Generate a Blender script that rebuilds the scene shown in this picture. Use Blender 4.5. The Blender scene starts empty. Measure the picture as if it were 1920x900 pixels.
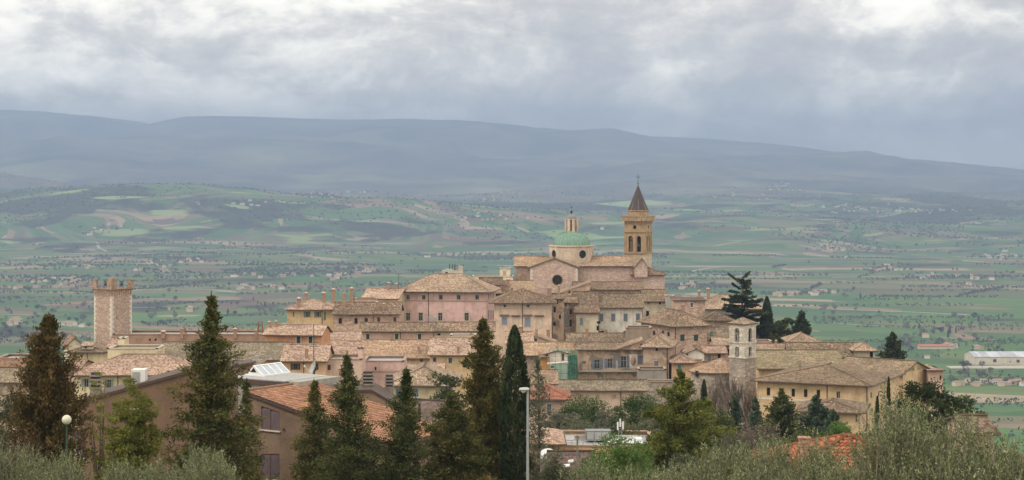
import bpy, math, random
import numpy as np
from mathutils import Vector

# ------------------------------------------------------------------ camera, world, sun, exposure
sc = bpy.context.scene
col = sc.collection
F = 3583.0          # focal length in photograph pixels (1920 wide)
HZ = 330.0          # horizon row
ZC = 220.0          # camera height above the valley floor
R = math.radians
cam_d = bpy.data.cameras.new('camera')
cam = bpy.data.objects.new('camera', cam_d)
col.objects.link(cam)
cam.location = (0, 0, ZC)
cam.rotation_euler = (R(90), 0, 0)
cam_d.sensor_width = 36.0
cam_d.lens = 36.0 * F / 1920.0
cam_d.shift_y = -(450.0 - HZ) / 1920.0
cam_d.clip_start = 0.5
cam_d.clip_end = 60000
sc.camera = cam

CLOUD_OFF = (30.3, 12.2, 6.9)
SUN_EL, SUN_AZ = 48.0, -125.0     # azimuth from +Y towards +X: light from behind the left shoulder
w = bpy.data.worlds.new('World')
sc.world = w
w.use_nodes = True
nt = w.node_tree
nt.nodes.clear()
def N(nt, t, **kw):
    n = nt.nodes.new(t)
    for k, v in kw.items():
        if k.startswith('i_'):
            n.inputs[k[2:].replace('_', ' ')].default_value = v
        else:
            setattr(n, k, v)
    return n
def ramp(nt, fac, stops, interp='LINEAR'):
    n = nt.nodes.new('ShaderNodeValToRGB')
    cr = n.color_ramp
    cr.interpolation = interp
    while len(cr.elements) < len(stops):
        cr.elements.new(0.5)
    for e, (p, c) in zip(cr.elements, stops):
        e.position = p
        e.color = tuple(c) + (1,) if len(c) == 3 else c
    nt.links.new(fac, n.inputs[0])
    return n.outputs[0]
def vmul(nt, vec, s, add=(0, 0, 0)):
    m = N(nt, 'ShaderNodeMapping')
    m.inputs['Scale'].default_value = s
    m.inputs['Location'].default_value = add
    nt.links.new(vec, m.inputs['Vector'])
    return m.outputs[0]
def noise(nt, vec, scale, detail=4, rough=0.5, dist=0.0):
    n = N(nt, 'ShaderNodeTexNoise')
    n.inputs['Scale'].default_value = scale
    n.inputs['Detail'].default_value = detail
    n.inputs['Roughness'].default_value = rough
    n.inputs['Distortion'].default_value = dist
    nt.links.new(vec, n.inputs['Vector'])
    return n.outputs[0]
def math_n(nt, op, a, b=0.0, clamp=False):
    n = N(nt, 'ShaderNodeMath', operation=op, use_clamp=clamp)
    for i, v in enumerate((a, b)):
        if isinstance(v, (int, float)):
            n.inputs[i].default_value = v
        else:
            nt.links.new(v, n.inputs[i])
    return n.outputs[0]
def mixc(nt, fac, a, b, mode='MIX'):
    n = N(nt, 'ShaderNodeMix', data_type='RGBA', blend_type=mode)
    for i, v in ((0, fac), (6, a), (7, b)):
        if isinstance(v, (int, float)):
            n.inputs[i].default_value = v
        elif isinstance(v, tuple):
            n.inputs[i].default_value = v + (1,) if len(v) == 3 else v
        else:
            nt.links.new(v, n.inputs[i])
    return n.outputs[2]

sky = N(nt, 'ShaderNodeTexSky', sky_type='NISHITA', sun_disc=False, sun_elevation=R(SUN_EL), sun_rotation=R(SUN_AZ))
sky.altitude = 400
bg_sky = N(nt, 'ShaderNodeBackground')
bg_sky.inputs[1].default_value = 0.12
nt.links.new(sky.outputs[0], bg_sky.inputs[0])
tc = N(nt, 'ShaderNodeTexCoord')
dirv = tc.outputs['Generated']
# cloud decks: broad flat banks, lumpy edges, bright breaks
warp = noise(nt, vmul(nt, dirv, (7.0, 7.0, 22.0), (3.1, 0.0, 5.0)), 1.0, 3, 0.5)
wv = N(nt, 'ShaderNodeCombineXYZ')
nt.links.new(math_n(nt, 'MULTIPLY', math_n(nt, 'SUBTRACT', warp, 0.5), 0.025), wv.inputs[2])
nt.links.new(math_n(nt, 'MULTIPLY', math_n(nt, 'SUBTRACT', warp, 0.5), 0.04), wv.inputs[0])
va = N(nt, 'ShaderNodeVectorMath', operation='ADD')
nt.links.new(dirv, va.inputs[0]); nt.links.new(wv.outputs[0], va.inputs[1])
dw = va.outputs[0]
big = noise(nt, vmul(nt, dw, (4.6, 4.6, 19.0), CLOUD_OFF), 1.0, 3, 0.5, 0.0)
med = noise(nt, vmul(nt, dw, (15.0, 15.0, 30.0), (1.3, 2.2, 0.4)), 1.0, 8, 0.60, 0.15)
fin = noise(nt, vmul(nt, dw, (62, 62, 80.0)), 1.0, 5, 0.65, 0.3)
s1 = math_n(nt, 'MULTIPLY', big, 0.46)
s2 = math_n(nt, 'MULTIPLY_ADD', med, 0.42)
nt.links.new(s1, s2.node.inputs[2])
s3 = math_n(nt, 'MULTIPLY_ADD', fin, 0.12)
nt.links.new(s2, s3.node.inputs[2])
cloud = ramp(nt, s3, [(0.36, (0.80, 0.73, 0.66)), (0.43, (1.03, 0.94, 0.84)), (0.48, (1.40, 1.28, 1.10)),
                      (0.52, (1.95, 1.80, 1.52)), (0.575, (2.5, 2.32, 1.97))])
bg_c = N(nt, 'ShaderNodeBackground')
bg_c.inputs[1].default_value = 1.0
nt.links.new(cloud, bg_c.inputs[0])
gap = ramp(nt, s3, [(0.30, (0.25, 0.25, 0.25)), (0.38, (1, 1, 1))])
mx = N(nt, 'ShaderNodeMixShader')
nt.links.new(gap, mx.inputs[0]); nt.links.new(bg_sky.outputs[0], mx.inputs[1]); nt.links.new(bg_c.outputs[0], mx.inputs[2])
wo = N(nt, 'ShaderNodeOutputWorld')
nt.links.new(mx.outputs[0], wo.inputs[0])

sun_d = bpy.data.lights.new('sun', 'SUN')
sun_d.energy = 1.5
sun_d.angle = R(14)
sun_d.color = (1.0, 0.95, 0.87)
sun = bpy.data.objects.new('sun', sun_d)
col.objects.link(sun)
sd = Vector((math.sin(R(SUN_AZ)) * math.cos(R(SUN_EL)), math.cos(R(SUN_AZ)) * math.cos(R(SUN_EL)), math.sin(R(SUN_EL))))
sun.rotation_euler = (-sd).to_track_quat('-Z', 'Y').to_euler()
sun.location = sd * 400 + Vector((0, 0, ZC))

vs = sc.view_settings
vs.view_transform = 'Standard'
vs.look = 'None'
vs.gamma = 1.0
vs.use_curve_mapping = False
vs.exposure = -0.05
sc.render.engine = 'CYCLES'
cy = sc.cycles
cy.use_denoising = True
cy.max_bounces = 5
cy.diffuse_bounces = 2
cy.glossy_bounces = 2
cy.transmission_bounces = 3
cy.transparent_max_bounces = 8
cy.volume_bounces = 0
cy.caustics_reflective = False
cy.caustics_refractive = False

# ------------------------------------------------------------------ helpers
rng = np.random.default_rng(7)
random.seed(7)
def kx(px): return (px - 960.0) / F
def P(px, py, D): return Vector((kx(px) * D, D, ZC + (HZ - py) / F * D))

def tag(o, label=None, cat=None, group=None, kind=None):
    if label: o['label'] = label
    if cat: o['category'] = cat
    if group: o['group'] = group
    if kind: o['kind'] = kind
    return o
def empty(name, loc, label=None, cat=None, group=None):
    o = bpy.data.objects.new(name, None)
    o.empty_display_size = 0.5
    col.objects.link(o)
    o.location = loc
    return tag(o, label, cat, group)

class MB:
    """collects faces, builds one mesh object"""
    def __init__(s):
        s.v, s.f, s.m, s.uv = [], [], [], []
    def face(s, pts, m=0, uv=None):
        b = len(s.v)
        s.v += [tuple(p) for p in pts]
        s.f.append(tuple(range(b, b + len(pts))))
        s.m.append(m)
        s.uv.append(uv or [(0, 0)] * len(pts))
    def box(s, o, a, b, c, m=0):
        o, a, b, c = Vector(o), Vector(a), Vector(b), Vector(c)
        if a.cross(b).dot(c) < 0: a, b = b, a
        q = [o, o + a, o + a + b, o + b, o + c, o + a + c, o + a + b + c, o + b + c]
        for i in ((3, 2, 1, 0), (4, 5, 6, 7), (0, 1, 5, 4), (1, 2, 6, 5), (2, 3, 7, 6), (3, 0, 4, 7)):
            s.face([q[k] for k in i], m)
    def cbox(s, c, sx, sy, sz, m=0, rz=0.0):
        """box standing on point c"""
        ca, sa = math.cos(rz), math.sin(rz)
        a, b = Vector((ca * sx, sa * sx, 0)), Vector((-sa * sy, ca * sy, 0))
        s.box(Vector(c) - a / 2 - b / 2, a, b, (0, 0, sz), m)
    def tube(s, p, q, r0, r1=None, n=6, m=0, cap=True):
        p, q = Vector(p), Vector(q)
        r1 = r0 if r1 is None else r1
        d = (q - p)
        if d.length < 1e-6: return
        d.normalize()
        x = d.orthogonal().normalized(); y = d.cross(x)
        A = [p + (x * math.cos(t) + y * math.sin(t)) * r0 for t in [2 * math.pi * i / n for i in range(n)]]
        B = [q + (x * math.cos(t) + y * math.sin(t)) * r1 for t in [2 * math.pi * i / n for i in range(n)]]
        for i in range(n):
            j = (i + 1) % n
            s.face([A[i], A[j], B[j], B[i]], m)
        if cap:
            s.face(A[::-1], m); s.face(B, m)
    def lathe(s, c, prof, n=24, m=0, rot=0.0):
        c = Vector(c)
        rings = [[c + Vector((math.cos(rot + 2 * math.pi * i / n) * r, math.sin(rot + 2 * math.pi * i / n) * r, z)) for i in range(n)] for r, z in prof]
        for a, b in zip(rings, rings[1:]):
            for i in range(n):
                j = (i + 1) % n
                s.face([a[i], a[j], b[j], b[i]], m)
        s.face(rings[0][::-1], m); s.face(rings[-1], m)
    def build(s, name, mats, parent=None, smooth=False):
        me = bpy.data.meshes.new(name)
        org = parent_world(parent)
        me.from_pydata([(x - org.x, y - org.y, z - org.z) for x, y, z in s.v], [], s.f)
        if not isinstance(mats, (list, tuple)): mats = [mats]
        for mt in mats: me.materials.append(mt)
        me.polygons.foreach_set('material_index', s.m)
        if any(any(u != (0, 0) for u in q) for q in s.uv):
            l = me.uv_layers.new(name='UVMap')
            l.data.foreach_set('uv', [c for q in s.uv for u in q for c in u])
        if smooth:
            me.polygons.foreach_set('use_smooth', [True] * len(s.f))
        me.update()
        o = bpy.data.objects.new(name, me)
        col.objects.link(o)
        if parent: o.parent = parent
        return o
def parent_world(p):
    v = Vector((0, 0, 0))
    while p is not None:
        v += p.location
        p = p.parent
    return v
def weld(o, d=1e-4):
    import bmesh
    bm = bmesh.new(); bm.from_mesh(o.data)
    bmesh.ops.remove_doubles(bm, verts=bm.verts, dist=d)
    bm.to_mesh(o.data); bm.free()
def set_origin(o, p):
    """move a top-level mesh's origin to p (the thing's base)"""
    p = Vector(p)
    d = p - o.location
    from mathutils import Matrix
    o.data.transform(Matrix.Translation(-d))
    o.location = p

# value noise for terrain and roofs
_tab = np.random.default_rng(3).random((256, 256))
def vnoise(x, y):
    xi = np.floor(x).astype(int); yi = np.floor(y).astype(int)
    fx = x - xi; fy = y - yi
    fx = fx * fx * (3 - 2 * fx); fy = fy * fy * (3 - 2 * fy)
    a = _tab[xi & 255, yi & 255]; b = _tab[(xi + 1) & 255, yi & 255]
    c = _tab[xi & 255, (yi + 1) & 255]; d = _tab[(xi + 1) & 255, (yi + 1) & 255]
    return (a * (1 - fx) + b * fx) * (1 - fy) + (c * (1 - fx) + d * fx) * fy
def fbm(x, y, o=4):
    t = 0.0; a = 0.5
    for i in range(o):
        t = t + a * (vnoise(x + 17.3 * i, y + 9.1 * i) - 0.5)
        x = x * 2.03; y = y * 2.03; a *= 0.5
    return t

# ------------------------------------------------------------------ materials
M = {}
def mat(name, build):
    if name in M: return M[name]
    m = bpy.data.materials.new(name)
    m.use_nodes = True
    t = m.node_tree
    t.nodes.clear()
    out = N(t, 'ShaderNodeOutputMaterial')
    build(t, out)
    M[name] = m
    return m
def princ(t, out, colour, rough=0.85, metal=0.0, spec=0.3, bump=None, bdist=0.02, bstr=0.5):
    p = N(t, 'ShaderNodeBsdfPrincipled')
    if isinstance(colour, tuple): p.inputs['Base Color'].default_value = colour + (1,)
    else: t.links.new(colour, p.inputs['Base Color'])
    if isinstance(rough, float): p.inputs['Roughness'].default_value = rough
    else: t.links.new(rough, p.inputs['Roughness'])
    p.inputs['Metallic'].default_value = metal
    p.inputs['Specular IOR Level'].default_value = spec
    if bump is not None:
        b = N(t, 'ShaderNodeBump')
        b.inputs['Strength'].default_value = bstr
        b.inputs['Distance'].default_value = bdist
        t.links.new(bump, b.inputs['Height'])
        t.links.new(b.outputs[0], p.inputs['Normal'])
    t.links.new(p.outputs[0], out.inputs[0])
    return p
def pos(t): return N(t, 'ShaderNodeNewGeometry').outputs['Position']
def sc3(c, k): return tuple(min(1.0, x * k) for x in c)

def plain(name, c, rough=0.7, var=0.15, scale=3.0, metal=0.0, spec=0.3):
    def b(t, out):
        n = noise(t, pos(t), scale, 4, 0.6)
        cc = ramp(t, n, [(0.3, sc3(c, 1 - var)), (0.7, sc3(c, 1 + var))])
        princ(t, out, cc, rough, metal, spec)
    return mat(name, b)
def stucco(name, c, dirt=0.42, dark=(0.17, 0.13, 0.10), patch=None, lo=0.50):
    """plaster with blotches, rain streaks and flaking patches"""
    def b(t, out):
        p = pos(t)
        n1 = noise(t, p, 0.55, 6, 0.62, 0.3)
        base = ramp(t, n1, [(0.30, sc3(c, 0.72)), (0.5, c), (0.68, sc3(c, 1.14))])
        st = noise(t, vmul(t, p, (1.1, 1.1, 0.16)), 1.0, 6, 0.66, 0.4)
        sf = ramp(t, st, [(lo, (0, 0, 0)), (0.78, (dirt, dirt, dirt))])
        cc = mixc(t, sf, base, dark)
        if patch:
            pn = noise(t, p, 0.42, 8, 0.66, 0.8)
            pf = ramp(t, pn, [(0.52, (0, 0, 0)), (0.55, (1, 1, 1))])
            cc = mixc(t, pf, cc, patch)
        fb = noise(t, p, 9.0, 4, 0.6)
        cc = mixc(t, 0.22, cc, ramp(t, fb, [(0.3, (0.08, 0.07, 0.06)), (0.7, (0.9, 0.85, 0.8))]), 'OVERLAY')
        princ(t, out, cc, 0.92, spec=0.15, bump=fb, bdist=0.03, bstr=0.4)
    return mat(name, b)
def masonry(name, c1, c2, c3, size=0.32, mortar=(0.42, 0.36, 0.29), streak=0.3):
    """rubble or ashlar: flat-lying cells with mortar"""
    def b(t, out):
        p = pos(t)
        q = vmul(t, p, (1 / size * 0.62, 1 / size * 0.62, 1 / size * 1.25))
        v = N(t, 'ShaderNodeTexVoronoi', feature='F1'); v.inputs['Scale'].default_value = 1.0
        t.links.new(q, v.inputs['Vector'])
        e = N(t, 'ShaderNodeTexVoronoi', feature='DISTANCE_TO_EDGE'); e.inputs['Scale'].default_value = 1.0
        t.links.new(q, e.inputs['Vector'])
        sep = N(t, 'ShaderNodeSeparateColor'); t.links.new(v.outputs['Color'], sep.inputs[0])
        cc = ramp(t, sep.outputs[0], [(0.1, c1), (0.45, c2), (0.75, c3), (0.95, sc3(c3, 1.25))])
        big = noise(t, p, 0.35, 5, 0.6)
        cc = mixc(t, 0.5, cc, ramp(t, big, [(0.3, (0.36, 0.34, 0.32)), (0.7, (0.66, 0.63, 0.6))]), 'OVERLAY')
        st = noise(t, vmul(t, p, (1.6, 1.6, 0.12)), 1.0, 5, 0.6)
        cc = mixc(t, ramp(t, st, [(0.52, (0, 0, 0)), (0.8, (streak, streak, streak))]), cc, (0.12, 0.10, 0.085))
        ef = ramp(t, e.outputs['Distance'], [(0.02, (1, 1, 1)), (0.10, (0, 0, 0))])
        cc = mixc(t, ef, cc, mortar)
        princ(t, out, cc, 0.93, spec=0.12, bump=e.outputs['Distance'], bdist=0.06, bstr=0.7)
    return mat(name, b)
def tiles(name, pal, lichen=(0.22, 0.21, 0.11), lf=0.45, cw=0.24, rl=0.40, bd=0.05, contrast=0.78, tone=0.86):
    """clay roof tiles in columns: needs UV in metres (u along the eave, v up the slope)"""
    pal = [(c[0] * .98, c[1] * .98, min(1, c[2] * 1.07)) if contrast < 1 else c for c in pal]
    def b(t, out):
        uv = N(t, 'ShaderNodeUVMap'); uv.uv_map = 'UVMap'
        s = N(t, 'ShaderNodeSeparateXYZ'); t.links.new(uv.outputs[0], s.inputs[0])
        u = math_n(t, 'DIVIDE', s.outputs[0], cw); v = math_n(t, 'DIVIDE', s.outputs[1], rl)
        fu = math_n(t, 'FLOOR', u)
        off = math_n(t, 'FRACT', math_n(t, 'MULTIPLY', fu, 0.37))
        v2 = math_n(t, 'ADD', v, off)
        fv = math_n(t, 'FLOOR', v2)
        cb = N(t, 'ShaderNodeCombineXYZ'); t.links.new(fu, cb.inputs[0]); t.links.new(fv, cb.inputs[1])
        wn = N(t, 'ShaderNodeTexWhiteNoise', noise_dimensions='2D'); t.links.new(cb.outputs[0], wn.inputs[0])
        n = len(pal)
        mean = tuple(sum(c[i] for c in pal) / n for i in range(3))
        pal_ = [tuple(mean[i] + (c[i] - mean[i]) * contrast for i in range(3)) for c in pal]
        cc = ramp(t, wn.outputs['Value'], [(i / n, c) for i, c in enumerate(pal_)], 'CONSTANT')
        p = pos(t)
        ln = noise(t, p, 0.30, 7, 0.65, 0.4)
        lff = ramp(t, ln, [(0.42, (0, 0, 0)), (0.68, (lf, lf, lf))])
        cc = mixc(t, lff, cc, lichen)
        n2 = noise(t, p, 1.3, 4, 0.6)
        cc = mixc(t, 0.35, cc, ramp(t, n2, [(0.3, (0.3, 0.3, 0.3)), (0.7, (0.68, 0.67, 0.65))]), 'OVERLAY')
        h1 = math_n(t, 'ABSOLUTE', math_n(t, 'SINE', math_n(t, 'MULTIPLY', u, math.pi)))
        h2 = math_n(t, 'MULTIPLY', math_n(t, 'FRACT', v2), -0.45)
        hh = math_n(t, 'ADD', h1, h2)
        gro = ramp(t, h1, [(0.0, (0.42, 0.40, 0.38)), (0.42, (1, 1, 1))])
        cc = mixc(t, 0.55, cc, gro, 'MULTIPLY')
        rows = noise(t, vmul(t, uv.outputs[0], (0.25, 1.6, 0)), 1.0, 3, 0.6)
        cc = mixc(t, 0.45, cc, ramp(t, rows, [(0.35, (0.28, 0.27, 0.26)), (0.65, (0.66, 0.64, 0.62))]), 'OVERLAY')
        age = noise(t, p, 0.11, 5, 0.6, 0.3)
        cc = mixc(t, 0.6, cc, ramp(t, age, [(0.32, (0.27, 0.27, 0.27)), (0.68, (0.66, 0.64, 0.61))]), 'OVERLAY')
        oi = N(t, 'ShaderNodeObjectInfo')
        vr = ramp(t, oi.outputs['Random'], [(0.0, (.80 * tone, .79 * tone, .79 * tone)), (0.35, (1.0 * tone, .97 * tone, .94 * tone)), (0.7, (1.0 * tone, 1.02 * tone, 1.0 * tone)), (1.0, (1.13 * tone, 1.12 * tone, 1.09 * tone))])
        cc = mixc(t, 1.0, cc, vr, 'MULTIPLY')
        princ(t, out, cc, 0.93, spec=0.12, bump=hh, bdist=bd, bstr=0.8)
    return mat(name, b)
def leafm(name, stops, transl=0.25, nscale=0.8, namt=0.5, gain=1.4):
    """foliage: tone per leaf, clumps by position"""
    stops = [(p_, sc3(c_, gain)) for p_, c_ in stops]
    def b(t, out):
        a = N(t, 'ShaderNodeAttribute', attribute_name='tone')
        n = noise(t, pos(t), nscale, 4, 0.6)
        f = math_n(t, 'ADD', math_n(t, 'MULTIPLY', a.outputs['Fac'], 1 - namt), math_n(t, 'MULTIPLY', n, namt))
        cc = ramp(t, f, stops)
        d = N(t, 'ShaderNodeBsdfDiffuse'); t.links.new(cc, d.inputs[0])
        tr = N(t, 'ShaderNodeBsdfTranslucent'); t.links.new(cc, tr.inputs[0])
        m = N(t, 'ShaderNodeMixShader'); m.inputs[0].default_value = transl
        t.links.new(d.outputs[0], m.inputs[1]); t.links.new(tr.outputs[0], m.inputs[2])
        t.links.new(m.outputs[0], out.inputs[0])
    return mat(name, b)

stucco('pink', (0.60, 0.415, 0.385)); stucco('pink2', (0.60, 0.43, 0.36)); stucco('rose', (0.57, 0.40, 0.345))
stucco('peach', (0.60, 0.40, 0.26)); stucco('orange', (0.58, 0.31, 0.17)); stucco('yellow', (0.62, 0.46, 0.275))
stucco('cream', (0.66, 0.56, 0.38)); stucco('creampink', (0.66, 0.50, 0.39)); stucco('white', (0.66, 0.62, 0.55))
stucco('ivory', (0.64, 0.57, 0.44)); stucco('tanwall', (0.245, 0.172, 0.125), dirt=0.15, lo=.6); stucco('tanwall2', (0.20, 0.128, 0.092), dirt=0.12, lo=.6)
stucco('ochre', (0.60, 0.42, 0.24)); stucco('convent', (0.58, 0.425, 0.265)); stucco('grey', (0.36, 0.345, 0.32), dirt=0.5)
stucco('ruin', (0.50, 0.37, 0.28), dirt=0.6, patch=(0.25, 0.195, 0.15)); stucco('ruin2', (0.50, 0.38, 0.30), dirt=0.5, patch=(0.33, 0.24, 0.18))
stucco('conc', (0.30, 0.28, 0.25), dirt=0.7); stucco('drum', (0.53, 0.425, 0.335)); stucco('bellyellow', (0.35, 0.25, 0.15), dirt=0.45)
masonry('brickpink', (0.36, 0.23, 0.17), (0.45, 0.30, 0.235), (0.52, 0.37, 0.29), 0.40, (0.46, 0.36, 0.29))
masonry('church', (0.42, 0.295, 0.25), (0.49, 0.355, 0.305), (0.55, 0.42, 0.36), 0.27, (0.46, 0.37, 0.31), 0.3)
masonry('rubble', (0.24, 0.175, 0.13), (0.34, 0.255, 0.195), (0.44, 0.35, 0.28), 0.42, (0.40, 0.33, 0.26))
masonry('towerstone', (0.30, 0.21, 0.165), (0.37, 0.27, 0.215), (0.44, 0.335, 0.275), 0.24, (0.41, 0.32, 0.26), 0.2)
masonry('whitestone', (0.44, 0.40, 0.345), (0.52, 0.475, 0.415), (0.58, 0.535, 0.47), 0.34, (0.42, 0.38, 0.33), 0.45)
masonry('greystone', (0.24, 0.205, 0.175), (0.32, 0.27, 0.225), (0.40, 0.34, 0.285), 0.42, (0.33, 0.28, 0.24), 0.4)
masonry('brick', (0.30, 0.15, 0.10), (0.37, 0.20, 0.14), (0.43, 0.26, 0.18), 0.22, (0.38, 0.29, 0.23))
tiles('tile_old', [(0.10, 0.07, 0.052), (0.32, 0.235, 0.17), (0.19, 0.13, 0.092), (0.46, 0.36, 0.27), (0.26, 0.17, 0.12), (0.16, 0.125, 0.088), (0.35, 0.235, 0.165)])
tiles('tile_pink', [(0.34, 0.21, 0.15), (0.58, 0.43, 0.33), (0.46, 0.29, 0.21), (0.66, 0.52, 0.41), (0.28, 0.18, 0.125), (0.52, 0.37, 0.27), (0.60, 0.47, 0.37)], lf=0.2)
tiles('tile_tan', [(0.30, 0.215, 0.15), (0.50, 0.385, 0.28), (0.40, 0.285, 0.20), (0.60, 0.48, 0.36), (0.26, 0.19, 0.13), (0.47, 0.34, 0.235)], lf=0.25)
tiles('tile_lichen', [(0.21, 0.165, 0.105), (0.36, 0.285, 0.19), (0.28, 0.225, 0.14), (0.42, 0.335, 0.235), (0.24, 0.195, 0.12)], (0.26, 0.24, 0.13), 0.55)
tiles('tile_grey', [(0.17, 0.135, 0.10), (0.33, 0.27, 0.20), (0.24, 0.19, 0.14), (0.39, 0.325, 0.25), (0.20, 0.17, 0.115)], lf=0.4)
tiles('tile_red', [(0.36, 0.145, 0.10), (0.42, 0.185, 0.125), (0.33, 0.14, 0.095), (0.46, 0.22, 0.15)], (0.25, 0.16, 0.1), 0.3)
tiles('tile_dark', [(0.13, 0.095, 0.085), (0.18, 0.13, 0.11), (0.22, 0.165, 0.145), (0.15, 0.11, 0.10)], lf=0.15, cw=0.3)
plain('glass', (0.045, 0.05, 0.06), 0.12, 0.3, 1.0, spec=0.6)
plain('glassblue', (0.16, 0.20, 0.27), 0.2, 0.3, 1.0, spec=0.6)
plain('void', (0.022, 0.018, 0.016), 0.9, 0.3)
plain('frame', (0.33, 0.30, 0.27), 0.7); plain('framebrown', (0.11, 0.06, 0.045), 0.6)
plain('sh_green', (0.13, 0.20, 0.14), 0.7); plain('sh_dkgreen', (0.035, 0.065, 0.06), 0.7); plain('sh_brown', (0.095, 0.052, 0.05), 0.65)
plain('sh_blue', (0.22, 0.26, 0.33), 0.7); plain('sh_bluegrey', (0.14, 0.17, 0.22), 0.7); plain('sh_turq', (0.06, 0.30, 0.29), 0.6)
plain('sh_grey', (0.30, 0.30, 0.30), 0.7); plain('sh_sage', (0.24, 0.29, 0.25), 0.7); plain('sh_pale', (0.52, 0.50, 0.46), 0.7)
plain('trim', (0.50, 0.43, 0.36), 0.85); plain('trimpale', (0.62, 0.57, 0.50), 0.85); plain('trimbrown', (0.36, 0.25, 0.19), 0.85)
plain('blind', (0.60, 0.47, 0.35), 0.9); plain('blindtan', (0.42, 0.30, 0.20), 0.9)
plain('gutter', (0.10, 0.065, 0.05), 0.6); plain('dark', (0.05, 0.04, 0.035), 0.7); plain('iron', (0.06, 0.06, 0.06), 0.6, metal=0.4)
plain('steel', (0.42, 0.44, 0.46), 0.45, 0.1, metal=0.6); plain('whitepaint', (0.74, 0.74, 0.73), 0.5, 0.06)
plain('acgrey', (0.40, 0.40, 0.38), 0.6); plain('bark', (0.105, 0.075, 0.055), 0.95, 0.35, 6); plain('barkgrey', (0.22, 0.19, 0.165), 0.95, 0.3, 6)
plain('barkpink', (0.25, 0.19, 0.165), 0.95, 0.3, 6); plain('lampgreen', (0.03, 0.075, 0.055), 0.5); plain('galv', (0.34, 0.36, 0.38), 0.5, 0.1, metal=0.3)
plain('lead', (0.20, 0.19, 0.19), 0.6); plain('copper', (0.145, 0.36, 0.27), 0.75, 0.28, 1.2); plain('spire', (0.068, 0.05, 0.05), 0.75, 0.3, 2.0)
plain('quoin', (0.60, 0.55, 0.48), 0.9); plain('chim', (0.33, 0.215, 0.15), 0.92, 0.3, 4); plain('chimgrey', (0.25, 0.215, 0.18), 0.92, 0.3, 4)
plain('trimconc', (0.33, 0.31, 0.28), 0.85, 0.2); plain('far_white', (0.70, 0.66, 0.60), 0.85); plain('far_cream', (0.62, 0.50, 0.36), 0.85); plain('far_pink', (0.52, 0.36, 0.28), 0.85)
plain('far_roof', (0.34, 0.19, 0.125), 0.9, 0.25); plain('far_roof2', (0.30, 0.23, 0.17), 0.9, 0.25); plain('metalroof', (0.62, 0.64, 0.64), 0.5)
plain('bulb', (0.60, 0.58, 0.46), 0.25, 0.05, spec=0.5); plain('rust', (0.24, 0.11, 0.07), 0.9, 0.3)
def _net(t, out):
    p = pos(t)
    n = noise(t, vmul(t, p, (1.2, 1.2, 0.3)), 1.0, 4)
    cc = ramp(t, n, [(0.3, (0.03, 0.20, 0.15)), (0.7, (0.07, 0.36, 0.27))])
    d = N(t, 'ShaderNodeBsdfDiffuse'); t.links.new(cc, d.inputs[0])
    tr = N(t, 'ShaderNodeBsdfTransparent')
    m = N(t, 'ShaderNodeMixShader'); m.inputs[0].default_value = 0.45
    t.links.new(d.outputs[0], m.inputs[1]); t.links.new(tr.outputs[0], m.inputs[2]); t.links.new(m.outputs[0], out.inputs[0])
mat('netting', _net)
def _dome(t, out):
    p = pos(t)
    st = noise(t, vmul(t, p, (2.2, 2.2, 0.25)), 1.0, 5, 0.6)
    cc = ramp(t, st, [(0.30, (0.11, 0.19, 0.145)), (0.46, (0.155, 0.26, 0.20)), (0.60, (0.20, 0.315, 0.25)), (0.75, (0.16, 0.21, 0.16))])
    princ(t, out, cc, 0.75)
mat('domecopper', _dome)
# ------------------------------------------------------------------ terrain
_py = [-600, 0, 30, 60, 90, 150, 230, 270, 320, 400, 480, 540, 650, 900, 1150, 1400]
_pz = [60, -4, -9.5, -14, -19, -28, -38, -42, -44, -45, -50, -68, -120, -195, -216, -220]
_wy = [-600, 60, 150, 230, 300, 500, 1400]
_ww = [420, 320, 150, 95, 74, 62, 40]
_rp = [-2600, -1500, -600, 0, 90, 180, 260, 330, 400, 500, 650, 800, 900, 1000, 1060, 1130, 1200, 1300, 1400, 1500, 1600, 1700, 1800, 1920, 2100, 2600, 3600, 4600]
_ry = [225, 222, 221, 217, 215, 218, 228, 243, 224, 222, 226, 228, 236, 251, 249, 243, 258, 262, 272, 286, 290, 308, 327, 352, 372, 380, 340, 330]
YR = 20000.0
def sstep(a, b, x):
    t = np.clip((x - a) / (b - a), 0, 1)
    return t * t * (3 - 2 * t)
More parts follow.
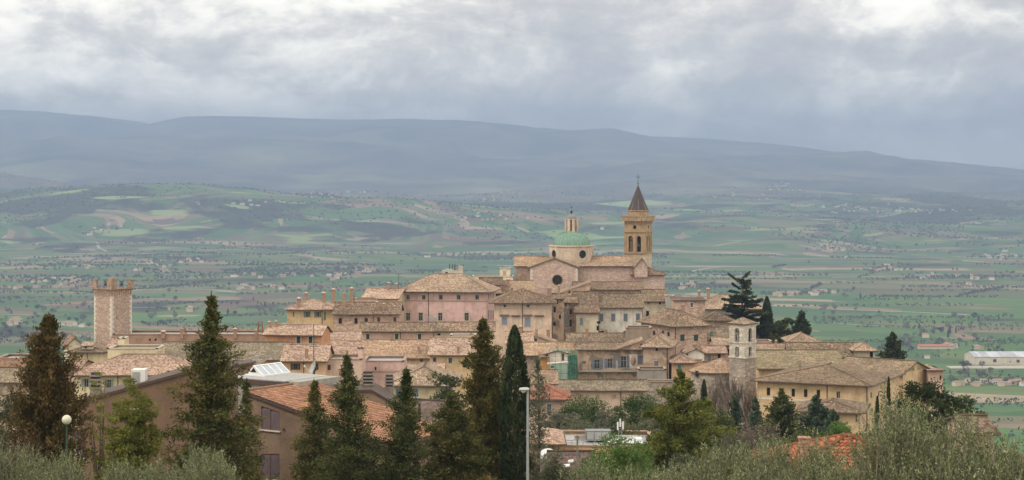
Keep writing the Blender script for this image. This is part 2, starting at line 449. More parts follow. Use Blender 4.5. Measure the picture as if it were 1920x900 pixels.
def H(x, y):
    """ground height above the valley floor"""
    x = np.asarray(x, float); y = np.asarray(y, float)
    p = np.interp(y, _py, _pz)
    wd = np.interp(y, _wy, _ww)
    e = np.maximum(np.abs(x) - wd, 0)
    near = p - 0.55 * e * (1 - np.exp(-e / 22.0)) + 1.2 * fbm(x / 40, y / 40, 3)
    near = np.maximum(near, -220.0) + ZC
    # foothills and the far range
    hill = 106 * np.exp(-(((x + 1230) / 820) ** 2 + ((y - 6900) / 750) ** 2))
    hill += 45 * np.exp(-(((x + 2300) / 900) ** 2 + ((y - 6500) / 500) ** 2))
    hill += 62 * np.exp(-(((x + 150) / 1100) ** 2 + ((y - 6500) / 420) ** 2))
    hill += 40 * np.exp(-(((x - 900) / 700) ** 2 + ((y - 6100) / 350) ** 2))
    rise = sstep(4800, 9400, y)
    fh = rise * (120 + 190 * fbm(x / 1500 + 3.1, y / 900 + 1.7, 4)) + sstep(4400, 6000, y) * 95 * fbm(x / 620, y / 460, 4)
    px = x / YR * F + 960
    zr = ZC + (HZ - np.interp(px, _rp, _ry)) / F * YR
    m = sstep(9000, YR, y)
    rid = 1 - np.abs(2 * vnoise(x / 1900 + 5, y / 4000 + 2) - 1)
    spur = (rid - 0.55) * 330 + 330 * fbm(x / 900 + 8, y / 1200, 5)
    mt = np.maximum(zr - fh, 0) * m + spur * np.sin(np.pi * np.clip(m, 0, 1)) * 0.8 * np.clip((zr - 250) / 500, .1, 1)
    bk = sstep(YR, YR + 4000, y)
    far = hill + fh + mt
    # the lone dark ridge at the far left, in front of the range
    far += 85 * np.exp(-(((x + 2450) / 520) ** 2 + ((y - 9000) / 500) ** 2))
    far = far * (1 - 0.75 * bk)
    s = sstep(4200, 5200, y)
    return near + np.maximum(far, 0) * s
def gz(x, y): return float(H(x, y))
def hit(px, py, d0=700.0, d1=15500.0):
    """where the line of sight through a pixel meets the ground"""
    D = d0 * (d1 / d0) ** np.linspace(0, 1, 900)
    x = kx(px) * D
    z = ZC + (HZ - py) / F * D
    h = H(x, D)
    i = np.argmax(h >= z)
    if h[i] < z[i]: return None
    return Vector((x[i], D[i], h[i]))

def grid_mesh(name, ys, nx, material):
    ts = np.linspace(-1, 1, nx)
    Y = np.repeat(ys[:, None], nx, 1)
    X = ts[None, :] * (330 + 0.62 * np.maximum(Y, 0))
    Z = H(X, Y)
    V = np.stack([X, Y, Z], -1).reshape(-1, 3)
    ny = len(ys)
    i = np.arange(ny - 1)[:, None] * nx + np.arange(nx - 1)[None, :]
    Q = np.stack([i, i + 1, i + nx + 1, i + nx], -1).reshape(-1, 4)
    me = bpy.data.meshes.new(name)
    me.vertices.add(len(V)); me.vertices.foreach_set('co', V.ravel())
    me.loops.add(Q.size); me.loops.foreach_set('vertex_index', Q.ravel().astype(np.int32))
    me.polygons.add(len(Q)); me.polygons.foreach_set('loop_start', (np.arange(len(Q)) * 4).astype(np.int32))
    me.polygons.foreach_set('use_smooth', np.ones(len(Q), bool))
    me.update(calc_edges=True)
    me.materials.append(material)
    o = bpy.data.objects.new(name, me)
    col.objects.link(o)
    return tag(o, kind='structure')

def _ground(t, out):
    p = pos(t)
    s = N(t, 'ShaderNodeSeparateXYZ'); t.links.new(p, s.inputs[0])
    # fields: long plots, each with its own crop
    wob = noise(t, vmul(t, p, (1 / 900, 1 / 900, 0)), 1.0, 2)
    ro = N(t, 'ShaderNodeVectorRotate', rotation_type='Z_AXIS')
    t.links.new(p, ro.inputs['Vector'])
    t.links.new(math_n(t, 'MULTIPLY', wob, 0.9), ro.inputs['Angle'])
    q = vmul(t, ro.outputs[0], (1 / 230, 1 / 78, 0))
    v = N(t, 'ShaderNodeTexVoronoi', feature='F1', distance='CHEBYCHEV'); t.links.new(q, v.inputs['Vector']); v.inputs['Scale'].default_value = 1
    v.inputs['Randomness'].default_value = 0.85
    sep = N(t, 'ShaderNodeSeparateColor'); t.links.new(v.outputs['Color'], sep.inputs[0])
    crop = ramp(t, sep.outputs[0], [(0.0, (0.062, 0.125, 0.042)), (0.24, (0.085, 0.155, 0.048)), (0.42, (0.115, 0.165, 0.055)),
                                    (0.50, (0.16, 0.155, 0.09)), (0.60, (0.050, 0.12, 0.05)), (0.68, (0.24, 0.18, 0.12)), (0.76, (0.085, 0.165, 0.06)), (0.84, (0.145, 0.10, 0.08)),
                                    (0.93, (0.31, 0.255, 0.175))], 'CONSTANT')
    strip = noise(t, vmul(t, ro.outputs[0], (1 / 90, 1 / 13, 0)), 1.0, 3, 0.55)
    crop = mixc(t, 0.5, crop, ramp(t, strip, [(0.3, (0.32, 0.36, 0.34)), (0.7, (0.68, 0.63, 0.58))]), 'OVERLAY')
    blot = noise(t, vmul(t, p, (1 / 160, 1 / 120, 0)), 1.0, 6, 0.6)
    crop = mixc(t, ramp(t, blot, [(0.50, (0, 0, 0)), (0.72, (0.75, 0.75, 0.75))]), crop, (0.105, 0.10, 0.062))
    # rough ground on the slopes: woods and scrub
    wn = noise(t, vmul(t, p, (1 / 420, 1 / 330, 1 / 300)), 1.0, 8, 0.62, 0.5)
    fy = math_n(t, 'MULTIPLY', math_n(t, 'SUBTRACT', s.outputs[1], 4700.0), 1 / 3600.0, True)
    wt = math_n(t, 'ADD', wn, math_n(t, 'MULTIPLY', fy, 0.12))
    wf = ramp(t, wt, [(0.575, (0, 0, 0)), (0.61, (1, 1, 1))])
    fw = noise(t, vmul(t, p, (1 / 30, 1 / 30, 1 / 30)), 1.0, 4, 0.6)
    wood = ramp(t, fw, [(0.3, (0.020, 0.030, 0.018)), (0.7, (0.070, 0.068, 0.042))])
    cc = mixc(t, wf, crop, wood)
    # pale meadows on the far slopes, their colour standing in for sunlit patches
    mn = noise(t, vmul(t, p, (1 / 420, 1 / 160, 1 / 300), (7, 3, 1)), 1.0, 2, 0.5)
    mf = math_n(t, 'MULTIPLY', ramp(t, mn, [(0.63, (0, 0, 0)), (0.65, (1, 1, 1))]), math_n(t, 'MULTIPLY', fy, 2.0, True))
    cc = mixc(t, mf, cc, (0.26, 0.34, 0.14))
    # near slope: grass and bare earth
    nn = noise(t, p, 0.5, 6, 0.65)
    nearc = ramp(t, nn, [(0.3, (0.05, 0.07, 0.028)), (0.5, (0.10, 0.115, 0.05)), (0.7, (0.20, 0.16, 0.11))])
    nf = math_n(t, 'MULTIPLY', math_n(t, 'SUBTRACT', s.outputs[1], 900.0), 1 / 250.0, True)
    cc = mixc(t, nf, nearc, cc)
    princ(t, out, cc, 0.95, spec=0.05)
mat('ground_fields', _ground)
def _mount(t, out):
    p = pos(t)
    n1 = noise(t, vmul(t, p, (1 / 700, 1 / 900, 1 / 260)), 1.0, 9, 0.66, 0.6)
    cc = ramp(t, n1, [(0.34, (0.045, 0.055, 0.048)), (0.45, (0.085, 0.088, 0.072)), (0.53, (0.15, 0.135, 0.105)), (0.61, (0.19, 0.20, 0.12)), (0.72, (0.30, 0.275, 0.20))])
    princ(t, out, cc, 0.95, spec=0.05)
mat('mountain_woods', _mount)
ya = np.concatenate([np.linspace(-300, 700, 130), 700 * (8700 / 700) ** np.linspace(0, 1, 330)[1:]])
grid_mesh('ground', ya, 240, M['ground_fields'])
yb = np.linspace(8700, 24400, 190)
grid_mesh('mountains', yb, 420, M['mountain_woods'])

# the air: one closed box of even haze round everything
hz = MB()
hz.box((-16500, -330, -6), (33000, 0, 0), (0, 25000, 0), (0, 0, ZC + 6 + 700))
def _haze(t, out):
    v = N(t, 'ShaderNodeVolumePrincipled')
    v.inputs['Color'].default_value = (0.405, 0.555, 0.83, 1)
    v.inputs['Density'].default_value = 0.000122
    v.inputs['Anisotropy'].default_value = 0.1
    t.links.new(v.outputs[0], out.inputs['Volume'])
ho = hz.build('haze', mat('haze_air', _haze))
tag(ho, kind='stuff')

# ------------------------------------------------------------------ vegetation makers (meshes only)
def quad_mesh(name, V, tone, material):
    n = len(V)
    me = bpy.data.meshes.new(name)
    me.vertices.add(n * 4); me.vertices.foreach_set('co', V.reshape(-1).astype(np.float32))
    me.loops.add(n * 4); me.loops.foreach_set('vertex_index', np.arange(n * 4, dtype=np.int32))
    me.polygons.add(n); me.polygons.foreach_set('loop_start', (np.arange(n) * 4).astype(np.int32))
    me.update(calc_edges=True)
    a = me.attributes.new('tone', 'FLOAT', 'FACE')
    a.data.foreach_set('value', np.clip(tone, 0, 1).astype(np.float32))
    me.materials.append(material)
    return me
def norm(a): return a / (np.linalg.norm(a, axis=-1, keepdims=True) + 1e-9)
def cards(c, d, ln, wd, r):
    """diamond leaves at c pointing along d"""
    n = len(c)
    d = norm(d)
    w = norm(np.cross(d, r.normal(size=(n, 3))))
    ln = np.broadcast_to(ln, (n,))[:, None]; wd = np.broadcast_to(wd, (n,))[:, None]
    return np.stack([c - d * ln / 2, c + w * wd / 2 - d * ln * 0.05, c + d * ln / 2, c - w * wd / 2 - d * ln * 0.05], 1)
def conifer(seed, Ht, Rd, nb=110, tufts=1.0, leaf=0.20, up=0.25, droop=0.25, power=0.75, spread=0.16, cpt=13, gap=0.0, low=0.06):
    """loose cypress or fir: branches in spirals carrying sprays of foliage"""
    r = np.random.default_rng(seed)
    mb = MB()
    lean = r.normal(size=2) * 0.012 * Ht
    def axis(z): return np.array([lean[0] * (z / Ht) ** 2, lean[1] * (z / Ht) ** 2, z])
    zs = np.linspace(0, Ht * 0.97, 7)
    for a, b in zip(zs, zs[1:]):
        mb.tube(axis(a), axis(b), 0.028 * Ht * (1 - a / Ht) * 0.55 + 0.015, 0.028 * Ht * (1 - b / Ht) * 0.55 + 0.012, 7, cap=False)
    C, Dr, T = [], [], []
    for i in range(nb):
        t = low + (1 - low) * ((i + r.random()) / nb) ** 0.9
        if t > 0.985: continue
        pr = (1 - t) ** power * min(1.0, 0.55 + t * 3.2) * min(1.0, (1 - t) * 5) ** .5
        L = Rd * pr * (0.40 + 0.85 * r.random() ** 1.3) + 0.12
        if r.random() < gap: continue
        az = i * 2.39996 + r.normal() * 0.5
        h = np.array([math.cos(az), math.sin(az), 0.0]); sdv = np.array([-h[1], h[0], 0])
        u = up * (0.6 + 0.8 * r.random()) + t * 0.55
        b0 = axis(Ht * t)
        def pt(s): return b0 + h * L * s + np.array([0, 0, L * (u * s - droop * s * s)])
        if L > 0.5:
            mb.tube(pt(0), pt(0.5), 0.012 * L + 0.012, 0.008 * L + 0.008, 4, cap=False)
            mb.tube(pt(0.5), pt(0.95), 0.008 * L + 0.008, 0.006, 3, cap=False)
        k = max(3, int(L * 6.5 * tufts))
        bt = r.random()
        for j in range(k):
            s = 0.16 + 0.84 * ((j + r.random()) / k)
            lat = r.normal() * 0.24 * L * (1.15 - s)
            c0 = pt(s) + sdv * lat + np.array([0, 0, r.normal() * 0.05 * L])
            dd = norm(h + sdv * np.sign(lat) * 0.6 + np.array([0, 0, u - 2 * droop * s + 0.35]))
            m = cpt
            cc = c0 + r.normal(size=(m, 3)) * spread * (.35 + .65 * min(1, (1 - t) * 3.5)) * np.array([1, 1, 0.8])
            C.append(cc); Dr.append(dd + r.normal(size=(m, 3)) * 0.55); T.append(np.full(m, 0.3 * bt) + 0.35 * r.random() + 0.35 * r.random(m))
    # leader
    n = 40
    z = Ht * (0.90 + 0.11 * r.random(n))
    C.append(np.stack([axis(a) for a in z]) + r.normal(size=(n, 3)) * 0.035 * (.4 + np.abs(Ht - z)[:, None])); Dr.append(np.array([0, 0, 1.0]) + r.normal(size=(n, 3)) * 0.4); T.append(r.random(n))
    C = np.concatenate(C); Dr = np.concatenate(Dr); T = np.concatenate(T)
    ln = 1.25 * leaf * (0.6 + 0.8 * r.random(len(C)))
    return mb, cards(C, Dr, ln, ln * 0.36, r), T
def column(seed, Ht, Rd, n=9000, leaf=0.2, fat=0.35):
    """columnar cypress"""
    r = np.random.default_rng(seed)
    mb = MB(); mb.tube((0, 0, 0), (0, 0, Ht * 0.9), 0.02 * Ht, 0.02, 7)
    t = r.random(n) ** 1.15
    az = r.random(n) * 2 * np.pi
    pr = np.where(t < fat, 0.72 + 0.28 * np.sin(t / fat * np.pi / 2), np.cos((t - fat) / (1 - fat) * np.pi / 2) ** 0.62)
    lob = 0.80 + 0.34 * vnoise(az * 2.2 + seed, t * 8.0) - 0.18 * vnoise(az * 6, t * 26)
    rad = Rd * pr * lob * (1 - 0.35 * r.random(n) ** 2.5)
    C = np.stack([np.cos(az) * rad, np.sin(az) * rad, t * Ht * 0.97 + 0.25], 1)
    Dr = np.stack([np.cos(az) * 0.35, np.sin(az) * 0.35, np.ones(n)], 1) + r.normal(size=(n, 3)) * 0.3
    T = 0.7 * vnoise(az * 4 + 3, t * 22) + 0.3 * r.random(n)
    ln = leaf * (0.6 + 0.8 * r.random(n))
    return mb, cards(C, Dr, ln, ln * 0.45, r), T
def roundtree(seed, Ht, Rd, clumps=34, per=150, leaf=0.22, flat=0.7, trunk=0.35, cr=0.34, upd=0.35, hollow=0.35, tr=0.022):
    """broad crown: limbs carrying separate clumps"""
    r = np.random.default_rng(seed)
    mb = MB()
    h0 = Ht * trunk
    mb.tube((0, 0, 0), (r.normal() * .1, r.normal() * .1, h0), tr * Ht, tr * 0.7 * Ht, 8, cap=False)
    cen = np.array([0, 0, (h0 + Ht) / 2]); half = (Ht - h0) / 2
    C, Dr, T = [], [], []
    for i in range(clumps):
        v = norm(r.normal(size=3)); v[2] = v[2] * 0.9 + 0.12
        rr = hollow + (1 - hollow) * r.random() ** 0.5
        c0 = cen + v * np.array([Rd * .88, Rd * .88, half * (0.72 + flat * 0.3)]) * rr
        if i < 16: mb.tube((0, 0, h0 * 0.95), c0, tr * 0.4 * Ht, 0.012, 4, cap=False)
        s = cr * Rd * (0.55 + 0.7 * r.random())
        q = norm(r.normal(size=(per, 3))) * (r.random((per, 1)) ** 0.4) * s * np.array([1.1, 1.1, 0.72])
        C.append(c0 + q); Dr.append(norm(q) + np.array([0, 0, upd]) + r.normal(size=(per, 3)) * 0.5)
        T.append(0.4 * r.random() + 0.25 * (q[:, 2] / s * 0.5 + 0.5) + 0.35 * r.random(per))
    C = np.concatenate(C); Dr = np.concatenate(Dr); T = np.concatenate(T)
    ln = leaf * (0.6 + 0.8 * r.random(len(C)))
    return mb, cards(C, Dr, ln, ln * 0.5, r), T
def cedar(seed, Ht, Rd, levels=11, leaf=0.3):
    """cedar: flat plates of foliage on level limbs"""
    r = np.random.default_rng(seed)
    mb = MB()
    mb.tube((0, 0, 0), (0, 0, Ht * 0.6), 0.026 * Ht, 0.016 * Ht, 8, cap=False); mb.tube((0, 0, Ht * 0.6), (0.1, 0, Ht * 0.97), 0.016 * Ht, 0.03, 6, cap=False)
    C, Dr, T = [], [], []
    for l in range(levels):
        t = 0.40 + 0.585 * l / (levels - 1)
        n = 5 if t < 0.85 else 3
        for k in range(n):
            az = l * 1.3 + k * 2 * np.pi / n + r.normal() * 0.35
            L = Rd * (1.0 - 0.70 * max(0, t - 0.45) / 0.55) * (0.35 + 0.75 * r.random())
            h = np.array([math.cos(az), math.sin(az), 0.10 + 0.22 * r.random() + (0.5 if t > .9 else 0)]); sd_ = np.array([-h[1], h[0], 0])
            b0 = np.array([0, 0, Ht * (t + r.normal() * .018)]); tip = b0 + h * L
            mb.tube(b0, tip, 0.02 * L + 0.05, 0.02, 4, cap=False)
            m = int(105 * L)
            s = 0.2 + 0.8 * r.random(m) ** 0.7
            wv = r.normal(size=m) * 0.17 * L * (1.1 - 0.55 * s)
            c = b0 + h * L * s[:, None] + sd_ * wv[:, None] + np.stack([np.zeros(m), np.zeros(m), r.normal(size=m) * 0.09 + 0.05 - 0.1 * np.abs(wv)], 1)
            C.append(c); Dr.append(h + sd_ * np.sign(wv)[:, None] * 0.7 + r.normal(size=(m, 3)) * np.array([.4, .4, .2])); T.append(0.4 * r.random() + 0.6 * r.random(m))
    C = np.concatenate(C); Dr = np.concatenate(Dr); T = np.concatenate(T)
    ln = leaf * (0.6 + 0.8 * r.random(len(C)))
    return mb, cards(C, Dr, ln, ln * 0.55, r), T
def bare(seed, Ht, spread=0.5, depth=5, r0=0.05, n0=3, lmul=0.66):
    """leafless tree"""
    r = np.random.default_rng(seed)
    mb = MB()
    def grow(p, d, L, rad, k):
        q = p + d * L
        mid = (p + q) / 2 + r.normal(size=3) * 0.05 * L
        ns = 5 if k < 2 else 3
        mb.tube(p, mid, rad, rad * 0.85, ns, cap=False); mb.tube(mid, q, rad * 0.85, rad * 0.7, ns, cap=False)
        if k >= depth: return
        for i in range(n0 if k else n0 + 1):
            nd = norm(d + r.normal(size=3) * spread + np.array([0, 0, 0.16]))
            grow(p + (q - p) * (0.45 + 0.55 * r.random()), nd, L * lmul * (0.75 + 0.5 * r.random()), rad * 0.6, k + 1)
    grow(np.zeros(3), np.array([0, 0, 1.0]), Ht * 0.36, r0, 0)
    return mb
def olive(seed, Ht, Rd, shoots=1500, per=30, leaf=0.062):
    r = np.random.default_rng(seed)
    mb = MB()
    h0 = Ht * 0.26
    mb.tube((0, 0, 0), (0.1, 0.05, h0), 0.20, 0.16, 9, cap=False)
    ends = []
    for i in range(26):
        az = i * 2.4 + r.normal() * .4
        v = np.array([math.cos(az), math.sin(az), 0]) * (0.25 + 0.55 * r.random()) * Rd
        e = np.array([0.1, 0.05, h0]) + v + np.array([0, 0, (Ht - h0) * (0.25 + 0.5 * r.random())])
        m = (np.array([0.1, 0.05, h0]) + e) / 2 + r.normal(size=3) * 0.12 - np.array([0, 0, 0.05])
        mb.tube((0.1, 0.05, h0), m, 0.075, 0.05, 6, cap=False); mb.tube(m, e, 0.05, 0.022, 5, cap=False)
        ends.append(e)
    ends = np.array(ends)
    C, Dr, T = [], [], []
    for i in range(shoots):
        v = norm(r.normal(size=3)); v[2] = abs(v[2]) if r.random() < 0.8 else v[2]
        rr = 0.45 + 0.5 * r.random() ** 0.6
        wob = 0.78 + 0.5 * float(vnoise(np.array(v[0] * 2.2 + seed), np.array(v[1] * 2.2 + v[2] * 1.7)))
        c0 = np.array([0, 0, h0 + (Ht - h0) * 0.44]) + v * np.array([Rd, Rd, (Ht - h0) * 0.56]) * rr * wob
        d = norm(v * np.array([.8, .8, .5]) + np.array([0, 0, 0.42]) + r.normal(size=3) * 0.5)
        L = 0.22 + 0.30 * r.random()
        bend = r.normal(size=3) * 0.10 * L
        if i % 3 == 0:
            e = ends[np.argmin(((ends - c0) ** 2).sum(1))]
            mb.tube(e, c0, 0.010, 0.005, 3, cap=False)
        mb.tube(c0, c0 + d * L * 0.8 + bend * 0.6, 0.004, 0.002, 3, cap=False)
        s = (np.arange(per) + r.random(per)) / per
        pp = c0 + d * (s * L)[:, None] + bend * (s ** 2)[:, None]
        side = norm(np.cross(d, r.normal(size=(per, 3))))
        ld = d * 0.6 + side * 0.85
        C.append(pp + norm(ld) * leaf * 0.5); Dr.append(ld + r.normal(size=(per, 3)) * 0.15)
        T.append(0.35 * r.random() + 0.65 * r.random(per) ** 1.3)
    C = np.concatenate(C); Dr = np.concatenate(Dr); T = np.concatenate(T)
    ln = leaf * (0.65 + 0.7 * r.random(len(C)))
    return mb, cards(C, Dr, ln, ln * 0.30, r), T

def plant(name, label, cat, loc, made, leafmat, bark='bark', group=None, rz=0.0, scale=(1, 1, 1)):
    """a tree as a thing: trunk and crown under an Empty at its foot"""
    root = empty(name, loc, label, cat, group)
    mb, V, T = made
    tr = mb.build('trunk', M[bark], None, True)
    tr.parent = root
    if V is not None:
        me = quad_mesh('crown', V, T, M[leafmat])
        cr = bpy.data.objects.new('crown', me); col.objects.link(cr); cr.parent = root
    root.rotation_euler = (0, 0, rz); root.scale = scale
    return root
def replant(src, loc, label, rz, scale, group=None):
    r = src.copy(); col.objects.link(r)
    r.location = loc; r.rotation_euler = (0, 0, rz); r.scale = scale
    r['label'] = label
    if group: r['group'] = group
    for ch in src.children:
        c = ch.copy(); col.objects.link(c); c.parent = r
    return r
leafm('lf_cyp', [(0.22, (0.010, 0.014, 0.006)), (0.43, (0.045, 0.052, 0.018)), (0.56, (0.105, 0.105, 0.036)), (0.68, (0.18, 0.125, 0.052)), (0.9, (0.25, 0.17, 0.075))], 0.2, 1.1, 0.5)
leafm('lf_cypbrown', [(0.18, (0.014, 0.012, 0.006)), (0.40, (0.050, 0.043, 0.018)), (0.55, (0.095, 0.068, 0.030)), (0.68, (0.145, 0.092, 0.044)), (0.9, (0.20, 0.13, 0.065))], 0.2, 1.1, 0.5)
leafm('lf_green', [(0.22, (0.009, 0.015, 0.007)), (0.46, (0.042, 0.055, 0.020)), (0.62, (0.11, 0.115, 0.042)), (0.9, (0.20, 0.175, 0.07))], 0.2, 0.9, 0.45)
leafm('lf_dark', [(0.18, (0.007, 0.011, 0.006)), (0.45, (0.026, 0.038, 0.018)), (0.65, (0.055, 0.068, 0.030)), (0.9, (0.10, 0.105, 0.05))], 0.15, 0.9, 0.4)
leafm('lf_yellow', [(0.15, (0.025, 0.032, 0.008)), (0.45, (0.105, 0.115, 0.028)), (0.65, (0.18, 0.18, 0.045)), (0.9, (0.27, 0.25, 0.08))], 0.3, 1.2, 0.4)
leafm('lf_lime', [(0.15, (0.02, 0.04, 0.012)), (0.5, (0.07, 0.12, 0.035)), (0.9, (0.14, 0.20, 0.06))], 0.3, 0.9, 0.4)
leafm('lf_ceda', [(0.18, (0.018, 0.024, 0.007)), (0.45, (0.075, 0.088, 0.020)), (0.65, (0.16, 0.165, 0.042)), (0.9, (0.26, 0.235, 0.075))], 0.25, 0.9, 0.4)
leafm('lf_olive', [(0.12, (0.045, 0.055, 0.03)), (0.38, (0.115, 0.135, 0.066)), (0.60, (0.215, 0.235, 0.125)), (0.80, (0.34, 0.355, 0.22)), (0.96, (0.50, 0.51, 0.38))], 0.3, 1.5, 0.2, 1.25)
leafm('lf_grey', [(0.15, (0.05, 0.055, 0.035)), (0.5, (0.105, 0.105, 0.072)), (0.9, (0.19, 0.185, 0.13))], 0.2, 0.5, 0.45)
leafm('lf_bare', [(0.15, (0.06, 0.048, 0.042)), (0.5, (0.12, 0.095, 0.082)), (0.9, (0.20, 0.165, 0.14))], 0.3, 0.4, 0.4)
leafm('lf_farwood', [(0.15, (0.028, 0.038, 0.022)), (0.45, (0.052, 0.060, 0.036)), (0.7, (0.085, 0.080, 0.054)), (0.95, (0.12, 0.11, 0.078))], 0.1, 0.004, 0.5)
leafm('lf_cyp2', [(0.15, (0.016, 0.017, 0.007)), (0.42, (0.055, 0.055, 0.018)), (0.60, (0.10, 0.085, 0.028)), (0.75, (0.15, 0.10, 0.038)), (0.95, (0.20, 0.14, 0.06))], 0.2, 1.1, 0.5)
leafm('lf_pine', [(0.18, (0.012, 0.022, 0.008)), (0.45, (0.042, 0.066, 0.022)), (0.7, (0.085, 0.11, 0.040)), (0.9, (0.12, 0.14, 0.055))], 0.2, 0.6, 0.35)
leafm('lf_fir', [(0.18, (0.012, 0.020, 0.012)), (0.5, (0.045, 0.065, 0.040)), (0.9, (0.11, 0.135, 0.085))], 0.2, 0.6, 0.4)
leafm('lf_greygreen', [(0.15, (0.035, 0.042, 0.024)), (0.5, (0.085, 0.092, 0.055)), (0.9, (0.16, 0.16, 0.10))], 0.2, 0.5, 0.4)
leafm('lf_dark2', [(0.15, (0.016, 0.024, 0.020)), (0.5, (0.034, 0.046, 0.034)), (0.9, (0.06, 0.07, 0.05))], 0.1, 0.1, 0.4)
# ------------------------------------------------------------------ building kit
class Wall:
    """vertical wall plane from point p along unit u; maps photo pixels to wall metres"""
    def __init__(s, p, u, L, out):
        s.p, s.u, s.L, s.out = p, u, L, out
    def at(s, px, py):
        k = kx(px)
        t = (k * s.p.y - s.p.x) / (s.u.x - k * s.u.y)
        y = s.p.y + t * s.u.y
        return t, ZC + (HZ - py) / F * y
    def pt(s, t, z, o=0.0):
        return Vector((s.p.x + s.u.x * t + s.out.x * o, s.p.y + s.u.y * t + s.out.y * o, z))
def panel(mb, W, z0, z1, ops, m=0, rev=0.22):
    """wall with real openings: ops = (t0, z0, t1, z1, shape)"""
    ss = sorted({0.0, W.L} | {v for o in ops for v in (o[0], o[2])})
    zs = sorted({z0, z1} | {v for o in ops for v in (o[1], o[3])})
    for a, b in zip(ss, ss[1:]):
        for c, d in zip(zs, zs[1:]):
            mt, mz = (a + b) / 2, (c + d) / 2
            if any(o[0] < mt < o[2] and o[1] < mz < o[3] for o in ops): continue
            mb.face([W.pt(a, c), W.pt(b, c), W.pt(b, d), W.pt(a, d)], m)
    for t0, q0, t1, q1, sh in ops:
        cx, hw = (t0 + t1) / 2, (t1 - t0) / 2
        if sh == 'r':
            ring = [(t0, q0), (t1, q0), (t1, q1), (t0, q1)]
        elif sh == 'a':
            arc = [(cx + hw * math.cos(a), q1 - hw + hw * math.sin(a)) for a in [math.pi * i / 10 for i in range(11)]]
            ring = [(t0, q0), (t1, q0)] + arc
            for cor, seg in (((t1, q1), arc[:6]), ((t0, q1), arc[5:])):
                for a, b in zip(seg, seg[1:]): mb.face([W.pt(*cor), W.pt(*b), W.pt(*a)], m)
        else:
            hz_ = (q1 - q0) / 2; cz = (q0 + q1) / 2
            ring = [(cx + hw * math.cos(a), cz + hz_ * math.sin(a)) for a in [2 * math.pi * i / 20 for i in range(20)]]
            for k, cor in enumerate(((t1, q1), (t0, q1), (t0, q0), (t1, q0))):
                seg = (ring + ring)[k * 5:k * 5 + 6]
                for a, b in zip(seg, seg[1:]): mb.face([W.pt(*cor), W.pt(*b), W.pt(*a)], m)
        for a, b in zip(ring, ring[1:] + ring[:1]):
            mb.face([W.pt(*a), W.pt(*b), W.pt(*b, -rev), W.pt(*a, -rev)], m)
    return mb
def wbox(mb, W, t0, z0, t1, z1, o0, o1, m=0):
    mb.box(W.pt(t0, z0, o0), W.pt(t1, z0, o0) - W.pt(t0, z0, o0), Vector((0, 0, z1 - z0)), W.pt(t0, z0, o1) - W.pt(t0, z0, o0), m)
SH = {'g': 'sh_green', 'k': 'sh_dkgreen', 'n': 'sh_brown', 'b': 'sh_blue', 'e': 'sh_bluegrey', 't': 'sh_turq', 'y': 'sh_grey', 's': 'sh_sage', 'p': 'sh_pale', 'l': 'blind', 'm': 'blindtan'}
def louvre(mb, W, t0, z0, t1, z1, o0, m=0, pitch=0.16):
    """shutter leaf: stiles, rails and tilted slats"""
    fw = min(0.07, (t1 - t0) * 0.2)
    for a, b in ((t0, t0 + fw), (t1 - fw, t1)): wbox(mb, W, a, z0, b, z1, o0, o0 + 0.045, m)
    for a, b in ((z0, z0 + fw), (z1 - fw, z1)): wbox(mb, W, t0 + fw, a, t1 - fw, b, o0, o0 + 0.043, m)
    n = max(2, int((z1 - z0 - 2 * fw) / pitch))
    h = (z1 - z0 - 2 * fw) / n
    for i in range(n):
        z = z0 + fw + i * h
        a, b = W.pt(t0 + fw, z, o0 + 0.038), W.pt(t1 - fw, z, o0 + 0.038)
        c, d = W.pt(t1 - fw, z + h * 1.05, o0 + 0.006), W.pt(t0 + fw, z + h * 1.05, o0 + 0.006)
        mb.face([a, b, c, d], m); 
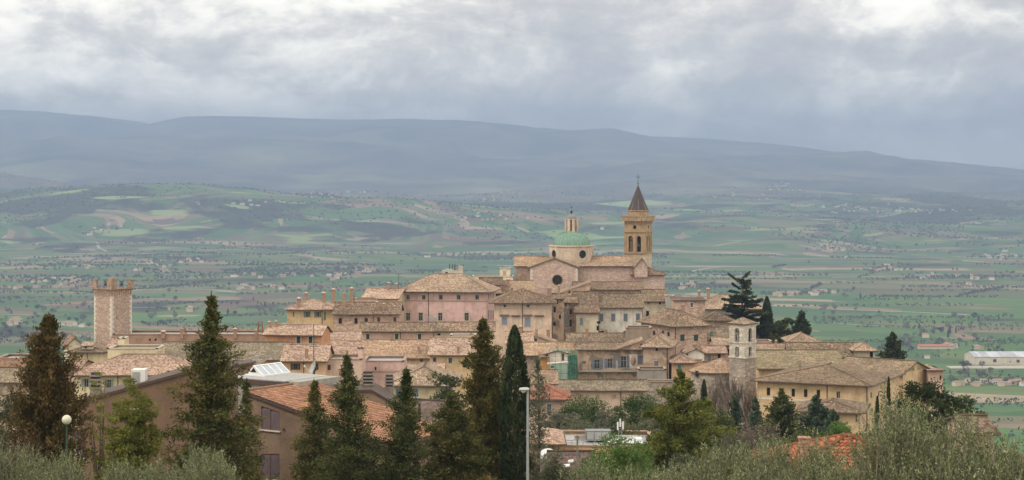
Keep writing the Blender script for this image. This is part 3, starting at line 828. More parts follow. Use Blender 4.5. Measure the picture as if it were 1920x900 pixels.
def window(root, W, rec, style, ex, wallm):
    """style: g glass, d dark opening, s? open shutters, c? closed shutters; ex: t surround, l sill, p pediment, w white trim"""
    t0, z0, t1, z1, sh = rec
    w_, h_ = t1 - t0, z1 - z0
    fb = MB()
    cx, hw = (t0 + t1) / 2, w_ / 2
    if sh == 'r':
        b = min(0.08, w_ * 0.11)
        for q in ((t0, z0, t0 + b, z1), (t1 - b, z0, t1, z1), (t0 + b, z0, t1 - b, z0 + b), (t0 + b, z1 - b, t1 - b, z1)): wbox(fb, W, *q, -0.19, -0.12)
        if style[0] != 'd':
            wbox(fb, W, cx - b * 0.45, z0 + b, cx + b * 0.45, z1 - b, -0.185, -0.125)
            if h_ > 1.3: wbox(fb, W, t0 + b, z0 + h_ * 0.62, t1 - b, z0 + h_ * 0.62 + b * 0.7, -0.183, -0.127)
    else:
        n = 20
        def ring(sc_):
            if sh == 'o': return [(cx + hw * sc_ * math.cos(a), (z0 + z1) / 2 + h_ / 2 * sc_ * math.sin(a)) for a in [2 * math.pi * i / n for i in range(n)]]
            arc = [(cx + hw * sc_ * math.cos(a), z1 - hw + hw * sc_ * math.sin(a)) for a in [math.pi * i / 12 for i in range(13)]]
            return [(cx - hw * sc_, z0 + (1 - sc_) * hw), (cx + hw * sc_, z0 + (1 - sc_) * hw)] + arc
        A, B = ring(1.0), ring(0.86)
        for i in range(len(A)):
            j = (i + 1) % len(A)
            fb.face([W.pt(*A[i], -0.12), W.pt(*A[j], -0.12), W.pt(*B[j], -0.12), W.pt(*B[i], -0.12)])
            fb.face([W.pt(*B[i], -0.12), W.pt(*B[j], -0.12), W.pt(*B[j], -0.19), W.pt(*B[i], -0.19)])
        if style[0] != 'd': wbox(fb, W, cx - 0.03, z0 + 0.1, cx + 0.03, z1 - 0.1, -0.185, -0.13)
    fo = fb.build('window', M['framebrown' if style[0] in 'sc' and style[1:2] == 'n' else ('dark' if style[0] == 'd' else 'frame')], root)
    pb = MB()
    if sh == 'r': pts = [(t0, z0), (t1, z0), (t1, z1), (t0, z1)]
    else: pts = ring(1.0)
    pb.face([W.pt(a, b, -0.2) for a, b in pts])
    pb.build('pane', M[{'g': 'glass', 'd': 'void', 'B': 'glassblue'}.get(style[0], 'glass')], fo)
    if style[0] == 's':
        for a, b in ((t0 - hw * 1.0, t0 - 0.03), (t1 + 0.03, t1 + hw * 1.0)):
            s_ = MB(); louvre(s_, W, a, z0, b, z1, 0.015); s_.build('shutter', M[SH[style[1]]], fo)
    elif style[0] == 'c':
        for a, b in ((t0 + 0.02, cx - 0.012), (cx + 0.012, t1 - 0.02)):
            s_ = MB(); louvre(s_, W, a, z0 + 0.02, b, z1 - 0.02, -0.09); s_.build('shutter', M[SH[style[1]]], fo)
    elif style[0] == 'b':
        s_ = MB(); wbox(s_, W, t0, z0, t1, z1, -0.18, -0.07); s_.build('blind_panel', M[SH[style[1]]], fo)
    if 't' in ex or 'w' in ex:
        s_ = MB(); b = min(0.2, w_ * 0.2)
        if sh == 'r':
            for q in ((t0 - b, z0 - b, t0, z1 + b), (t1, z0 - b, t1 + b, z1 + b), (t0, z1, t1, z1 + b), (t0, z0 - b, t1, z0)): wbox(s_, W, *q, -0.01, 0.05)
        else:
            A, B = ring(1.0), ring(1.0 + b / hw)
            for i in range(len(A)):
                j = (i + 1) % len(A)
                s_.face([W.pt(*A[i], 0.05), W.pt(*B[i], 0.05), W.pt(*B[j], 0.05), W.pt(*A[j], 0.05)][::-1])
                s_.face([W.pt(*B[i], 0.05), W.pt(*B[i], -.01), W.pt(*B[j], -.01), W.pt(*B[j], 0.05)][::-1])
        s_.build('surround', M['trimpale' if 'w' in ex else ('trimbrown' if 'u' in ex else 'trim')], fo)
    if 'l' in ex:
        s_ = MB(); wbox(s_, W, t0 - 0.2, z0 - 0.24, t1 + 0.2, z0 - 0.10 if ('t' in ex or 'w' in ex) else z0 - .02, 0.0, 0.2); s_.build('sill', M['trim'], fo)
    if 'p' in ex:
        s_ = MB(); wbox(s_, W, t0 - 0.45, z1 + 0.36, t1 + 0.45, z1 + 0.62, -0.01, 0.38); wbox(s_, W, t0 - 0.25, z1 + 0.2, t1 + 0.25, z1 + 0.36, -0.01, 0.16); s_.build('pediment', M['pedbrown'], fo)
    return fo
def slope(mb, e0, e1, r1, r0, m=0, th=0.16, rough=0.05):
    """one roof slope from eave e0-e1 up to ridge r0-r1, slightly uneven, with thickness and tile UVs"""
    e0, e1, r1, r0 = map(Vector, (e0, e1, r1, r0))
    ud = (e1 - e0).normalized()
    L = (e1 - e0).length
    S = ((r0 + r1) / 2 - (e0 + e1) / 2).length
    nu = max(2, min(26, int(L / 0.9))); nv = max(2, min(12, int(S / 0.8)))
    g = []
    for j in range(nv + 1):
        b = j / nv
        row = []
        for i in range(nu + 1):
            a = i / nu
            p = (e0 * (1 - a) + e1 * a) * (1 - b) + (r0 * (1 - a) + r1 * a) * b
            h = rough * 2.4 * float(fbm(np.array(p.x * 0.6 + p.z), np.array(p.y * 0.6 + p.z * 0.7), 2))
            if 0 < j < nv: h -= 0.05 * math.sin(math.pi * a)
            row.append((p + Vector((0, 0, h)), ((p - e0).dot(ud), b * S)))
        g.append(row)
    dn = Vector((0, 0, -th))
    for j in range(nv):
        for i in range(nu):
            q = [g[j][i], g[j][i + 1], g[j + 1][i + 1], g[j + 1][i]]
            mb.face([x[0] for x in q], m, [x[1] for x in q])
    bd = [g[0][i][0] for i in range(nu + 1)] + [g[j][nu][0] for j in range(1, nv + 1)] + [g[nv][i][0] for i in range(nu - 1, -1, -1)] + [g[j][0][0] for j in range(nv - 1, 0, -1)]
    for a, b in zip(bd, bd[1:] + bd[:1]): mb.face([a, a + dn, b + dn, b], m + 1)
    mb.face([p + dn for p in (e0, r0, r1, e1)], m + 1)
def caps(mb, a, b, m=0, r=0.13):
    """rounded cap tiles along a ridge or hip, one overlapping the next"""
    a, b = Vector(a), Vector(b)
    n = max(1, int((b - a).length / 0.45))
    for i in range(n):
        p, q = a.lerp(b, i / n), a.lerp(b, min(1, (i + 1.15) / n))
        mb.tube(p, q, r * (0.95 + 0.2 * random.random()), r * 0.86, 6, m, cap=True)
def chimney(roof, c, w_, h_, kind=0, rz=0.0, below=0.8):
    mb = MB()
    c = Vector(c)
    mb.cbox(c - Vector((0, 0, below)), w_, w_ * 0.85, h_ + below - 0.28, 0, rz)
    t = c + Vector((0, 0, h_ - 0.28))
    if kind == 0:       # slab and little tiled hat
        mb.cbox(t, w_ * 1.3, w_ * 1.15, 0.09, 0, rz)
        for sx in (-1, 1):
            for sy in (-1, 1):
                mb.cbox(t + Vector((sx * w_ * 0.4 * math.cos(rz) - sy * w_ * .32 * math.sin(rz), sx * w_ * .4 * math.sin(rz) + sy * w_ * .32 * math.cos(rz), 0.09)), w_ * 0.18, w_ * 0.18, 0.16, 0, rz)
        s = w_ * 0.72
        z = t + Vector((0, 0, 0.25)); ca, sa = math.cos(rz), math.sin(rz)
        q = [z + Vector((ca * x - sa * y, sa * x + ca * y, 0)) for x, y in ((-s, -s * .85), (s, -s * .85), (s, s * .85), (-s, s * .85))]
        ap = z + Vector((0, 0, w_ * 0.42))
        for i in range(4): mb.face([q[i], q[(i + 1) % 4], ap], 1)
        mb.face(q[::-1], 1)
    elif kind == 1:     # plain stack with a pot
        mb.cbox(t, w_ * 1.25, w_ * 1.1, 0.14, 0, rz)
        mb.tube(t + Vector((0, 0, 0.14)), t + Vector((0, 0, 0.5)), w_ * 0.28, w_ * 0.24, 8, 1)
    else:               # concrete stack of spaced louvre slabs
        for i in range(4): mb.cbox(t + Vector((0, 0, 0.02 + i * 0.30)), w_ * 1.12, w_ * 0.96, 0.13, 0, rz); mb.cbox(t + Vector((0, 0, 0.15 + i * 0.30)), w_ * 0.85, w_ * 0.7, 0.17, 1, rz)
    o = mb.build('chimney', [M['chimgrey' if kind == 2 else 'chim'], M['dark' if kind == 2 else 'chimcap']], roof)
    return o
plain('chimcap', (0.50, 0.38, 0.28), 0.92, 0.25, 4)

def bld(name, label, x0, x1, D, ey, ry=None, roof='gable', yaw=0.0, d=None, wall='pink', rm='tile_old', wins=(), lw=(), rw=(), chim=(), cat='house',
        over=0.5, pitch=0.36, dpx=None, by=None, gutter=True, pipes=(), bands=(), fade=None, group=None, base=None):
    """one building from photo measurements: facade x0..x1 at distance D (left corner), eave row ey, ridge row ry"""
    over *= 1.3
    ya = R(yaw)
    u = Vector((math.cos(ya), math.sin(ya), 0)); n = Vector((-u.y, u.x, 0))     # n points away from the viewer
    A = Vector((kx(x0) * D, D, 0))
    L = (kx(x1) * D - A.x) / (u.x - kx(x1) * u.y)
    B = A + u * L
    ze = ZC + (HZ - ey) / F * D
    if dpx is not None:
        c = A if dpx < x0 else B
        d = (kx(dpx) * c.y - c.x) / (n.x - kx(dpx) * n.y)
    H_ = ZC - ze
    if ry is not None and roof in ('gable', 'hip', 'pyr'):
        if d is None:
            t = (H_ * F - (ry - HZ) * D) / ((ry - HZ) + pitch * F)
            d = 2 * min(max(t, 2.2), 9.5)
        mid = D + n.y * d / 2 + u.y * L / 2
        rise = min(max(ZC + (HZ - ry) / F * mid - ze, d * 0.09), d * 0.36)
    else:
        d = d or 8.0
        if roof == 'gfront':
            rise = max(ZC + (HZ - ry) / F * (D + u.y * L / 2) - ze, 0.3)
        elif roof == 'shed':
            rise = ZC + (HZ - ry) / F * (D + n.y * d) - ze
        else: rise = 0
    zb = min(gz(q.x, q.y) for q in (A, B, A + n * d, B + n * d)) - 0.6
    if base is not None: zb = base
    root = empty(name, (A + B) / 2 + Vector((0, 0, zb)), label, cat, group)
    up = Vector((0, 0, 1))
    Wf, Wr, Wl, Wb = Wall(A, u, L, -n), Wall(B, n, d, u), Wall(A + n * d, -n, d, -u), Wall(B + n * d, -u, L, n)
    def cut(W, ws):
        out = []
        for w_ in ws:
            a, b = W.at(w_[0], w_[3]), W.at(w_[2], w_[1])
            out.append((min(a[0], b[0]), a[1], max(a[0], b[0]), b[1], w_[6] if len(w_) > 6 else 'r'))
        return out
    cf, cr, cl = cut(Wf, wins), cut(Wr, rw), cut(Wl, lw)
    mb = MB()
    ztop = ze
    panel(mb, Wf, zb, ztop, cf)
    if roof == 'shed':
        panel(mb, Wr, zb, ze, cr); panel(mb, Wl, zb, ze, cl)
        for p in (A, B): mb.face([p + up * ze, p + n * d + up * ze, p + n * d + up * (ze + rise)])
        panel(mb, Wb, zb, ze + rise, [])
    else:
        panel(mb, Wr, zb, ztop, cr); panel(mb, Wl, zb, ztop, cl); panel(mb, Wb, zb, ztop, [])
        if roof == 'gable':
            for p in (A, B): mb.face([p + up * ze, p + n * d + up * ze, p + n * d / 2 + up * (ze + rise)])
        elif roof == 'gfront':
            for k in (0, d): mb.face([A + n * k + up * ze, B + n * k + up * ze, (A + B) / 2 + n * k + up * (ze + rise)])
    mb.build('wall', M[wall], root)
    for ws, W, cc in ((wins, Wf, cf), (rw, Wr, cr), (lw, Wl, cl)):
        for w_, rec in zip(ws, cc): window(root, W, rec, w_[4], w_[5] if len(w_) > 5 else '', wall)
    ro = None
    rb = MB(); k = pitch_ = (rise / (d / 2)) if roof in ('gable', 'hip', 'pyr') else 0
    o = over; zz = ze + 0.06
    if roof == 'gable':
        e = up * (zz - k * o)
        oe = min(o, 0.35)
        r0, r1 = A - u * oe + n * d / 2 + up * (zz + rise), B + u * oe + n * d / 2 + up * (zz + rise)
        slope(rb, A - u * oe - n * o + e, B + u * oe - n * o + e, r1, r0)
        slope(rb, B + u * oe + n * (d + o) + e, A - u * oe + n * (d + o) + e, r0, r1)
        caps(rb, r0 + up * .03, r1 + up * .03)
    elif roof in ('hip', 'pyr'):
        e = up * (zz - k * o)
        q = [A - u * o - n * o + e, B + u * o - n * o + e, B + u * o + n * (d + o) + e, A - u * o + n * (d + o) + e]
        if L >= d and roof == 'hip':
            r0, r1 = A + u * (d / 2) + n * d / 2 + up * (zz + rise), B - u * (d / 2) + n * d / 2 + up * (zz + rise)
            slope(rb, q[0], q[1], r1, r0); slope(rb, q[2], q[3], r0, r1); slope(rb, q[1], q[2], r1, r1); slope(rb, q[3], q[0], r0, r0)
        else:
            dl = max(0, (d - L) / 2)
            if roof == 'pyr': dl = 0
            mc = (A + B) / 2
            r0, r1 = mc + n * (d / 2 - dl) + up * (zz + rise), mc + n * (d / 2 + dl) + up * (zz + rise)
            slope(rb, q[0], q[1], r0, r0); slope(rb, q[1], q[2], r1, r0); slope(rb, q[2], q[3], r1, r1); slope(rb, q[3], q[0], r0, r1)
        if (r1 - r0).length > .5: caps(rb, r0 + up * .03, r1 + up * .03)
        caps(rb, q[0], r0, r=.1)
        if L >= d and roof == 'hip': caps(rb, q[1], r1, r=.1)
        else: caps(rb, q[1], r0, r=.1)
    elif roof == 'gfront':
        kk = rise / (L / 2); mc = (A + B) / 2
        r0, r1 = mc - n * 0.3 + up * (zz + rise), mc + n * (d + .3) + up * (zz + rise)
        e = up * (zz - kk * o)
        slope(rb, B + u * o - n * .3 + e, B + u * o + n * (d + .3) + e, r1, r0)
        slope(rb, A - u * o + n * (d + .3) + e, A - u * o - n * .3 + e, r0, r1)
        caps(rb, r0 + up * .03, r1 + up * .03)
    elif roof == 'shed':
        kk = rise / d; e = up * (zz - kk * o)
        oe = 0.3
        slope(rb, A - u * oe - n * o + e, B + u * oe - n * o + e, B + u * oe + n * (d + .2) + up * (zz + rise), A - u * oe + n * (d + .2) + up * (zz + rise))
    elif roof == 'flat':
        pb = MB(); k_ = .28
        pb.box(A + u * k_ + n * k_ + up * (ze - .55), u * (L - 2 * k_), n * (d - 2 * k_), up * .2); pb.build('roof_deck', M['deckgrey'], root)
        pb = MB()
        for W in (Wf, Wr, Wl, Wb):
            wbox(pb, W, -0.12, ze - 0.02, W.L + 0.12, ze + 0.12, -0.3, 0.12)
        pb.build('coping', M['trimbrown' if wall not in ('cream', 'ivory', 'white', 'grey') else 'trim'], root)
    if rb.f:
        ro = rb.build('roof', [M[rm], M['eave']], root)
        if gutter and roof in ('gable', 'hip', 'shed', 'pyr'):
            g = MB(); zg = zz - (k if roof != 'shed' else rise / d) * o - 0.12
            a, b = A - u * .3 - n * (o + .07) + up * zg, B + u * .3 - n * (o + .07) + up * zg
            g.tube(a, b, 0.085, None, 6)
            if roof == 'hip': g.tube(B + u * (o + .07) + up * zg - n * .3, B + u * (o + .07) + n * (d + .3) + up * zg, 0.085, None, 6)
            g.build('gutter', M['gutter'], root)  # gutter whose dark tube also stands in for the eave's shadow line
    for px in pipes:
        t, _ = Wf.at(px, ey)
        g = MB(); g.tube(Wf.pt(t, zb + .1, 0.09), Wf.pt(t, ze - .15, 0.09), 0.07, None, 6)
        g.tube(Wf.pt(t, ze - .15, 0.09), Wf.pt(t, ze - .02, over * 0.9), 0.07, None, 6); g.build('downpipe', M['gutter'], root)
    for py, mt in bands:
        _, z = Wf.at((x0 + x1) / 2, py)
        g = MB(); wbox(g, Wf, 0.0, z - .12, L, z + .12, -.01, .07); wbox(g, Wr, 0.0, z - .118, d, z + .118, -.01, .068); g.build('string_course', M[mt], root)
    host = ro or root
    for cdef in chim:
        px, top, bot, wpx = cdef[:4]; kind = cdef[4] if len(cdef) > 4 else 0
        # where the sight line meets the front slope, else the ridge
        c = None
        kf = rise / (d / 2) if roof in ('gable', 'hip', 'pyr') else (rise / d if roof == 'shed' else 0.0)
        for i in range(201):
            dd = D + u.y * L / 2 + n.y * (d / 2 if roof not in ('shed', 'flat') else d) * i / 200.0
            s = (dd - D - u.y * L / 2) / n.y
            zr = ze + kf * s
            if zr >= ZC + (HZ - bot) / F * dd or i == 200:
                c = Vector((kx(px) * dd, dd, zr)); break
        ht = ZC + (HZ - top) / F * c.y - c.z
        chimney(host, c, .8 * wpx / F * c.y, max(ht, 0.6), kind, ya)
    return dict(root=root, A=A, B=B, u=u, n=n, d=d, ze=ze, zb=zb, rise=rise, Wf=Wf, Wr=Wr, Wl=Wl, L=L, roof=ro)
plain('eave', (0.11, 0.075, 0.055), 0.9)  # roof undersides and edges, coloured darker to deepen the eave shadow
plain('deckgrey', (0.33, 0.33, 0.33), 0.8, 0.25)
plain('pedbrown', (0.20, 0.135, 0.105), 0.9)

stucco('brickbrown', (0.36, 0.235, 0.175), dirt=0.3); stucco('conc2', (0.46, 0.43, 0.38)); stucco('ruinbrown', (0.30, 0.235, 0.18), dirt=0.5)
stucco('white2', (0.68, 0.63, 0.57), dirt=.2); stucco('orange2', (0.55, 0.28, 0.09)); stucco('rose2', (0.56, 0.42, 0.345), dirt=.4, patch=(0.60, 0.47, 0.38))
tiles('tile_lichen2', [(0.20, 0.145, 0.095), (0.37, 0.285, 0.195), (0.28, 0.205, 0.14), (0.45, 0.35, 0.25), (0.23, 0.175, 0.11)], (0.25, 0.215, 0.13), 0.4)
tiles('tile_pink3', [(0.34, 0.21, 0.14), (0.58, 0.42, 0.30), (0.45, 0.28, 0.19), (0.64, 0.49, 0.36), (0.30, 0.20, 0.13), (0.52, 0.36, 0.25), (0.38, 0.31, 0.2)], lf=0.35)
tiles('tile_tan2', [(0.27, 0.19, 0.13), (0.46, 0.36, 0.27), (0.36, 0.26, 0.18), (0.52, 0.42, 0.33), (0.24, 0.17, 0.12)], lf=0.2, cw=.26)
plain('fascia', (0.085, 0.055, 0.045), 0.7)
plain('tileedge', (0.42, 0.31, 0.22), 0.9, 0.35, 5)
def extrude(name, mats, root, poly, D, depth, cop=None, cm='fascia', ct=.22, name2='coping'):
    q = MB(); pts = [P(x, y, D) for x, y in poly]; bk = [p + Vector((0, depth, 0)) for p in pts]
    q.face(pts); q.face(bk[::-1])
    for i in range(len(pts)): j = (i + 1) % len(pts); q.face([pts[i], bk[i], bk[j], pts[j]])
    q.build(name, M[mats], root)
    if cop:
        for a, b in cop:
            q = MB(); p0, p1 = P(*a, D), P(*b, D); q.box(p0 + Vector((0, -.12, -.06)), p1 - p0, (0, depth + .24, 0), (0, 0, ct)); q.build(name2, M[cm], root)

def slant(name, label, poly, cop, D, depth, wall, wins=()):
    """house end with a slanting roof edge"""
    xs = [p[0] for p in poly]; xm = sum(xs) / len(xs)
    root = empty(name, (kx(xm) * D, D, gz(kx(xm) * D, D) - .5), label, 'house')
    zb_y = HZ + (ZC - root.location.z) * F / D
    extrude('wall', wall, root, [(xs[0], zb_y)] + list(poly) + [(xs[-1], zb_y)], D, depth)
    for a, b in cop:
        q = MB(); p0, p1 = P(*a, D), P(*b, D); o = Vector((0, .3, 0)); e = (p1 - p0).normalized() * .3
        slope(q, p0 - o - e + Vector((0, 0, .12)), p0 + Vector((0, depth + .3, .12)) - e, p1 + Vector((0, depth + .3, .12)) + e, p1 - o + e + Vector((0, 0, .12)), th=.26)
        q.build('roof', [M['tile_tan'], M['tileedge']], root)
    W = Wall(Vector((kx(min(xs)) * D, D, 0)), Vector((1, 0, 0)), 1, Vector((0, -1, 0)))
    for x0, y0, x1, y1 in wins:
        a, b = W.at(x0, y1), W.at(x1, y0); q = MB(); wbox(q, W, a[0], a[1], b[0], b[1], -.1, .03); q.build('window', M['void'], root)
# ------------------------------------------------------------------ special towers and the church
def prism(mb, c, s, yaw, z0, z1, m=0, s2=None):
    """square block centred on c"""
    s2 = s2 or s
    ya = R(yaw)
    mb.cbox(Vector((c.x, c.y, z0)), s, s2, z1 - z0, m, ya)
def tower_geo(pxA, pxB, D, yaw):
    ya = R(yaw); u = Vector((math.cos(ya), math.sin(ya), 0)); n = Vector((-u.y, u.x, 0))
    A = Vector((kx(pxA) * D, D, 0)); L = (kx(pxB) * D - A.x) / (u.x - kx(pxB) * u.y)
    B = A + u * L
    return A, B, u, n, L, A + u * L / 2 + n * L / 2
def zat(py, D): return ZC + (HZ - py) / F * D
def four_walls(A, u, n, L):
    return [Wall(A, u, L, -n), Wall(A + u * L, n, L, u), Wall(A + u * L + n * L, -u, L, n), Wall(A + n * L, -n, L, -u)]

# crenellated stone tower at the left
def stone_tower():
    D = 372.0
    A, B, u, n, L, c = tower_geo(176.5, 209.5, D, -37)
    zb = gz(c.x, c.y) - 1; zt = zat(553, D)
    root = empty('stone_tower', (c.x, c.y, zb), 'tall square medieval stone tower with crenellated top at the left', 'tower')
    Ws = four_walls(A, u, n, L)
    mb = MB()
    W1 = Ws[1]
    slit = []
    for px, y0, y1 in ((219, 592, 599),):
        a, b = W1.at(px - 0.9, y1), W1.at(px + 0.9, y0); slit.append((a[0], a[1], b[0], b[1], 'r'))
    for i, W in enumerate(Ws): panel(mb, W, zb, zt + 1.2, slit if i == 1 else [])
    mb.build('wall', M['towerstone'], root)
    for r_ in slit: window(root, W1, r_, 'd', 't', '')
    # pale corner stones
    for cx_, ux, nx_ in ((A, u, n), (B, -u, n), (B + n * L, -u, -n)):
        z = zb + 1.0; k = 0
        while z < zt - 0.4:
            q = MB(); a, b = (0.62, 0.36) if k % 2 else (0.36, 0.62)
            o = cx_ - ux * 0.03 - nx_ * 0.03
            q.box((o.x, o.y, z), ux * a, nx_ * b, (0, 0, 0.43)); q.build('quoin', M['quoin'], root)
            z += 0.47; k += 1
    # corbels, parapet, merlons
    for W in Ws[:2]:
        nb = 9
        for i in range(nb):
            q = MB(); t = (i + 0.5) / nb * W.L
            for j in range(3): wbox(q, W, t - 0.13, zt - 0.25 + j * 0.42, t + 0.13, zt + 0.17 + j * 0.42, -0.1, 0.06 + j * 0.08)
            q.build('corbel', M['towerstone'], root)
    q = MB(); zp = zt + 1.0; o = 0.27; zq = zat(541.5, D)
    e = L + 2 * o
    A2 = A - u * o - n * o
    for a, b, c1, c2 in ((A2, u, e, n), (A2 + u * e, n, e, -u), (A2 + u * e + n * e, -u, e, -n), (A2 + n * e, -n, e, u)):
        q.box((a.x, a.y, zp), b * c1, c2 * 0.4, (0, 0, zq - zp))
        q.box((a.x - c2.x * .08, a.y - c2.y * .08, zq), b * c1, c2 * 0.55, (0, 0, 0.16))
    q.box((A2.x, A2.y, zp - .03), u * e, n * e, (0, 0, .25))
    q.build('parapet', M['towerbrick'], root)
    zm = zat(525.5, D)
    def mer(o_, a, b, la, lb, top):
        q = MB(); q.box((o_.x, o_.y, zq + .16), a * la, b * lb, (0, 0, top - zq - .16)); q.box((o_.x - .04, o_.y - .04, top), a * (la + .08), b * (lb + .08), (0, 0, .14)); q.build('merlon', M['towerbrick'], root)
    mer(A2, u, n, 1.2, 0.45, zm); mer(A2 + u * (e - 1.35) , u, n, 1.30, 0.45, zm + .3); mer(A2 + u * e + n * 0.46, -u, n, 0.45, 0.8, zm + .3)
    mer(A2 + u * e + n * (e - 1.25), -u, n, 0.45, 1.25, zm); mer(A2 + n * (e - 1.2), u, n, 0.45, 1.15, zm)
    # bell frame between the merlons
    for dx in (-1.6, 1.5):
        q = MB()
        for k in (0, .6): q.tube((c.x + dx + k, c.y - .6, zq - .4), (c.x + dx + k, c.y - .6, zm + .1), .06, None, 5)
        q.tube((c.x + dx, c.y - .6, zm - .2), (c.x + dx + .6, c.y - .6, zm - .2), .06, None, 5); q.lathe((c.x + dx + .3, c.y - .6, zm - 1.05), [(.28, 0), (.24, .2), (.16, .6), (.05, .86)], 10)
        q.build('bell_frame', M['iron'], root)
    q = MB(); q.lathe((c.x - .1, c.y, zm + .2), [(.5, 0), (.55, .2), (.34, .32), (.1, .45)], 8); q.tube((c.x - .1, c.y, zm - 2), (c.x - .1, c.y, zm + .3), .45, None, 8); q.build('turret_cap', M['towerbrick'], root)
masonry('towerbrick', (0.21, 0.135, 0.095), (0.29, 0.20, 0.145), (0.36, 0.26, 0.19), 0.25, (0.36, 0.27, 0.2), 0.2)
stone_tower()

def cathedral():
    # nave with ridge across the view
    nave = bld('church_nave', 'long pinkish stone church with tiled roof on the hilltop, below the green dome', 966, 1187, 478, 497.5, 481, 'gable', wall='church', rm='tile_pink2', cat='church',
               wins=((976.5, 515, 985.5, 538, 'bm', 'tu', 'a'),), pipes=(1187,), over=0.45)
    root = nave['root']
    # transept gable with the big round window (part of the same church)
    D = 471.0
    A = Vector((kx(994) * D, D, 0)); B = Vector((kx(1083.5) * D, D, 0)); u = Vector((1, 0, 0)); n = Vector((0, 1, 0)); L = B.x - A.x
    ze, za = zat(501, D), zat(484.5, D); d = 12.0
    zb = gz(A.x, D) - .5
    W = Wall(A, u, L, -n)
    mb = MB()
    a, b = W.at(1035.5, 534.5), W.at(1054.5, 515.5)
    rec = (a[0], a[1], b[0], b[1], 'o')
    panel(mb, W, zb, ze, [rec])
    mb.face([W.pt(0, ze), W.pt(L, ze), W.pt(L / 2, za)])
    for x in (A, B): mb.face([(x.x, D, zb), (x.x, D + d, zb), (x.x, D + d, ze), (x.x, D, ze)])
    mb.build('transept_wall', M['church'], root)
    window(root, W, rec, 'd', 'tu', '')
    for t in (0.02, L - 0.55):
        z = zb; k = 0
        while z < ze - .5:
            q = MB(); w_ = .75 if k % 2 else .45
            wbox(q, W, t if t < 1 else L - .02 - w_, z, t + w_ if t < 1 else L - .02, z + .42, -.05, .035); q.build('quoin', M['quoin'], root); z += .46; k += 1
    rb = MB(); o = .6; k = (za - ze) / (L / 2); zz = ze + .08
    e = Vector((0, 0, zz - k * o)); mid = (A + B) / 2
    r0, r1 = mid - n * .35 + Vector((0, 0, za + .08)), mid + n * (d) + Vector((0, 0, za + .08))
    slope(rb, B + u * o - n * .35 + e, B + u * o + n * d + e, r1, r0); slope(rb, A - u * o + n * d + e, A - u * o - n * .35 + e, r0, r1)
    caps(rb, r0, r1); rb.build('transept_roof', [M['tile_pink2'], M['eave']], root)
    # lower facade annex at the right end
    bld('church_annex', 'lower stone annex with hipped tile roof at the right end of the church', 1187.8, 1246, 475, 514, 501, 'hip', wall='church', rm='tile_old', cat='church annex', over=.45, d=9)
    # small pediment on the nave's right end
    q = MB(); D2 = 474.0
    q.box(P(1190, 520, D2), P(1214, 520, D2) - P(1190, 520, D2), (0, 3.0, 0), P(1190, 502, D2) - P(1190, 520, D2))
    a, b, c = P(1189, 502, D2), P(1216, 502, D2), P(1204, 484, D2)
    for k in (0, 3.0): q.face([v + Vector((0, k, 0)) for v in (a, b, c)])
    q.build('pediment', M['church'], root)
    rb = MB(); k = Vector((0, 3.2, 0)); k0 = Vector((0, -.3, .1))
    slope(rb, b + k0 + (b - c) * .06, b + k + (b - c) * .06, c + k, c + k0 ); slope(rb, a + k + (a - c) * .06, a + k0 + (a - c) * .06, c + k0, c + k)
    rb.build('pediment_roof', [M['tile_old'], M['eave']], root)
    # octagonal drum, dome, lantern
    Dc = 484.0; cx_ = kx(1071.5) * Dc; rad = 41.9 / F * Dc
    al = [R(-82 + 45 * i) for i in range(8)]
    vv = [Vector((cx_ + rad * math.sin(a), Dc - rad * math.cos(a), 0)) for a in al]
    z0, z1 = zat(497, Dc), zat(460, Dc)
    dro = empty('church_dome', (cx_, Dc, z0), 'green copper dome with lantern on a cream octagonal drum', 'dome')
    mb = MB(); wnd = []
    for i in range(8):
        a, b = vv[i], vv[(i + 1) % 8]
        uu = (b - a).normalized(); L = (b - a).length
        out = Vector((uu.y, -uu.x, 0))
        W = Wall(a, uu, L, out); ops = []
        zc = zat(475.5, Dc)
        if i % 2 == 0: ops = [(L / 2 - 1.05, zc - 1.05, L / 2 + 1.05, zc + 1.05, 'o')]
        else: ops = [(L / 2 - 1.05, zc - 1.3, L / 2 + 1.05, zc + 1.0, 'a')]
        panel(mb, W, z0, z1, ops)
        wnd.append((W, ops[0], i))
    mb.build('drum', M['drum'], dro)
    for W, r_, i in wnd: window(dro, W, r_, 'd' if i % 2 == 0 else 'bl', 't', '')
    q = MB()
    q.lathe((cx_, Dc, 0), [(rad * 1.0, z1 - .35), (rad * 1.05, z1 - .2), (rad * 1.05, z1 + .05), (rad * .93, z1 + .08)], 8, rot=R(-82) - R(90)); q.build('drum_cornice', M['drum'], dro)
    rd = 34.5 / F * Dc; zt = zat(433, Dc); hh = zt - z1
    prof = [(rd * math.cos(t) , z1 + .05 + hh * math.sin(t) * 1.0) for t in [math.pi / 2 * i / 10 * 0.86 for i in range(11)]]
    q = MB(); q.lathe((cx_, Dc, 0), [(rd * 1.01, z1)] + prof, 48); q.build('dome_shell', M['domecopper'], dro, True)
    for i in range(32):
        a = 2 * math.pi * i / 32
        q = MB()
        for (r_, z_), (r2, z2) in zip(prof, prof[1:]): q.tube((cx_ + r_ * math.cos(a), Dc + r_ * math.sin(a), z_), (cx_ + r2 * math.cos(a), Dc + r2 * math.sin(a), z2), .075, None, 4, cap=False)
        q.build('rib', M['domecopper'], dro)
    zl0, zl1 = zt - .25, zat(411, Dc); rl = 11 / F * Dc
    q = MB(); q.lathe((cx_, Dc, 0), [(rl * 1.12, zl0 - .2), (rl * 1.12, zl0 + .15), (rl * .98, zl0 + .2)], 8, rot=.3)
    q.lathe((cx_, Dc, 0), [(rl * 1.05, zl1 - .2), (rl * 1.12, zl1), (rl * .9, zl1 + .1)], 8, rot=.3)
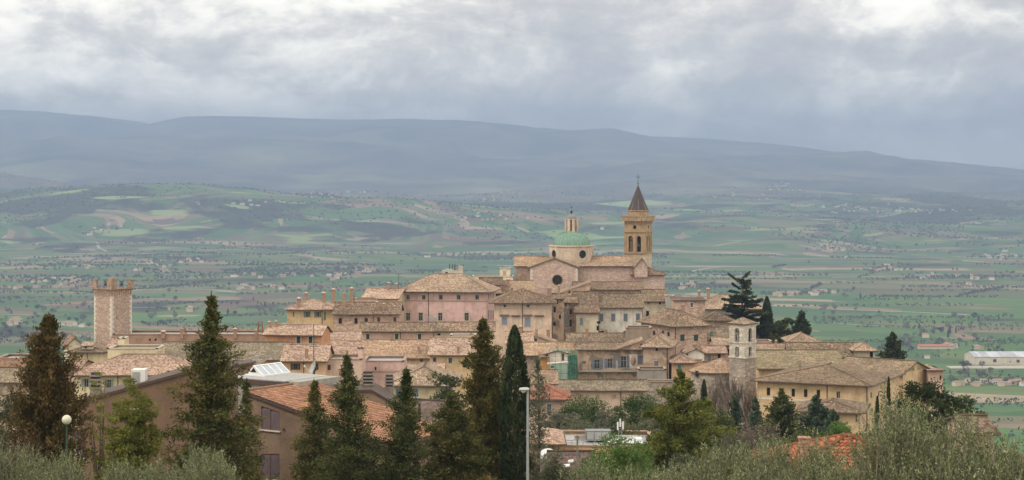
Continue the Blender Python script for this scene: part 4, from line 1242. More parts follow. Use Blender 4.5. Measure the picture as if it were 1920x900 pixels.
    for i in range(8):
        a = .3 + 2 * math.pi * i / 8
        q.cbox((cx_ + rl * .9 * math.cos(a), Dc + rl * .9 * math.sin(a), zl0), .72, .6, zl1 - zl0, 0, a)
    q.lathe((cx_, Dc, 0), [(rl * .7, zl0), (rl * .7, zl1)], 8, 1, rot=.3)
    lo = q.build('lantern', [M['drum'], M['void']], dro)
    zl2 = zat(401.5, Dc); h2 = zl2 - zl1
    q = MB(); q.lathe((cx_, Dc, zl1), [(rl * .98 * math.cos(t), h2 * math.sin(t)) for t in [math.pi / 2 * i / 6 for i in range(7)]], 16); q.build('lantern_cap', M['lead'], lo)
    q = MB(); q.tube((cx_, Dc, zl2 - .1), (cx_, Dc, zat(385, Dc)), .05, .04, 6); q.lathe((cx_, Dc, zl2 + .15), [(.05, 0), (.3, .2), (.36, .42), (.22, .7), (.06, .85)], 10)
    zc = zat(389, Dc); q.tube((cx_ - .4, Dc, zc), (cx_ + .4, Dc, zc), .045, None, 6); q.build('cross', M['iron'], dro)
tiles('tile_pink2', [(0.26, 0.17, 0.115), (0.48, 0.345, 0.24), (0.36, 0.24, 0.16), (0.54, 0.41, 0.29), (0.30, 0.21, 0.14), (0.43, 0.30, 0.2)], lf=0.35)
cathedral()

def campanile():
    D = 492.0
    A, B, u, n, L, c = tower_geo(1170.5, 1209.5, D, -22)
    up = Vector((0, 0, 1))
    zb = gz(c.x, c.y) - 1; Z = lambda py: zat(py, D)
    root = empty('bell_tower', (c.x, c.y, zb), 'tall ochre brick bell tower with dark pointed spire behind the church', 'tower')
    Ws = four_walls(A, u, n, L)
    mb = MB()
    for W in Ws: panel(mb, W, zb, Z(474), [])
    mb.build('shaft', M['towerlow'], root)
    q = MB(); prism(q, c, L + .7, -22, Z(475), Z(472.4)); prism(q, c, L + .6, -22, Z(435.4), Z(433)); q.build('cornice', M['bellyellow'], root)
    mb = MB()
    w2 = L * .205
    for W in Ws:
        ops = [(L * f - w2 / 2, Z(472.4) + .02, L * f + w2 / 2, Z(442), 'a') for f in (.30, .70)]
        panel(mb, W, Z(472.4), Z(417), ops + [(L * .5 - .5, Z(429.5), L * .5 + .5, Z(422.2), 'o')], rev=.55)
    mb.face([A + up * (Z(472)), A + u * L + up * Z(472), A + u * L + n * L + up * Z(472), A + n * L + up * Z(472)])
    mb.face([A + up * (Z(420)), A + u * L + up * Z(420), A + u * L + n * L + up * Z(420), A + n * L + up * Z(420)])
    mb.build('belfry', M['bellyellow'], root)
    for W in Ws[:2]:
        q = MB()
        for a in (0.0, L * .5 - .3, L - .5): wbox(q, W, a, Z(472.3), a + (.6 if a else .5), Z(435.6), -.02, .12)
        q.build('pilaster', M['bellyellow'], root)
        q = MB(); wbox(q, W, L * .5 - .42, Z(428.8), L * .5 + .42, Z(423), -.5, -.45); q.build('round_opening', M['void'], root)
    q = MB(); q.lathe((c.x, c.y, Z(462)), [(.95, 0), (.85, .2), (.6, .9), (.5, 1.3), (.1, 1.5)], 14); q.tube((c.x, c.y, Z(462) + 1.4), (c.x, c.y, Z(440)), .08, None, 6)
    q.tube(c - u * L * .48 + up * Z(452), c + u * L * .48 + up * Z(452), .12, None, 6); q.tube(c - n * L * .48 + up * Z(446), c + n * L * .48 + up * Z(446), .12, None, 6); q.build('bell', M['sh_bluegrey'], root)
    # near-black block behind the bells
    q = MB(); prism(q, c + n * L * .12, L * .42, -22, Z(472), Z(420)); q.build('belfry_core', M['void'], root)
    for W in Ws[:2]:
        for i in range(8):
            q = MB(); t = (i + .5) / 8 * L
            wbox(q, W, t - .16, Z(419.5), t + .16, Z(416.4), -.05, .3); wbox(q, W, t - .16, Z(416.4), t + .16, Z(413.8), -.05, .52); q.build('corbel', M['bellyellow'], root)
    q = MB(); e = L + 1.25
    prism(q, c, e, -22, Z(413.8), Z(405.5)); prism(q, c, e + .25, -22, Z(406.5), Z(404.6)); prism(q, c, L + .1, -22, Z(417), Z(413.7)); q.build('parapet', M['towerbrick2'], root)
    q = MB(); q.lathe((c.x, c.y, 0), [(L * .48, Z(405)), (L * .48, Z(395.5))], 8, rot=R(0.5)); q.lathe((c.x, c.y, 0), [(L * .48, Z(396.5)), (L * .535, Z(395.4)), (L * .535, Z(394))], 8, rot=R(.5)); q.build('spire_drum', M['towerbrick2'], root)
    q = MB(); zs, zt = Z(394.2), Z(348); r0 = L * .475
    q.lathe((c.x, c.y, 0), [(r0, zs), (r0 * .66, zs + (zt - zs) * .36), (.12, zt)], 8, rot=R(.5)); so = q.build('spire', M['spire'], root)
    for i in range(8):
        a = R(.5) + i * math.pi / 4; q = MB(); q.tube((c.x + r0 * math.cos(a), c.y + r0 * math.sin(a), zs), (c.x, c.y, zt), .07, .05, 4); q.build('spire_rib', M['lead'], so)
    q = MB(); q.tube((c.x, c.y, zt - .3), (c.x, c.y, Z(327)), .07, .05, 6); q.tube((c.x - .55, c.y, Z(332)), (c.x + .55, c.y, Z(332)), .06, None, 6); q.lathe((c.x, c.y, Z(346)), [(.05, 0), (.2, .15), (.2, .3), (.05, .45)], 8); q.build('cross', M['iron'], root)
masonry('towerbrick2', (0.23, 0.16, 0.105), (0.30, 0.215, 0.14), (0.36, 0.265, 0.175), 0.25, (0.40, 0.30, 0.19), 0.2)
masonry('towerlow', (0.36, 0.28, 0.19), (0.45, 0.36, 0.26), (0.52, 0.43, 0.33), 0.4, (0.44, 0.36, 0.27), 0.2)
campanile()

def white_campanile():
    D = 312.0
    A, B, u, n, L, c = tower_geo(1367.5, 1396, D, -44)
    up = Vector((0, 0, 1)); Z = lambda py: zat(py, D + .8)
    zb = gz(c.x, c.y) - 1
    root = empty('stone_campanile', (c.x, c.y, zb), 'small pale stone bell tower with two tiers of arches beside round apse', 'tower')
    Ws = four_walls(A, u, n, L)
    mb = MB()
    for W in Ws: panel(mb, W, zb, Z(669), [])
    mb.build('base', M['greystone'], root)
    mb = MB()
    for W in Ws:
        w_ = L * .31
        o1 = (L * .5 - w_ / 2, Z(640) + .0, L * .5 + w_ / 2, Z(613.5), 'a'); o2 = (L * .5 - w_ * .42, Z(667), L * .5 + w_ * .42, Z(648), 'a')
        panel(mb, W, Z(669), Z(605), [o1, o2], rev=.4)
    for py in (668, 640):
        z = Z(py); mb.face([A + up * z, B + up * z, B + n * L + up * z, A + n * L + up * z])
    mb.build('belfry', M['whitestone'], root)
    q = MB()
    for py in (668.5, 640.5): prism(q, c, L + .28, -44, Z(py + .9), Z(py - .9))
    q.build('cornice', M['whitestone'], root)
    q = MB(); z = Z(630); q.lathe((c.x, c.y, z), [(.42, 0), (.36, .12), (.25, .5), (.05, .65)], 12); q.tube(c - u * L * .49 + up * (z + .7), c + u * L * .49 + up * (z + .7), .06, None, 5); q.build('bell', M['iron'], root)
    q = MB(); prism(q, c + n * L * .18 + u * -.2, L * .36, -44, Z(668), Z(608)); q.build('belfry_core', M['void'], root)
    rb = MB(); o = .28; ze = Z(604.8); za = zat(592.5, D + 2.2)
    qv = [A - u * o - n * o, B + u * o - n * o, B + u * o + n * (L + o), A - u * o + n * (L + o)]
    for i in range(4): slope(rb, qv[i] + up * ze, qv[(i + 1) % 4] + up * ze, c + up * za, c + up * za)
    rb.build('roof', [M['tile_tan'], M['eave']], root)
    # round apse
    Dc = 319.0; ax = kx(1341) * Dc; ra = 45.5 / F * Dc; ze = zat(694.5, Dc)
    zb = gz(ax, Dc) - 1
    r2 = empty('round_apse', (ax, Dc, zb), 'round grey stone apse with conical tile roof beside the pale bell tower', 'apse')
    q = MB(); N_ = 28
    q.lathe((ax, Dc, 0), [(ra * 1.04, zb), (ra, ze)], N_); q.build('wall', M['greystone'], r2)
    q = MB(); za = zat(671, Dc + 1); k = 14
    for i in range(k):
        a, b = 2 * math.pi * i / k, 2 * math.pi * (i + 1) / k
        f = lambda t: Vector((ax + (ra + .45) * math.cos(t), Dc + (ra + .45) * math.sin(t), ze - .02))
        tp = Vector((ax + 1.0, Dc + 1, za)); slope(q, f(a), f(b), tp, tp, rough=.06)
    q.build('roof', [M['tile_pink2'], M['eave']], r2)
    W = Wall(Vector((kx(1303) * 317.0, 317.0, 0)), Vector((1, 0, 0)), 1.0, Vector((0, -1, 0)))
    q = MB(); p_ = P(1306.5, 700, Dc - ra * .62); q.cbox(p_ - up * .5, .45, .9, .9); q.build('slit_window', M['void'], r2)
white_campanile()
# ------------------------------------------------------------------ the town's houses, left to right
G = 'g'
bld('gabled_house', 'pale gable-ended house just left of the stone tower', 128, 153, 366, 645, 633, 'gfront', yaw=18, d=9, wall='ivory', rm='tile_old')
h = bld('yellow_house', 'pale yellow hip-roofed house with dormer at the foot of the stone tower', 129, 194, 350, 659, 649, 'hip', wall='cream', rm='tile_old', pipes=(164,), d=8)
def dormer(host, px0, px1, y0, y1, D, wallm, depth=2.2, rm='tile_tan'):
    q = MB(); a, b = P(px0, y1, D), P(px1, y1, D); hh = (y1 - y0) / F * D
    q.box(a, b - a, (0, depth, 0), (0, 0, hh)); q.box(a + (b - a) * .25 + Vector((0, -.03, hh * .3)), (b - a) * .22, (0, .05, 0), (0, 0, hh * .45), 1)
    slope(q, a + Vector((-.3, -.35, hh)), b + Vector((.3, -.35, hh)), b + Vector((.3, depth + .2, hh + .5)), a + Vector((-.3, depth + .2, hh + .5)), 2)
    return q.build('dormer', [M[wallm], M['void'], M[rm], M['eave']], host)
dormer(h['roof'], 154, 173, 648, 655, 350.5, 'ivory')
bld('low_house', 'low pink-walled house with tile roof behind brown cypress at the left', 118, 150, 322, 689, 678, 'gable', wall='rose', rm='tile_pink', d=9)
bld('edge_house', 'grey-roofed low building at the left picture edge behind bare branches', -40, 58, 300, 714, 690, 'gable', wall='rubble', rm='tile_grey')
bld('edge_wall_house', 'rust-red parapet building at the far left edge of the town', -6, 46, 340, 672, None, 'flat', wall='brick', d=8)
bld('terrace_house', 'pale yellow block with roof terrace above the large mottled roof', 202, 295, 325, 654, None, 'flat', wall='cream', d=7)
bld('stair_turret', 'small pinkish-roofed yellow turret on the left of the roof terrace', 205, 222, 333, 648, 633, 'gable', wall='cream', rm='tile_pink', d=6)
bld('turret_block', 'narrow yellow chimney-like block beside the small pinkish-roofed turret', 221, 233, 332.4, 635, None, 'flat', wall='cream', d=4)
bld('barrack', 'long brown brick parapet building running right of the stone tower', 213, 536, 366, 627, None, 'flat', wall='brickbrown', d=9, wins=tuple((x, 635, x + 3.6, 639, 'd') for x in (279, 290, 417, 506, 516)),
    chim=((306, 621, 627, 9, 0), (341, 615, 627, 6, 1), (441, 616, 627, 7, 0), (480, 618, 627, 6, 1)), cat='building')
bld('brown_house', 'long low house with weathered brown roof below the brick parapet building', 296, 531, 336, 671.5, 642, 'gable', wall='yellow', rm='tile_grey', wins=((442, 674, 447, 682, 'g'),), over=.6)
bld('shutter_house', 'cream house with sage green shutters under a large mottled pink roof', 140, 372, 288, 699, 665, 'hip', wall='cream', rm='tile_pink', over=.7, pipes=(221,),
    wins=((157.5, 710.5, 166, 726, 'ss'), (200.5, 711.5, 208.5, 728, 'ss'), (234, 711.5, 242.5, 728, 'ss'), (281, 711.5, 289, 728, 'ss'), (318, 711.5, 326, 728, 'ss')))
bld('orange_house', 'bright orange house with two white-framed windows and pinkish roof', 497, 603, 352, 624.5, 609.5, 'gable', yaw=-8, wall='orange', rm='tile_pink', over=.6,
    wins=((556, 631, 563.5, 643.5, 'ck', 'w'), (578.5, 631, 586, 643.5, 'ck', 'w')), chim=((505, 603, 611, 6), (517.5, 602, 611, 6)))
bld('green_shutter_house', 'ochre house with green shutters and four chimneys near skyline', 539, 626, 398, 578, 560, 'hip', wall='yellow', rm='tile_pink', over=.6, pipes=(604,),
    wins=((572.5, 584, 579, 595, 'sg'), (592.5, 584, 599, 595, 'sg'), (549, 585, 551.5, 594, 'cg'), (607, 585, 611, 601, 'cg')),
    chim=((560.5, 559, 575, 9), (574, 549, 563, 7), (606.5, 549, 561, 9), (625, 542, 561, 8)))
bld('arched_house', 'old pinkish brick house with three small arched windows left of pink palace', 626.5, 749, 392, 587, 567, 'gable', wall='brickpink', rm='tile_old', pipes=(700,),
    wins=((635, 596, 641, 607, 'd', 'tu', 'a'), (664.5, 596, 670.5, 607, 'd', 'tu', 'a'), (683.5, 596, 689.5, 607, 'd', 'tu', 'a'), (707.5, 595, 713, 606, 'cn'), (737.5, 595, 743, 606, 'cn')),
    chim=((645, 549, 576, 7, 1), (659, 540, 566, 8), (707, 566, 579, 6), (719.5, 569, 579, 5)))
bld('pink_attic', 'low rose block rising behind the arched-window house', 664, 704, 404, 561, None, 'flat', wall='rose', d=5)
bld('yellow_gable_house', 'lemon yellow gabled house behind the arched-window house', 680, 746, 428, 558, 541, 'gable', yaw=-12, wall='cream', rm='tile_pink', chim=((728.5, 530, 543, 6), (743, 532, 543, 6)), over=.4)
h = bld('pink_palace', 'large rose pink palace with two rows of windows and hipped roof', 749, 912, 432, 541.5, 514, 'hip', yaw=-9, wall='pink', rm='tile_tan', over=.9, cat='palace', pipes=(803.5,), bands=((564.5, 'trimbrown'),), dpx=929.5,
    wins=tuple((x - 3.4, 553, x + 3.4, 562, 'g', 't') for x in (765, 794.5, 826.5, 860, 894.5)) + tuple((x - 4, 586.5, x + 4, 601.5, 'g', 'tl') for x in (765, 788.8, 825.5, 875)),
    rw=tuple((x, 549, x + 1.6, 562, 'g') for x in (915.6, 919.8, 924)) + tuple((x, 581, x + 1.8, 600, 'g') for x in (915.5, 919.8, 924)))
# rooftop plant room on the palace
q = MB(); Dp = 441.5
a, b = P(829, 515.5, Dp), P(867.5, 515.5, Dp)
q.box(a, b - a, (0, 3.5, 0), (0, 0, 1.0)); q.box(b + Vector((-1.0, 0, 1.0)), (1.0, 0, 0), (0, 3.4, 0), (0, 0, 1.15)); q.box(a + Vector((.7, -.03, .25)), (.6, 0, 0), (0, .06, 0), (0, 0, .45), 1)
q.box(a + Vector((.6, .6, 1.0)), (2.0, 0, 0), (0, 1.5, 0), (0, 0, .35), 2); q.box(a + Vector((2.6, .5, 1.9)), (2.4, 0, .25), (0, 2.5, 0), (0, 0, .12), 3)
for x in (1.7, 2.3, 2.9): q.tube(a + Vector((x, 1.5, 1.0)), a + Vector((x, 1.5, 2.5)), .1, None, 6, 1)
q.build('plant_room', [M['conc2'], M['dark'], M['steel'], M['eave']], h['roof'])
bld('skyline_block', 'pale flat-roofed block with little belvedere left of the church', 886, 962, 470, 519, None, 'flat', wall='cream', d=7, wins=((905, 522, 914, 526.5, 'd'),))
bld('belvedere', 'small pale yellow rooftop belvedere on the skyline left of church', 937, 957, 474, 504, None, 'flat', wall='ivory', d=5, wins=((943, 508, 949, 517, 'bm'),))
bld('mottled_house', 'rust-eaved house with mottled pink roof between palace and church', 928, 1000, 452, 548, 527, 'gable', wall='ochre', rm='tile_pink2', chim=((952.5, 523, 538, 7), (960, 538, 548, 5)), over=.6)
bld('behind_palace_house', 'brown roof slope showing behind the pink palace at its right', 900, 940, 452, 532, 521, 'gable', wall='rose', rm='tile_old', chim=((912, 519, 533, 3, 1),))
bld('pilaster_palace', 'cream palace with pedimented openings and pyramid roof below the church', 926.5, 1034, 408, 564, 541, 'hip', wall='creampink', rm='tile_old', over=.9, cat='palace', pipes=(979.5,), bands=((578.5, 'trim'),),
    wins=((944, 571, 949, 576.5, 'sp'), (987.5, 571, 992.5, 576.5, 'sp'), (962, 569, 973, 577, 'bl'), (1005, 569, 1016, 577, 'bl'), (941, 595, 951, 609, 'cb', 'tp'), (962.5, 596, 972, 613, 'bl', 'tp'), (984, 595, 994.5, 613, 'cb', 'tp'), (1006, 596, 1016.5, 614, 'bl', 'tp')))
bld('plaster_house', 'worn house with laundry-grey upper storey squeezed right of cream palace', 1036.5, 1057, 416, 559, 551, 'gable', wall='ruin', rm='tile_old', d=7, wins=((1038, 575, 1042, 586, 'd'), (1044, 563, 1047, 570, 'd'), (1037, 604, 1042, 611, 'd'), (1048, 590, 1052, 598, 'd')), chim=((1048, 535, 552, 6, 1), (1030, 539, 553, 10, 1)))
bld('narrow_house', 'narrow brown stone house with dark windows in the shaded gap', 1056, 1080, 424, 566, 556, 'gable', wall='rubble', rm='tile_old', d=7, wins=((1058.5, 564.5 + 3, 1063, 575, 'g', 'w'), (1057, 589, 1065, 607, 'by'), (1068, 580, 1072, 590, 'd'), (1068, 600, 1072, 612, 'd')))
bld('upper_house', 'brown-roofed stone house rising directly below the church nave', 1077, 1205, 455, 542, 529, 'gable', wall='rubble', rm='tile_old', d=12)
slant('diagonal_house', 'house whose long bright roof edge climbs towards the church round window', ((1054, 548), (1106, 530)), (((1050, 548.5), (1106, 529)),), 448, 7, 'brickpink', ((1066, 546, 1069.5, 550),))
bld('cream_house', 'cream-walled house with deep brown roof left of white house', 1078.5, 1122, 421, 584, 547, 'gable', wall='ivory', rm='tile_old', pipes=(1079.5,), wins=((1087, 596, 1093.5, 610, 'cb'), (1118.5, 611, 1122, 620, 'd')), chim=((1073, 560, 573, 5, 1), (1112.5, 554, 570, 4, 1)))
h = bld('white_house', 'long whitewashed house with blue-grey shutters below the church', 1123.5, 1205, 426, 575, 551, 'gable', wall='white', rm='tile_old', pipes=(1204.5,), wins=tuple((x, 588.5, x + 7, 602.5, 'ce', 't') for x in (1123.8, 1146.2, 1169.4, 1192.8)) + ((1134, 618, 1139, 624, 'bm', '', 'a'), (1169, 621, 1174, 624.5, 'd')))
q = MB(); a = P(1122.5, 571, 431); b = P(1157, 571, 431); q.box(a, b - a, (0, 3, 0), (0, 0, .85))
for x in (16, 22): q.box(P(1122.5 + x, 569.5, 430.96), ((4.5) / F * 431, 0, 0), (0, .1, 0), (0, 0, .5), 1)
slope(q, a + Vector((-.2, -.3, .86)), b + Vector((.2, -.3, .86)), b + Vector((.2, 3.2, 1.5)), a + Vector((-.2, 3.2, 1.5)), 2)
q.build('dormer', [M['rose'], M['void'], M['tile_pink2'], M['eave']], h['roof'])
bld('corner_house', 'narrow weathered cream house at the right end of the white house', 1207, 1249, 440, 562.5, 543, 'gable', wall='ivory', rm='tile_old', wins=((1211.5, 583, 1217, 593, 'd'), (1235.5, 566, 1239.5, 571, 'd'), (1214, 566, 1218, 571, 'cs')), d=9)
bld('grey_lift_block', 'small grey rendered block beside the slanting pink parapet', 1249.5, 1265, 436, 555, None, 'flat', wall='grey', d=4)
bld('slant_block', 'pink brick block with slanting parapet behind the arcaded stone house', 1264, 1322, 424, 563, 557, 'shed', wall='brickpink', rm='tile_old', d=8, wins=((1294.5, 567.5, 1299.5, 576, 'g', 'w'),), over=.2)
bld('stone_house', 'big two-sided brick-pink stone house with hip roof and arched windows', 1265, 1325, 396, 609.5, 581, 'hip', yaw=24, dpx=1202, wall='brickpink', rm='tile_old', over=.7, pipes=(1266,),
    wins=((1275.5, 627, 1283.5, 639.5, 'ck'), (1301, 627, 1309, 639.5, 'ck'), (1275.5, 655, 1284, 668, 'd', 'tu', 'a')), lw=((1241, 620, 1245.5, 631, 'd', 'tu', 'a'), (1251, 622, 1256, 633, 'd', 'tu', 'a'), (1224, 620, 1229, 628, 'd', 'tu', 'a')),
    chim=((1252, 588, 596, 6, 1), (1281, 570, 586, 6, 1)))
bld('light_roof_hall', 'long house with light tan roof behind the cedar', 1296, 1432, 446, 577, 553, 'hip', wall='grey', rm='tile_tan', chim=((1311, 545, 559, 6), (1328, 541, 555, 7)), over=.6, wins=((1405, 582, 1412, 588, 'd'), (1385, 582, 1391, 588, 'd')))
bld('tall_stone_house', 'dark rubble stone house with brown hip roof right of arcaded stone house', 1322, 1372, 404, 598, 584, 'hip', wall='rubble', rm='tile_old', wins=((1331, 622, 1337, 635, 'cg'),), over=.6)
bld('tower_side_house', 'small tan-roofed house tucked left of pale stone bell tower', 1340, 1372, 366, 645.5, 633, 'gable', wall='brickpink', rm='tile_tan', d=8, wins=((1363, 654, 1368, 666, 'd', '', 'a'),))
bld('little_house', 'little stone house with two windows and tan roof near pale bell tower', 1321, 1361, 356, 660.5, 648, 'gable', wall='brickpink', rm='tile_pink', d=8, wins=((1327, 665, 1333, 677, 'cs', 't'), (1345.5, 664, 1351.5, 673, 'd', 't')))
bld('white_gable', 'small white gabled wall with two chimney pots beside little stone house', 1290, 1320.5, 352, 661, 653.5, 'gfront', wall='white', rm='tile_tan', d=6, chim=((1304, 644, 656, 6, 1), (1313, 643, 657, 4, 1)))
bld('pink_terrace', 'low pink terrace parapet in front of the small white gable', 1286, 1321, 347, 678.5, None, 'flat', wall='peach', d=4)
bld('peach_house', 'peach house with single turquoise shutter left of the round apse', 1263, 1300, 338, 678.5, 664, 'hip', wall='peach', rm='tile_pink', d=8, wins=((1271, 684, 1277.5, 697, 'ct'),))
# convent on the right
h = bld('convent', 'long yellow convent wing with row of square dark windows and corner towards viewer', 1420, 1627, 297, 711, 689, 'hip', yaw=-25, dpx=1686, wall='convent', rm='tile_lichen2', over=.7, cat='convent', pipes=(1551, 1625.5),
    wins=tuple((x, y, x + 6.6, y + 14.5, 'd') for x, y in ((1437.5, 727), (1460.5, 728), (1484, 729), (1507.3, 730), (1531, 731))) + ((1568, 734, 1575, 747, 'g'),), rw=((1632, 735, 1635, 747, 'g'), (1646, 733, 1649, 745, 'g')), bands=())
q = MB(); a, b = h['Wf'].at(1420, 746.5), h['Wf'].at(1528, 748.5); wbox(q, h['Wf'], .05, a[1] - .12, b[0], a[1] + .16, -.01, .06); q.build('string_course', M['trimpale'], h['root'])
bld('convent_lodge', 'low yellow convent outbuilding with tiled hip roof in front of the long wing', 1500, 1612, 272, 768.5, 750, 'hip', yaw=-14, wall='convent', rm='tile_old', over=.6, d=11, wins=((1568, 778, 1574, 788.5, 'B'), (1604, 778, 1607, 792, 'B', 'w')), cat='building')
bld('lichen_roof_hall', 'hall with broad greenish lichen-covered roof behind the convent wing', 1422, 1583, 329, 689, 657, 'gable', yaw=3, wall='convent', rm='tile_lichen', over=.5, cat='building')
bld('convent_gable', 'yellow gable-ended convent building at the right edge of town', 1567, 1693, 318.5, 689, 673.6, 'gable', yaw=-40, dpx=1741, wall='convent', rm='tile_lichen2', over=.5, rw=((1715, 686, 1718.5, 695, 'd'),), cat='building')
bld('rear_convent', 'brown-roofed building behind the lichen-roofed hall', 1478, 1628, 352, 666, 643, 'gable', yaw=-6, wall='ochre', rm='tile_old', chim=((1552.5, 647, 652, 5, 1), (1560.5, 650, 655, 5, 1)), cat='building', wins=((1605, 666.5, 1612, 670.5, 'd'),))
bld('convent_turret', 'small square-topped corner building with dark window beyond the convent roofs', 1604, 1640, 350, 655.5, 643, 'hip', wall='ivory', rm='tile_tan', d=6, wins=((1631, 658, 1637, 671, 'd'),))
bld('pink_roof_house', 'light pinkish-roofed house right of the pale stone bell tower', 1419, 1485, 362, 662, 645, 'gable', wall='rose', rm='tile_tan', d=10, chim=((1455, 638, 652, 5),))
bld('red_gable_block', 'small rusty pink block behind pale bell tower at its right', 1419, 1448, 372, 641, None, 'flat', wall='rose', d=5)
bld('summer_house', 'low hip-roofed house by the firs at the right end of skyline', 1482, 1536, 378, 640, 624, 'hip', wall='rubble', rm='tile_tan', d=9)
bld('annex_pink', 'pale pink plastered annex stepping down beyond the yellow gable', 1741, 1768, 314, 694, 688, 'shed', wall='pink2', rm='tile_pink', d=8, wins=((1762, 704, 1765, 712, 'd'),))
# middle rows
bld('long_pink_house', 'long salmon house with three dark green windows below the pink palace', 676, 812, 376, 618.5, 605, 'gable', wall='pink2', rm='tile_old', over=.6, pipes=(751,), wins=((686.5, 626, 693, 636.5, 'ck', 'w'), (740.5, 626, 747, 636.5, 'ck', 'w'), (783.5, 626, 790, 636.5, 'ck', 'w')))
bld('long_cream_house', 'pale yellow continuation of the long salmon house behind brown cypress', 813, 926, 376.5, 618, 604.5, 'gable', wall='cream', rm='tile_old', over=.6, wins=((820, 625, 826, 629, 'd', 'w'),))
bld('roof_terrace_house', 'yellow strip of wall with dark awning on the mottled roofs', 845, 892, 358, 629, None, 'flat', wall='cream', d=4)
bld('wavy_roof_house', 'low house with undulating pinkish roof right of orange house', 601, 674, 362, 641, 622, 'gable', yaw=4, wall='cream', rm='tile_pink', over=.4, wins=((605, 646.5, 609.5, 652, 'd'),))
bld('mottled_roof_house', 'wide house with mottled pink roof over a yellow strip of wall', 676, 806, 340, 668.5, 638, 'gable', wall='yellow', rm='tile_pink3', over=.6, wins=((750, 674.5, 757, 679.5, 'd'), (787.5, 672, 793, 680, 'cn')), chim=((785, 648, 659, 6, 1),))
bld('mottled_roof_side', 'tan-roofed left continuation of the wide mottled roof', 620, 676, 342, 664, 640, 'gable', wall='yellow', rm='tile_pink', over=.5)
bld('yellow_shutter_house', 'yellow house with three shuttered windows beside the brown cypress top', 805.5, 900, 336, 662.5, 634, 'gable', wall='yellow', rm='tile_pink', over=.6, wins=((812, 670.5, 818, 681, 'cn', 't'), (841, 671, 847.5, 681.5, 'sp'), (871.5, 671.5, 879, 680, 'd')), chim=((859.5, 648, 661, 7, 1),))
bld('apricot_house', 'apricot house with brown-shuttered windows behind the satellite dish', 530, 611.5, 301, 674, 646, 'gable', wall='peach', rm='tile_pink', over=.55, pipes=(569.5,), wins=((549.5, 681.5, 558.5, 693.5, 'sn'), (591, 681.5, 597, 693.5, 'cn')), chim=((575, 652, 671, 7, 1),))
bld('pink_terrace_house', 'pink house with rooftop terrace right of the apricot house', 612, 678, 302, 674, None, 'flat', wall='pink2', d=8, wins=((614.5, 684, 620, 694, 'cn'), (617, 715, 623.5, 727, 'ce')))
bld('terrace_stair_block', 'tall narrow pale pink wall block at terrace house right corner', 671.5, 680, 306, 653, None, 'flat', wall='pink2', d=5)
bld('rose_wall_block', 'windowless rose block with small opening and dark string line', 681, 757, 312, 677.5, None, 'flat', wall='pink', d=9, wins=((702.5, 688, 706, 694, 'd'),), bands=((696.5, 'trimbrown'),))
bld('light_patch_house', 'low light-mottled tile roof between rose block and blue-shutter house', 756, 830, 324, 700, 681, 'gable', wall='cream', rm='tile_pink', over=.4, chim=((769, 690, 698, 7, 1),))
bld('blue_shutter_house', 'cream house with two pale blue shuttered windows and brown hip roof', 737, 848, 262, 719, 684, 'hip', wall='cream', rm='tile_tan2', over=.7, d=14, wins=((742, 729, 751, 744.5, 'cb', 'w'), (775, 729, 784, 744.5, 'cb', 'w')))
slant('low_stone_gable', 'low rubble stone house with slanting roof below cream palace', ((998, 627), (1041, 641)), (((996, 626), (1043, 641.5)),), 384, 5, 'rubble', ((1002, 633, 1007, 639.5),))
bld('crooked_house', 'ruddy tile-roofed house just right of the dark column cypress', 950, 998, 372, 642, 622, 'gable', wall='creampink', rm='tile_pink', d=11, wins=((960, 645, 967, 650, 'd', 'w'), (985, 645, 990, 650, 'd')), chim=((976, 611, 624, 7), (1006, 616, 628, 6, 1)))
bld('low_row_house', 'low rubble house with long brown roof in front of white house', 1064, 1175, 396, 638.5, 625, 'gable', wall='rubble', rm='tile_old', wins=((1085.5, 640.5, 1093.5, 646, 'd'), (1135, 641, 1143.5, 646.5, 'cg')), chim=((1100.5, 615, 629, 7, 1), (1028, 617, 632, 8, 1)))
bld('blank_block', 'blank brown rendered block right of the low rubble row', 1176, 1222, 392, 615.5, None, 'flat', wall='ruinbrown', d=6)
bld('broad_roof_house', 'house with broad mottled brown roof behind the green scaffold netting', 984, 1085, 352, 664, 642, 'gable', wall='rubble', rm='tile_pink2', over=.5)
bld('scaffold_house', 'small white gabled house under repair beside green scaffold netting', 1028, 1064, 342, 662, 657.5, 'gfront', wall='white2', rm='tile_tan', d=8, wins=((1053, 663, 1058, 677, 'g'), (1033, 686, 1039, 690, 'd')))
bld('ochre_shed', 'small orange lean-to left of the white house under repair', 1014, 1027, 341, 669, 664, 'shed', wall='orange2', rm='tile_old', d=4)
h = bld('ruin_house', 'weathered peeling house with blue shutters and long balcony', 1083.5, 1206, 348, 654.5, 646, 'gable', wall='ruin', rm='tile_old', over=.4, d=9,
    wins=((1114, 674, 1125, 692, 'se'), (1138.5, 672.5, 1149, 690.5, 'se'), (1164, 668, 1175, 690, 'se'), (1195.5, 667, 1205, 683.5, 'ce'), (1091, 677, 1099, 684, 'B'), (1135.5, 709.5, 1153, 714.5, 'ce')))
Wf = h['Wf']
def on_wall(W, name, root, rects, mt, o0=-.01, o1=.06):
    q = MB()
    for x0, y0, x1, y1 in rects:
        a, b = W.at(x0, y1), W.at(x1, y0); wbox(q, W, a[0], a[1], b[0], b[1], o0, o1)
    return q.build(name, M[mt], root)
on_wall(Wf, 'plaster_patch', h['root'], ((1179.5, 664, 1195, 689.5),), 'white2', -.01, .03)
q = MB(); a = Wf.at(1187, 676); q.lathe(Wf.pt(a[0], a[1], .0), [(.05, -.9), (.42, -.6), (.55, 0), (.42, .55), (.05, .8)], 12); q.build('niche_medallion', M['trimbrown'], h['root'])
q = MB(); a, b = Wf.at(1085, 696.5), Wf.at(1196, 694.2); wbox(q, Wf, a[0], a[1], b[0], b[1], 0, 1.0)
